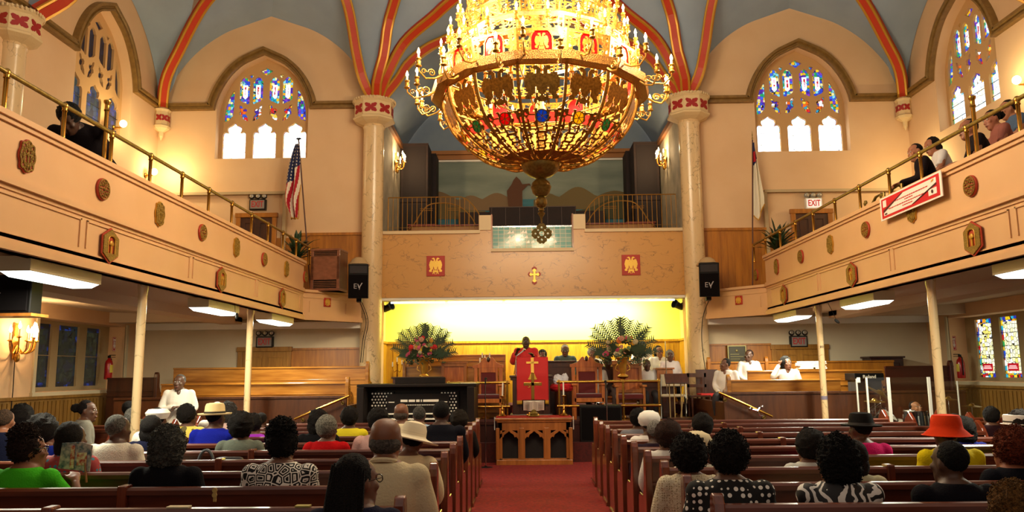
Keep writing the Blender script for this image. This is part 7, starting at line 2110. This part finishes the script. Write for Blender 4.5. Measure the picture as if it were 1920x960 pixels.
pew(407, 754, 8, 'person with white hair behind the straw fedora', style='short', hc='d8d4cc', skin='6a4430', top='c8c0b4')
pew(786, 762, 7, 'man with greying short hair in pale blue checked shirt', style='short', hc='5a5650', skin='6a4838', topm=mat('blue_check', '8ca6c4', .8, kind='weave', color2='a8bcd0', scale=60))
pew(160, 750, 7, 'person with hair puff and headband turned right in a grey shirt', face=-52, yaw=-28, style='pony', hc='1a1210', skin='5c3a28', top='7c786c', eyes=True, lo=.95)
pew(490, 774, 8, 'person with black hair in dusty olive top, farthest on the left', style='short', hc=BK, skin='5c3a28', top='6e6c50', lo=.8)
pew(243, 752, 8, 'person with dark hair in dull green by the left gallery column', style='short', hc='1a1412', skin='4c3020', top='3c4034', yaw=-30, lo=.85)
# ---- right block
pew(1895, 900, -1, 'person with curly golden-blond hair at the lower right corner', style='curly', hc='7c5426', skin='8a5c3e', top='1a1618', near=True, lo=.78)
pew(1363, 810, 0, 'person with short black hair in a black and white polka dot dress', style='round', hc=BK, skin='5c3a28', topm=dots_m, near=True, wide=1.25, yaw=8)
pew(1566, 815, 0, 'person with big dark curls in a sleeveless swirl-print dress', style='curly', hc='0f0b0a', skin='7c4c30', topm=print_m, sleeve='none', near=True, wide=1.2, yaw=15)
pew(1782, 828, 0, 'person with dark flat-top hair and black coat at the lower right', yaw=22, style='short', hc='0e0b0b', skin='4c3020', top='0e0c12', near=True, wide=1.3)
pew(1290, 815, 1, 'person with round black afro in beige lace top', style='afro', hc=BK, skin='6a4430', topm=lace_m, near=True)
pew(1597, 824, 1, 'person in pale cream jacket hidden behind the swirl-print dress', style='bob', hc='2a1c14', skin='6a4430', top='b8b08c')
pew(1896, 820, 1, 'person with reddish-brown hair and dark coat at the right edge', yaw=30, style='afro', hc='7c3216', skin='8a5238', top='101018', near=True, lo=.95)
pew(1307, 810, 2, 'person in cream ruffled knit hat and white jacket', style='short', hatk='knit', hatc='d8c8a0', skin='6a4430', top='d4ccb4')
pew(1516, 803, 2, 'person with fluffy black hair in white blouse, middle of the right pews', yaw=18, style='afro', hc=BK, skin='6a4430', top='c8c8c0', sleeve='short')
pew(1776, 792, 2, 'person in bright orange bucket hat and yellow top', style='short', hatk='bucket', hatc='d83a10', skin='4c3020', top='d8c010', wide=1.25, lo=1.0)
pew(1251, 787, 3, 'person with brown afro in white top near the right aisle end', style='afro', hc='3a2014', skin='6a4430', top='dcd6cc', yaw=15)
pew(1614, 774, 3, 'person in black felt hat and magenta jacket', yaw=20, style='short', hatk='fedora', hatc='14110f', band='3c3834', skin='5c3a28', top='c0145c', wide=1.15)
pew(1909, 777, 3, 'person in white pillbox hat with black trim and green top', yaw=30, style='round', hc='2a1c14', hatk='pillbox', hatc='efe9e0', skin='7a4e34', top='5c8a28')
pew(1228, 788, 4, 'person with grey-white hair in dark plum coat', style='short', hc='a09a90', skin='4c3020', top='241624', lo=.85)
pew(1313, 774, 4, 'person with dark hair, glasses and a beige collar on the right', yaw=38, style='round', hc=BK, skin='7a4a30', top='b89c74', glasses=True, collar='c8b080')
pew(1805, 780, 4, 'person with dark wavy hair in blue top behind the orange hat', style='curly', hc=BK, skin='5c3a28', top='1c2468')
pew(1196, 765, 6, 'person with round dark hair in grey top at the right aisle end', style='round', hc='14100e', skin='5c3a28', top='6c6a70')
pew(1217, 771, 5, 'person in white flowered hat near the right aisle end', style='short', hatk='knit', hatc='e8e4da', skin='5c3a28', top='d8d0c8')
pew(1857, 762, 7, 'person with black hair in dark maroon, in the right side pews', style='round', hc=BK, skin='5c3a28', top='240c10')
pew(1790, 776, 5, 'person with dark hair and black jacket left of the side pews', style='short', hc=BK, skin='5c3a28', top='101018', lo=.85)

# ---- standing usher, preacher, choir
def at_floor(px, ytop, y, zf, total): 
    p = at_y(px, ytop, y); return Vector((p.x, y, zf)), (p.z-zf)/total
loc, s = at_floor(338, 699, 12.9, 0, 1.71)
person(loc, 197, s, 'person with short grey hair standing in a white uniform dress on the left', pose=STAND, style='short', hc='6a665e', skin='4c3020', top='cfc6b8', arms='clasp', eyes=True, yaw=-18, bottom='cfc6b8', wide=1.1, collar='cfc6b8')
loc, s = at_floor(986, 629, 16.98, .72, 1.71)
pr = person(loc, 180, s, 'preacher in a red robe speaking into a microphone at the pulpit', pose=STAND, style='short', hc='0e0a09', skin='3c2418', top='c40c0e', topm=mat('robe_red', 'c40c0e', .7, sheen=.2), robe=True, eyes=True, wide=1.15,
    arms=[lambda S_, z: (S_, P3(-.24, .10, z-.24), P3(-.13, .30, z-.12)), lambda S_, z: (S_, P3(.27, .06, z-.24), P3(.19, .24, z-.04))], vox=.009)
m = MB(); m.smooth = True; q = pr.matrix_basis @ P3(-.04, .17, 1.43)
A_ = at_y(968, 668, 16.40); B_ = at_y(983, 656, 16.46); C3 = at_y(964, 702, 16.3)
m.tube([C3, A_], .010, 6); m.tube([A_, B_], [.014, .016], 8); m.ell(B_, (.028, .028, .03), 10, 8)
tag(build('handheld_microphone', m, steel, None), 'silver microphone held in front of the preacher', 'microphone')
def choir(px, ytop, y, zf, label, face=180, **kw):
    loc, s = seat_at(px, ytop, y, HTOP(kw.get('style', 'short'), kw.get('hatk')), zf, .8, 1.1)
    kw.setdefault('eyes', True); kw.setdefault('skin', '5c3a28')
    return person(loc, face, s, label, **kw)
choir(1059, 646, 17.55, .95, 'man with glasses in grey-green suit and white shirt in the choir', top='4c5c58', style='short', hc='3c3a38', glasses=True, collar='e4e0d8')
choir(1110, 651, 17.55, .95, 'person with white headband and white blouse in the choir', top='e8e4dc', style='round', hc='d0c8bc', skin='7a5038', yaw=10)
choir(1017, 655, 17.5, .95, 'person with dark hair half hidden behind the preacher', top='2a2422', style='round', hc=BK)
choir(1203, 640, 18.1, .95, 'person in white with dark hair behind the right flowers', top='e8e4dc', style='round', hc='2c2c28', glasses=True, lo=1.0) if False else choir(1203, 640, 18.1, 1.05, 'person in white with dark hair behind the right flowers', top='e8e4dc', style='round', hc='2c2c28', glasses=True)
choir(1235, 648, 17.5, .95, 'person with black bob and eyeglasses in a white blouse in the choir', top='e8e4dc', style='bob', hc=BK, skin='8a5c40', glasses=True, yaw=15)
choir(1255, 656, 17.0, .95, 'white-haired person in white blouse beside the right column', top='e8dcd8', style='round', hc='b8b4a8', skin='5c3a28')
choir(1212, 674, 16.7, .72, 'child in white gown seated below the choir by the flowers', top='ddd4cc', style='short', hc='4a4038', skin='4c3020')
choir(1197, 664, 17.2, .95, 'person with dark hair partly behind the right panelled armchair', top='d8d0c4', style='short', hc='1c1814')
choir(1137, 664, 16.7, .80, 'person bending forward in grey-brown jacket right of the carved chair', top='5c4c48', style='short', hc='3c2c24', skin='4c3020', lean=.35, bottom='5c4c48', eyes=False)
choir(1118, 674, 16.4, .80, 'person with short brown hair seen from behind above the right carved chair', face=10, top='dcd4c8', style='short', hc='5c4428', skin='6a4a34', eyes=False)
choir(1045, 706, 16.3, .72, 'small child in white hat and red skirt beside the pulpit', face=150, top='e8e8ee', style=None, hatk='knit', hatc='e4e8f0', bottom='c01018') if False else None
choir(1360, 672, 14.85, .72, 'person in white suit turning left at the end of the right stand', face=150, top='d8d0c6', style='short', hc=BK, skin='6a4430', yaw=-50, wide=1.15, collar='d8c8a8')
choir(1403, 656, 15.7, .9, 'person in white jacket looking left beside the bronze plaque', top='d8d0c6', style='short', hc='2c1610', skin='4c3020', yaw=-48)
choir(1474, 667, 14.95, .72, 'person with greying curls in white resting a hand against the head', face=170, top='d8d0c6', style='curly', hc='2c2824', skin='7a5038', yaw=25, pitch=-5,
      arms=[lambda S_, z: None, lambda S_, z: (S_, P3(.30, .10, z-.12), P3(.15, .05, z+.14))])
# child by the pulpit: white bundle and red cloth on a stool
p = at_y(1047, 722, 16.2)
o = thing('offering_bundle', 'white and red cloth bundle lying on a stool right of the pulpit', 'bundle', (p.x+.05, 16.2, .72))
m = MB(); m.smooth = True; m.lathe([(.12, 0), (.12, .55), (.14, .57)], (0, 0, 0), 14); build('stool', m, walnut, o)
m = blob((.02, 0, .62), (.24, .16, .10), 26, 18, .2, 4, 2, Matrix.Identity(4)); build('red_cloth', m, mat('cloth_c01018', 'c01018', .8), o)
m = blob((-.06, -.02, .76), (.10, .10, .12), 24, 16, .25, 5, 4, Matrix.Identity(4)); blob((.08, -.02, .78), (.07, .08, .12), 24, 16, .3, 5, 6, Matrix.Identity(4), mb=m); build('white_cloth', m, mat('bundle_white', 'dcdce4', .8), o)
# drummer
loc, s = seat_at(1716, 747, 13.55, .25, 0, .8, 1.0)
person(loc, 165, s, 'drummer in black shirt looking down at the drums behind the clear shield', style='short', hc='1c1210', skin='9a6846', top='121018', eyes=True, yaw=35, pitch=-30, lean=.3, arms='clasp')

# ---- people in the galleries
def gal(px, ytop, x, label, face, s=1.0, zf=3.08, **kw):
    p = at_x(px, ytop, x); zt = 1.035+HTOP(kw.get('style', 'short'), None); lean = kw.get('lean', 0)
    z = p.z-zt*s
    return person((p.x, p.y, z), face, s, label, **kw)
gal(1745, 262, 5.35, 'man with short dark hair leaning on the right balcony rail, chin on hand', 70, .95, style='short', hc='1c1210', skin='9a6040', top='1c1416', arms='rail', lean=.30, eyes=True, yaw=25, pitch=-8)
gal(1776, 250, 6.0, 'person with long dark hair in white T-shirt at the right balcony rail', 75, .98, style='bob', hc='180f0c', skin='9a6040', top='d8d0cc', sleeve='short', arms='rail', lean=.30, eyes=True, yaw=18)
gal(1848, 214, 5.35, 'man with short black hair in dark T-shirt looking down over the right rail', 70, 1.0, style='short', hc='100b0a', skin='8a5438', top='1c1618', sleeve='short', arms='rail', lean=.30, eyes=True, yaw=20, pitch=-15)
gal(1888, 200, 5.9, 'person with dark tied hair and pink-brown top at the right rail', 75, .95, style='pony', hc='160e0c', skin='9a5c40', top='8c5448', sleeve='short', arms='rail', lean=.25, eyes=True, yaw=20)
gal(1912, 184, 6.5, 'person with glasses at the right picture edge above the balcony rail', 80, 1.0, style='short', hc='2c1a12', skin='a06848', top='4c5c74', sleeve='short', arms='rail', lean=.20, eyes=True, glasses=True)
gal(178, 176, -5.3, 'person in black coat bent low behind the left balcony rail', 188, 1.15, style='round', hc='0e0b0c', skin='3c2418', top='120c10', arms='lap', lean=.95, wide=1.5, bottom='120c10')

# ---- things people brought
g = g1; hp = g.matrix_basis @ Vector((.33, .40, 1.07))
ROT = Matrix.Rotation(radians(-20), 3, 'Z')
m = MB()
pts = [(.14*cos(a), .10+.10*sin(a)) for a in [2*pi*i/24 for i in range(24)]]
fan_p = at_y(140, 862, g.location.y+.32)
m.plate([(-.115, -.06), (.115, -.085), (.125, .10), (.05, .125), (-.10, .12)], .004, lambda u, v, w: fan_p+Vector((u, w, v)))
fan = tag(build('hand_fan', m, mat('fan_print', 'c8a8a0', .7, kind='noise', color2='3a4c5c', scale=26), None), 'printed paper fan held up beside the bright green top', 'fan')
m = MB(); m.b2(fan_p+Vector((-.03, -.004, -.06)), fan_p+Vector((.0, -.008, .10))); m.b2(fan_p+Vector((.02, -.004, -.04)), fan_p+Vector((.09, -.008, .05))); build('picture', m, mat('fan_red', 'b03028', .7, kind='noise', color2='e0c8a0', scale=40), fan)
m = MB(); m.cyl(fan_p+Vector((.08, -.006, -.02)), fan_p+Vector((.10, -.006, -.16)), .007, n=6); build('stick', m, oak, fan)
# handbag on a pew, cap, phone, tags
p = at_y(425, 845, PY[3]+.2)
o = thing('handbag', 'dark handbag with a curved grey handle standing on a left pew', 'bag', (p.x, PY[3]+.25, .44))
m = MB(); m.rings([[Vector((x, y, 0)) for x, y in ((-.22, -.08), (.22, -.08), (.22, .08), (-.22, .08))], [Vector((x, y, .40)) for x, y in ((-.17, -.05), (.17, -.05), (.17, .05), (-.17, .05))], [Vector((x, y, .50)) for x, y in ((-.10, -.03), (.12, -.03), (.12, .03), (-.10, .03))]]); build('bag_body', m, mat('bag_black', '171214', .5), o, bevel=.02)
m = MB(); m.smooth = True; m.tube([(-.20+.07*cos(a), 0, .42+.14*sin(a)) for a in [pi*i/10 for i in range(11)]], .014, 6); build('handle', m, mat('bag_grey', '5c6468', .5), o)
m = MB(); m.b2((-.03, -.088, .0), (-.01, -.05, .42)); m.b2((.12, -.088, .0), (.14, -.05, .38)); build('piping', m, mat('bag_pink', 'b08074', .6), o)
for i, (px, py, w) in enumerate(((403, 928, ''),)):
    if py:
        q = at_y(px, py, PY[0]-.02-.045); m = MB(); m.box((0, 0, 0), (.016, .006, .07)); m.lathe([(.014, -.006), (.014, .0)], (0, -.003, 0), 8, axis=(0, 1, 0)); m.lathe([(.014, -.006), (.014, .0)], (0, -.003, .025), 8, axis=(0, 1, 0))
        tag(build('hanging_tag', m, mat('tag_straw', 'a88848', .7), None), 'straw-coloured tag hanging on the back of the nearest left pew', 'tag').location = q
for i, (px, k, w, c, lab) in enumerate(((355, 0, .24, 'c8b890', 'pale hymn sheet on the nearest left pew rail'), (578, 0, .16, 'a89850', 'yellowish booklet on the nearest left pew near the braids'))):
    q = at_z(px, 943, .945); m = MB(); m.box((0, 0, .006), (w*.5, .05, .008)); tag(build('hymn_sheet', m, mat('sheet_'+c, c, .8), None), lab, 'paper').location = (q.x, PY[0]+.01, .94)
# ================================================================== lamps that light the room (each stands where a fixture is)
CH = Vector((0.0, 8.75, 0)); LC = (1, .83, .56)
for k in range(7):
    a = 2*pi*(k+.5)/7
    lamp('chandelier_light', 'POINT', (CH.x+1.48*cos(a), CH.y+1.48*sin(a), 5.25), 138, LC, .10)
for z, r, n, p in ((5.35, .80, 4, 55), (5.9, .70, 4, 60)):
    for k in range(n):
        a = 2*pi*(k+.3)/n; lamp('chandelier_light', 'POINT', (CH.x+r*cos(a), CH.y+r*sin(a), z), p, LC, .15)
lamp('chandelier_light', 'POINT', (CH.x+.25, CH.y, 4.95), 40, LC, .2)
lamp('chandelier_light', 'POINT', (CH.x, CH.y, 7.0), 320, LC, .4)
lamp('recess_light', 'AREA', (0, 18.2, 3.2), 270, (1, 1, .82), 5.2, .12, (radians(40), 0, 0))

# small fittings in the lit recess and under the galleries
for px, py, s_, w in ((727, 577, -1, 'left'), (1272, 573, 1, 'right')):
    p = at_y(px, py, 17.5); o = thing('stage_spotlight', 'black spotlight clamped in the upper %s corner of the yellow recess' % w, 'spotlight', p)
    R = Matrix.Rotation(-s_*radians(60), 4, 'Z') @ Matrix.Rotation(radians(70), 4, 'X')
    m = MB(); m.smooth = True; m.lathe([(.05, -.14), (.07, -.1), (.075, .06), (.10, .12), (.09, .12), (.06, .05)], (0, 0, 0), 16); m.xf(R); build('housing', m, black_m, o)
    m = MB(); m.tube([(0, 0, 0), (s_*.08, 0, .05), (s_*.14, 0, .10)], .015, 6); m.box((s_*.14, 0, .11), (.05, .05, .12)); build('clamp', m, black_m, o)
for i, (py, w) in enumerate(((590, 'topmost'), (604, 'middle'), (617, 'lowest'))):
    p = at_x(718, py, -3.485); o = thing('switch_box', '%s of three small brown boxes on the left side of the yellow recess' % w, 'box', (-3.49, 17.75, p.z), pi/2, 'small brown boxes in the recess')
    m = MB(); m.box((0, -.02, 0), (.10, .04, .13)); build('case', m, mat('box_brown', '9a5a24', .5), o, bevel=.006); m = MB(); m.box((0, -.045, 0), (.05, .012, .07)); build('cover', m, mat('box_brown_light', 'b87434', .5), o)
for px, py, y, w in ((443, 590, 11.8, 'left'), (1568, 600, 12.6, 'right')):
    a = at_y(px, py, y); o = thing('hanging_microphone', 'small black microphone hanging on a wire under the %s balcony' % w, 'microphone', (a.x, y, a.z))
    m = MB(); m.smooth = True; m.tube([(0, 0, 0), (-.02, 0, .06), (-.03 if px < 900 else -.16, 0, 2.80-a.z)], .004, 5); build('wire', m, black_m, o)
    m = MB(); m.smooth = True; m.ell((.01, 0, -.02), (.025, .025, .05), 8, 6, rot=Matrix.Rotation(0 if px < 900 else -.9, 3, 'Y')); build('capsule', m, black_m, o)
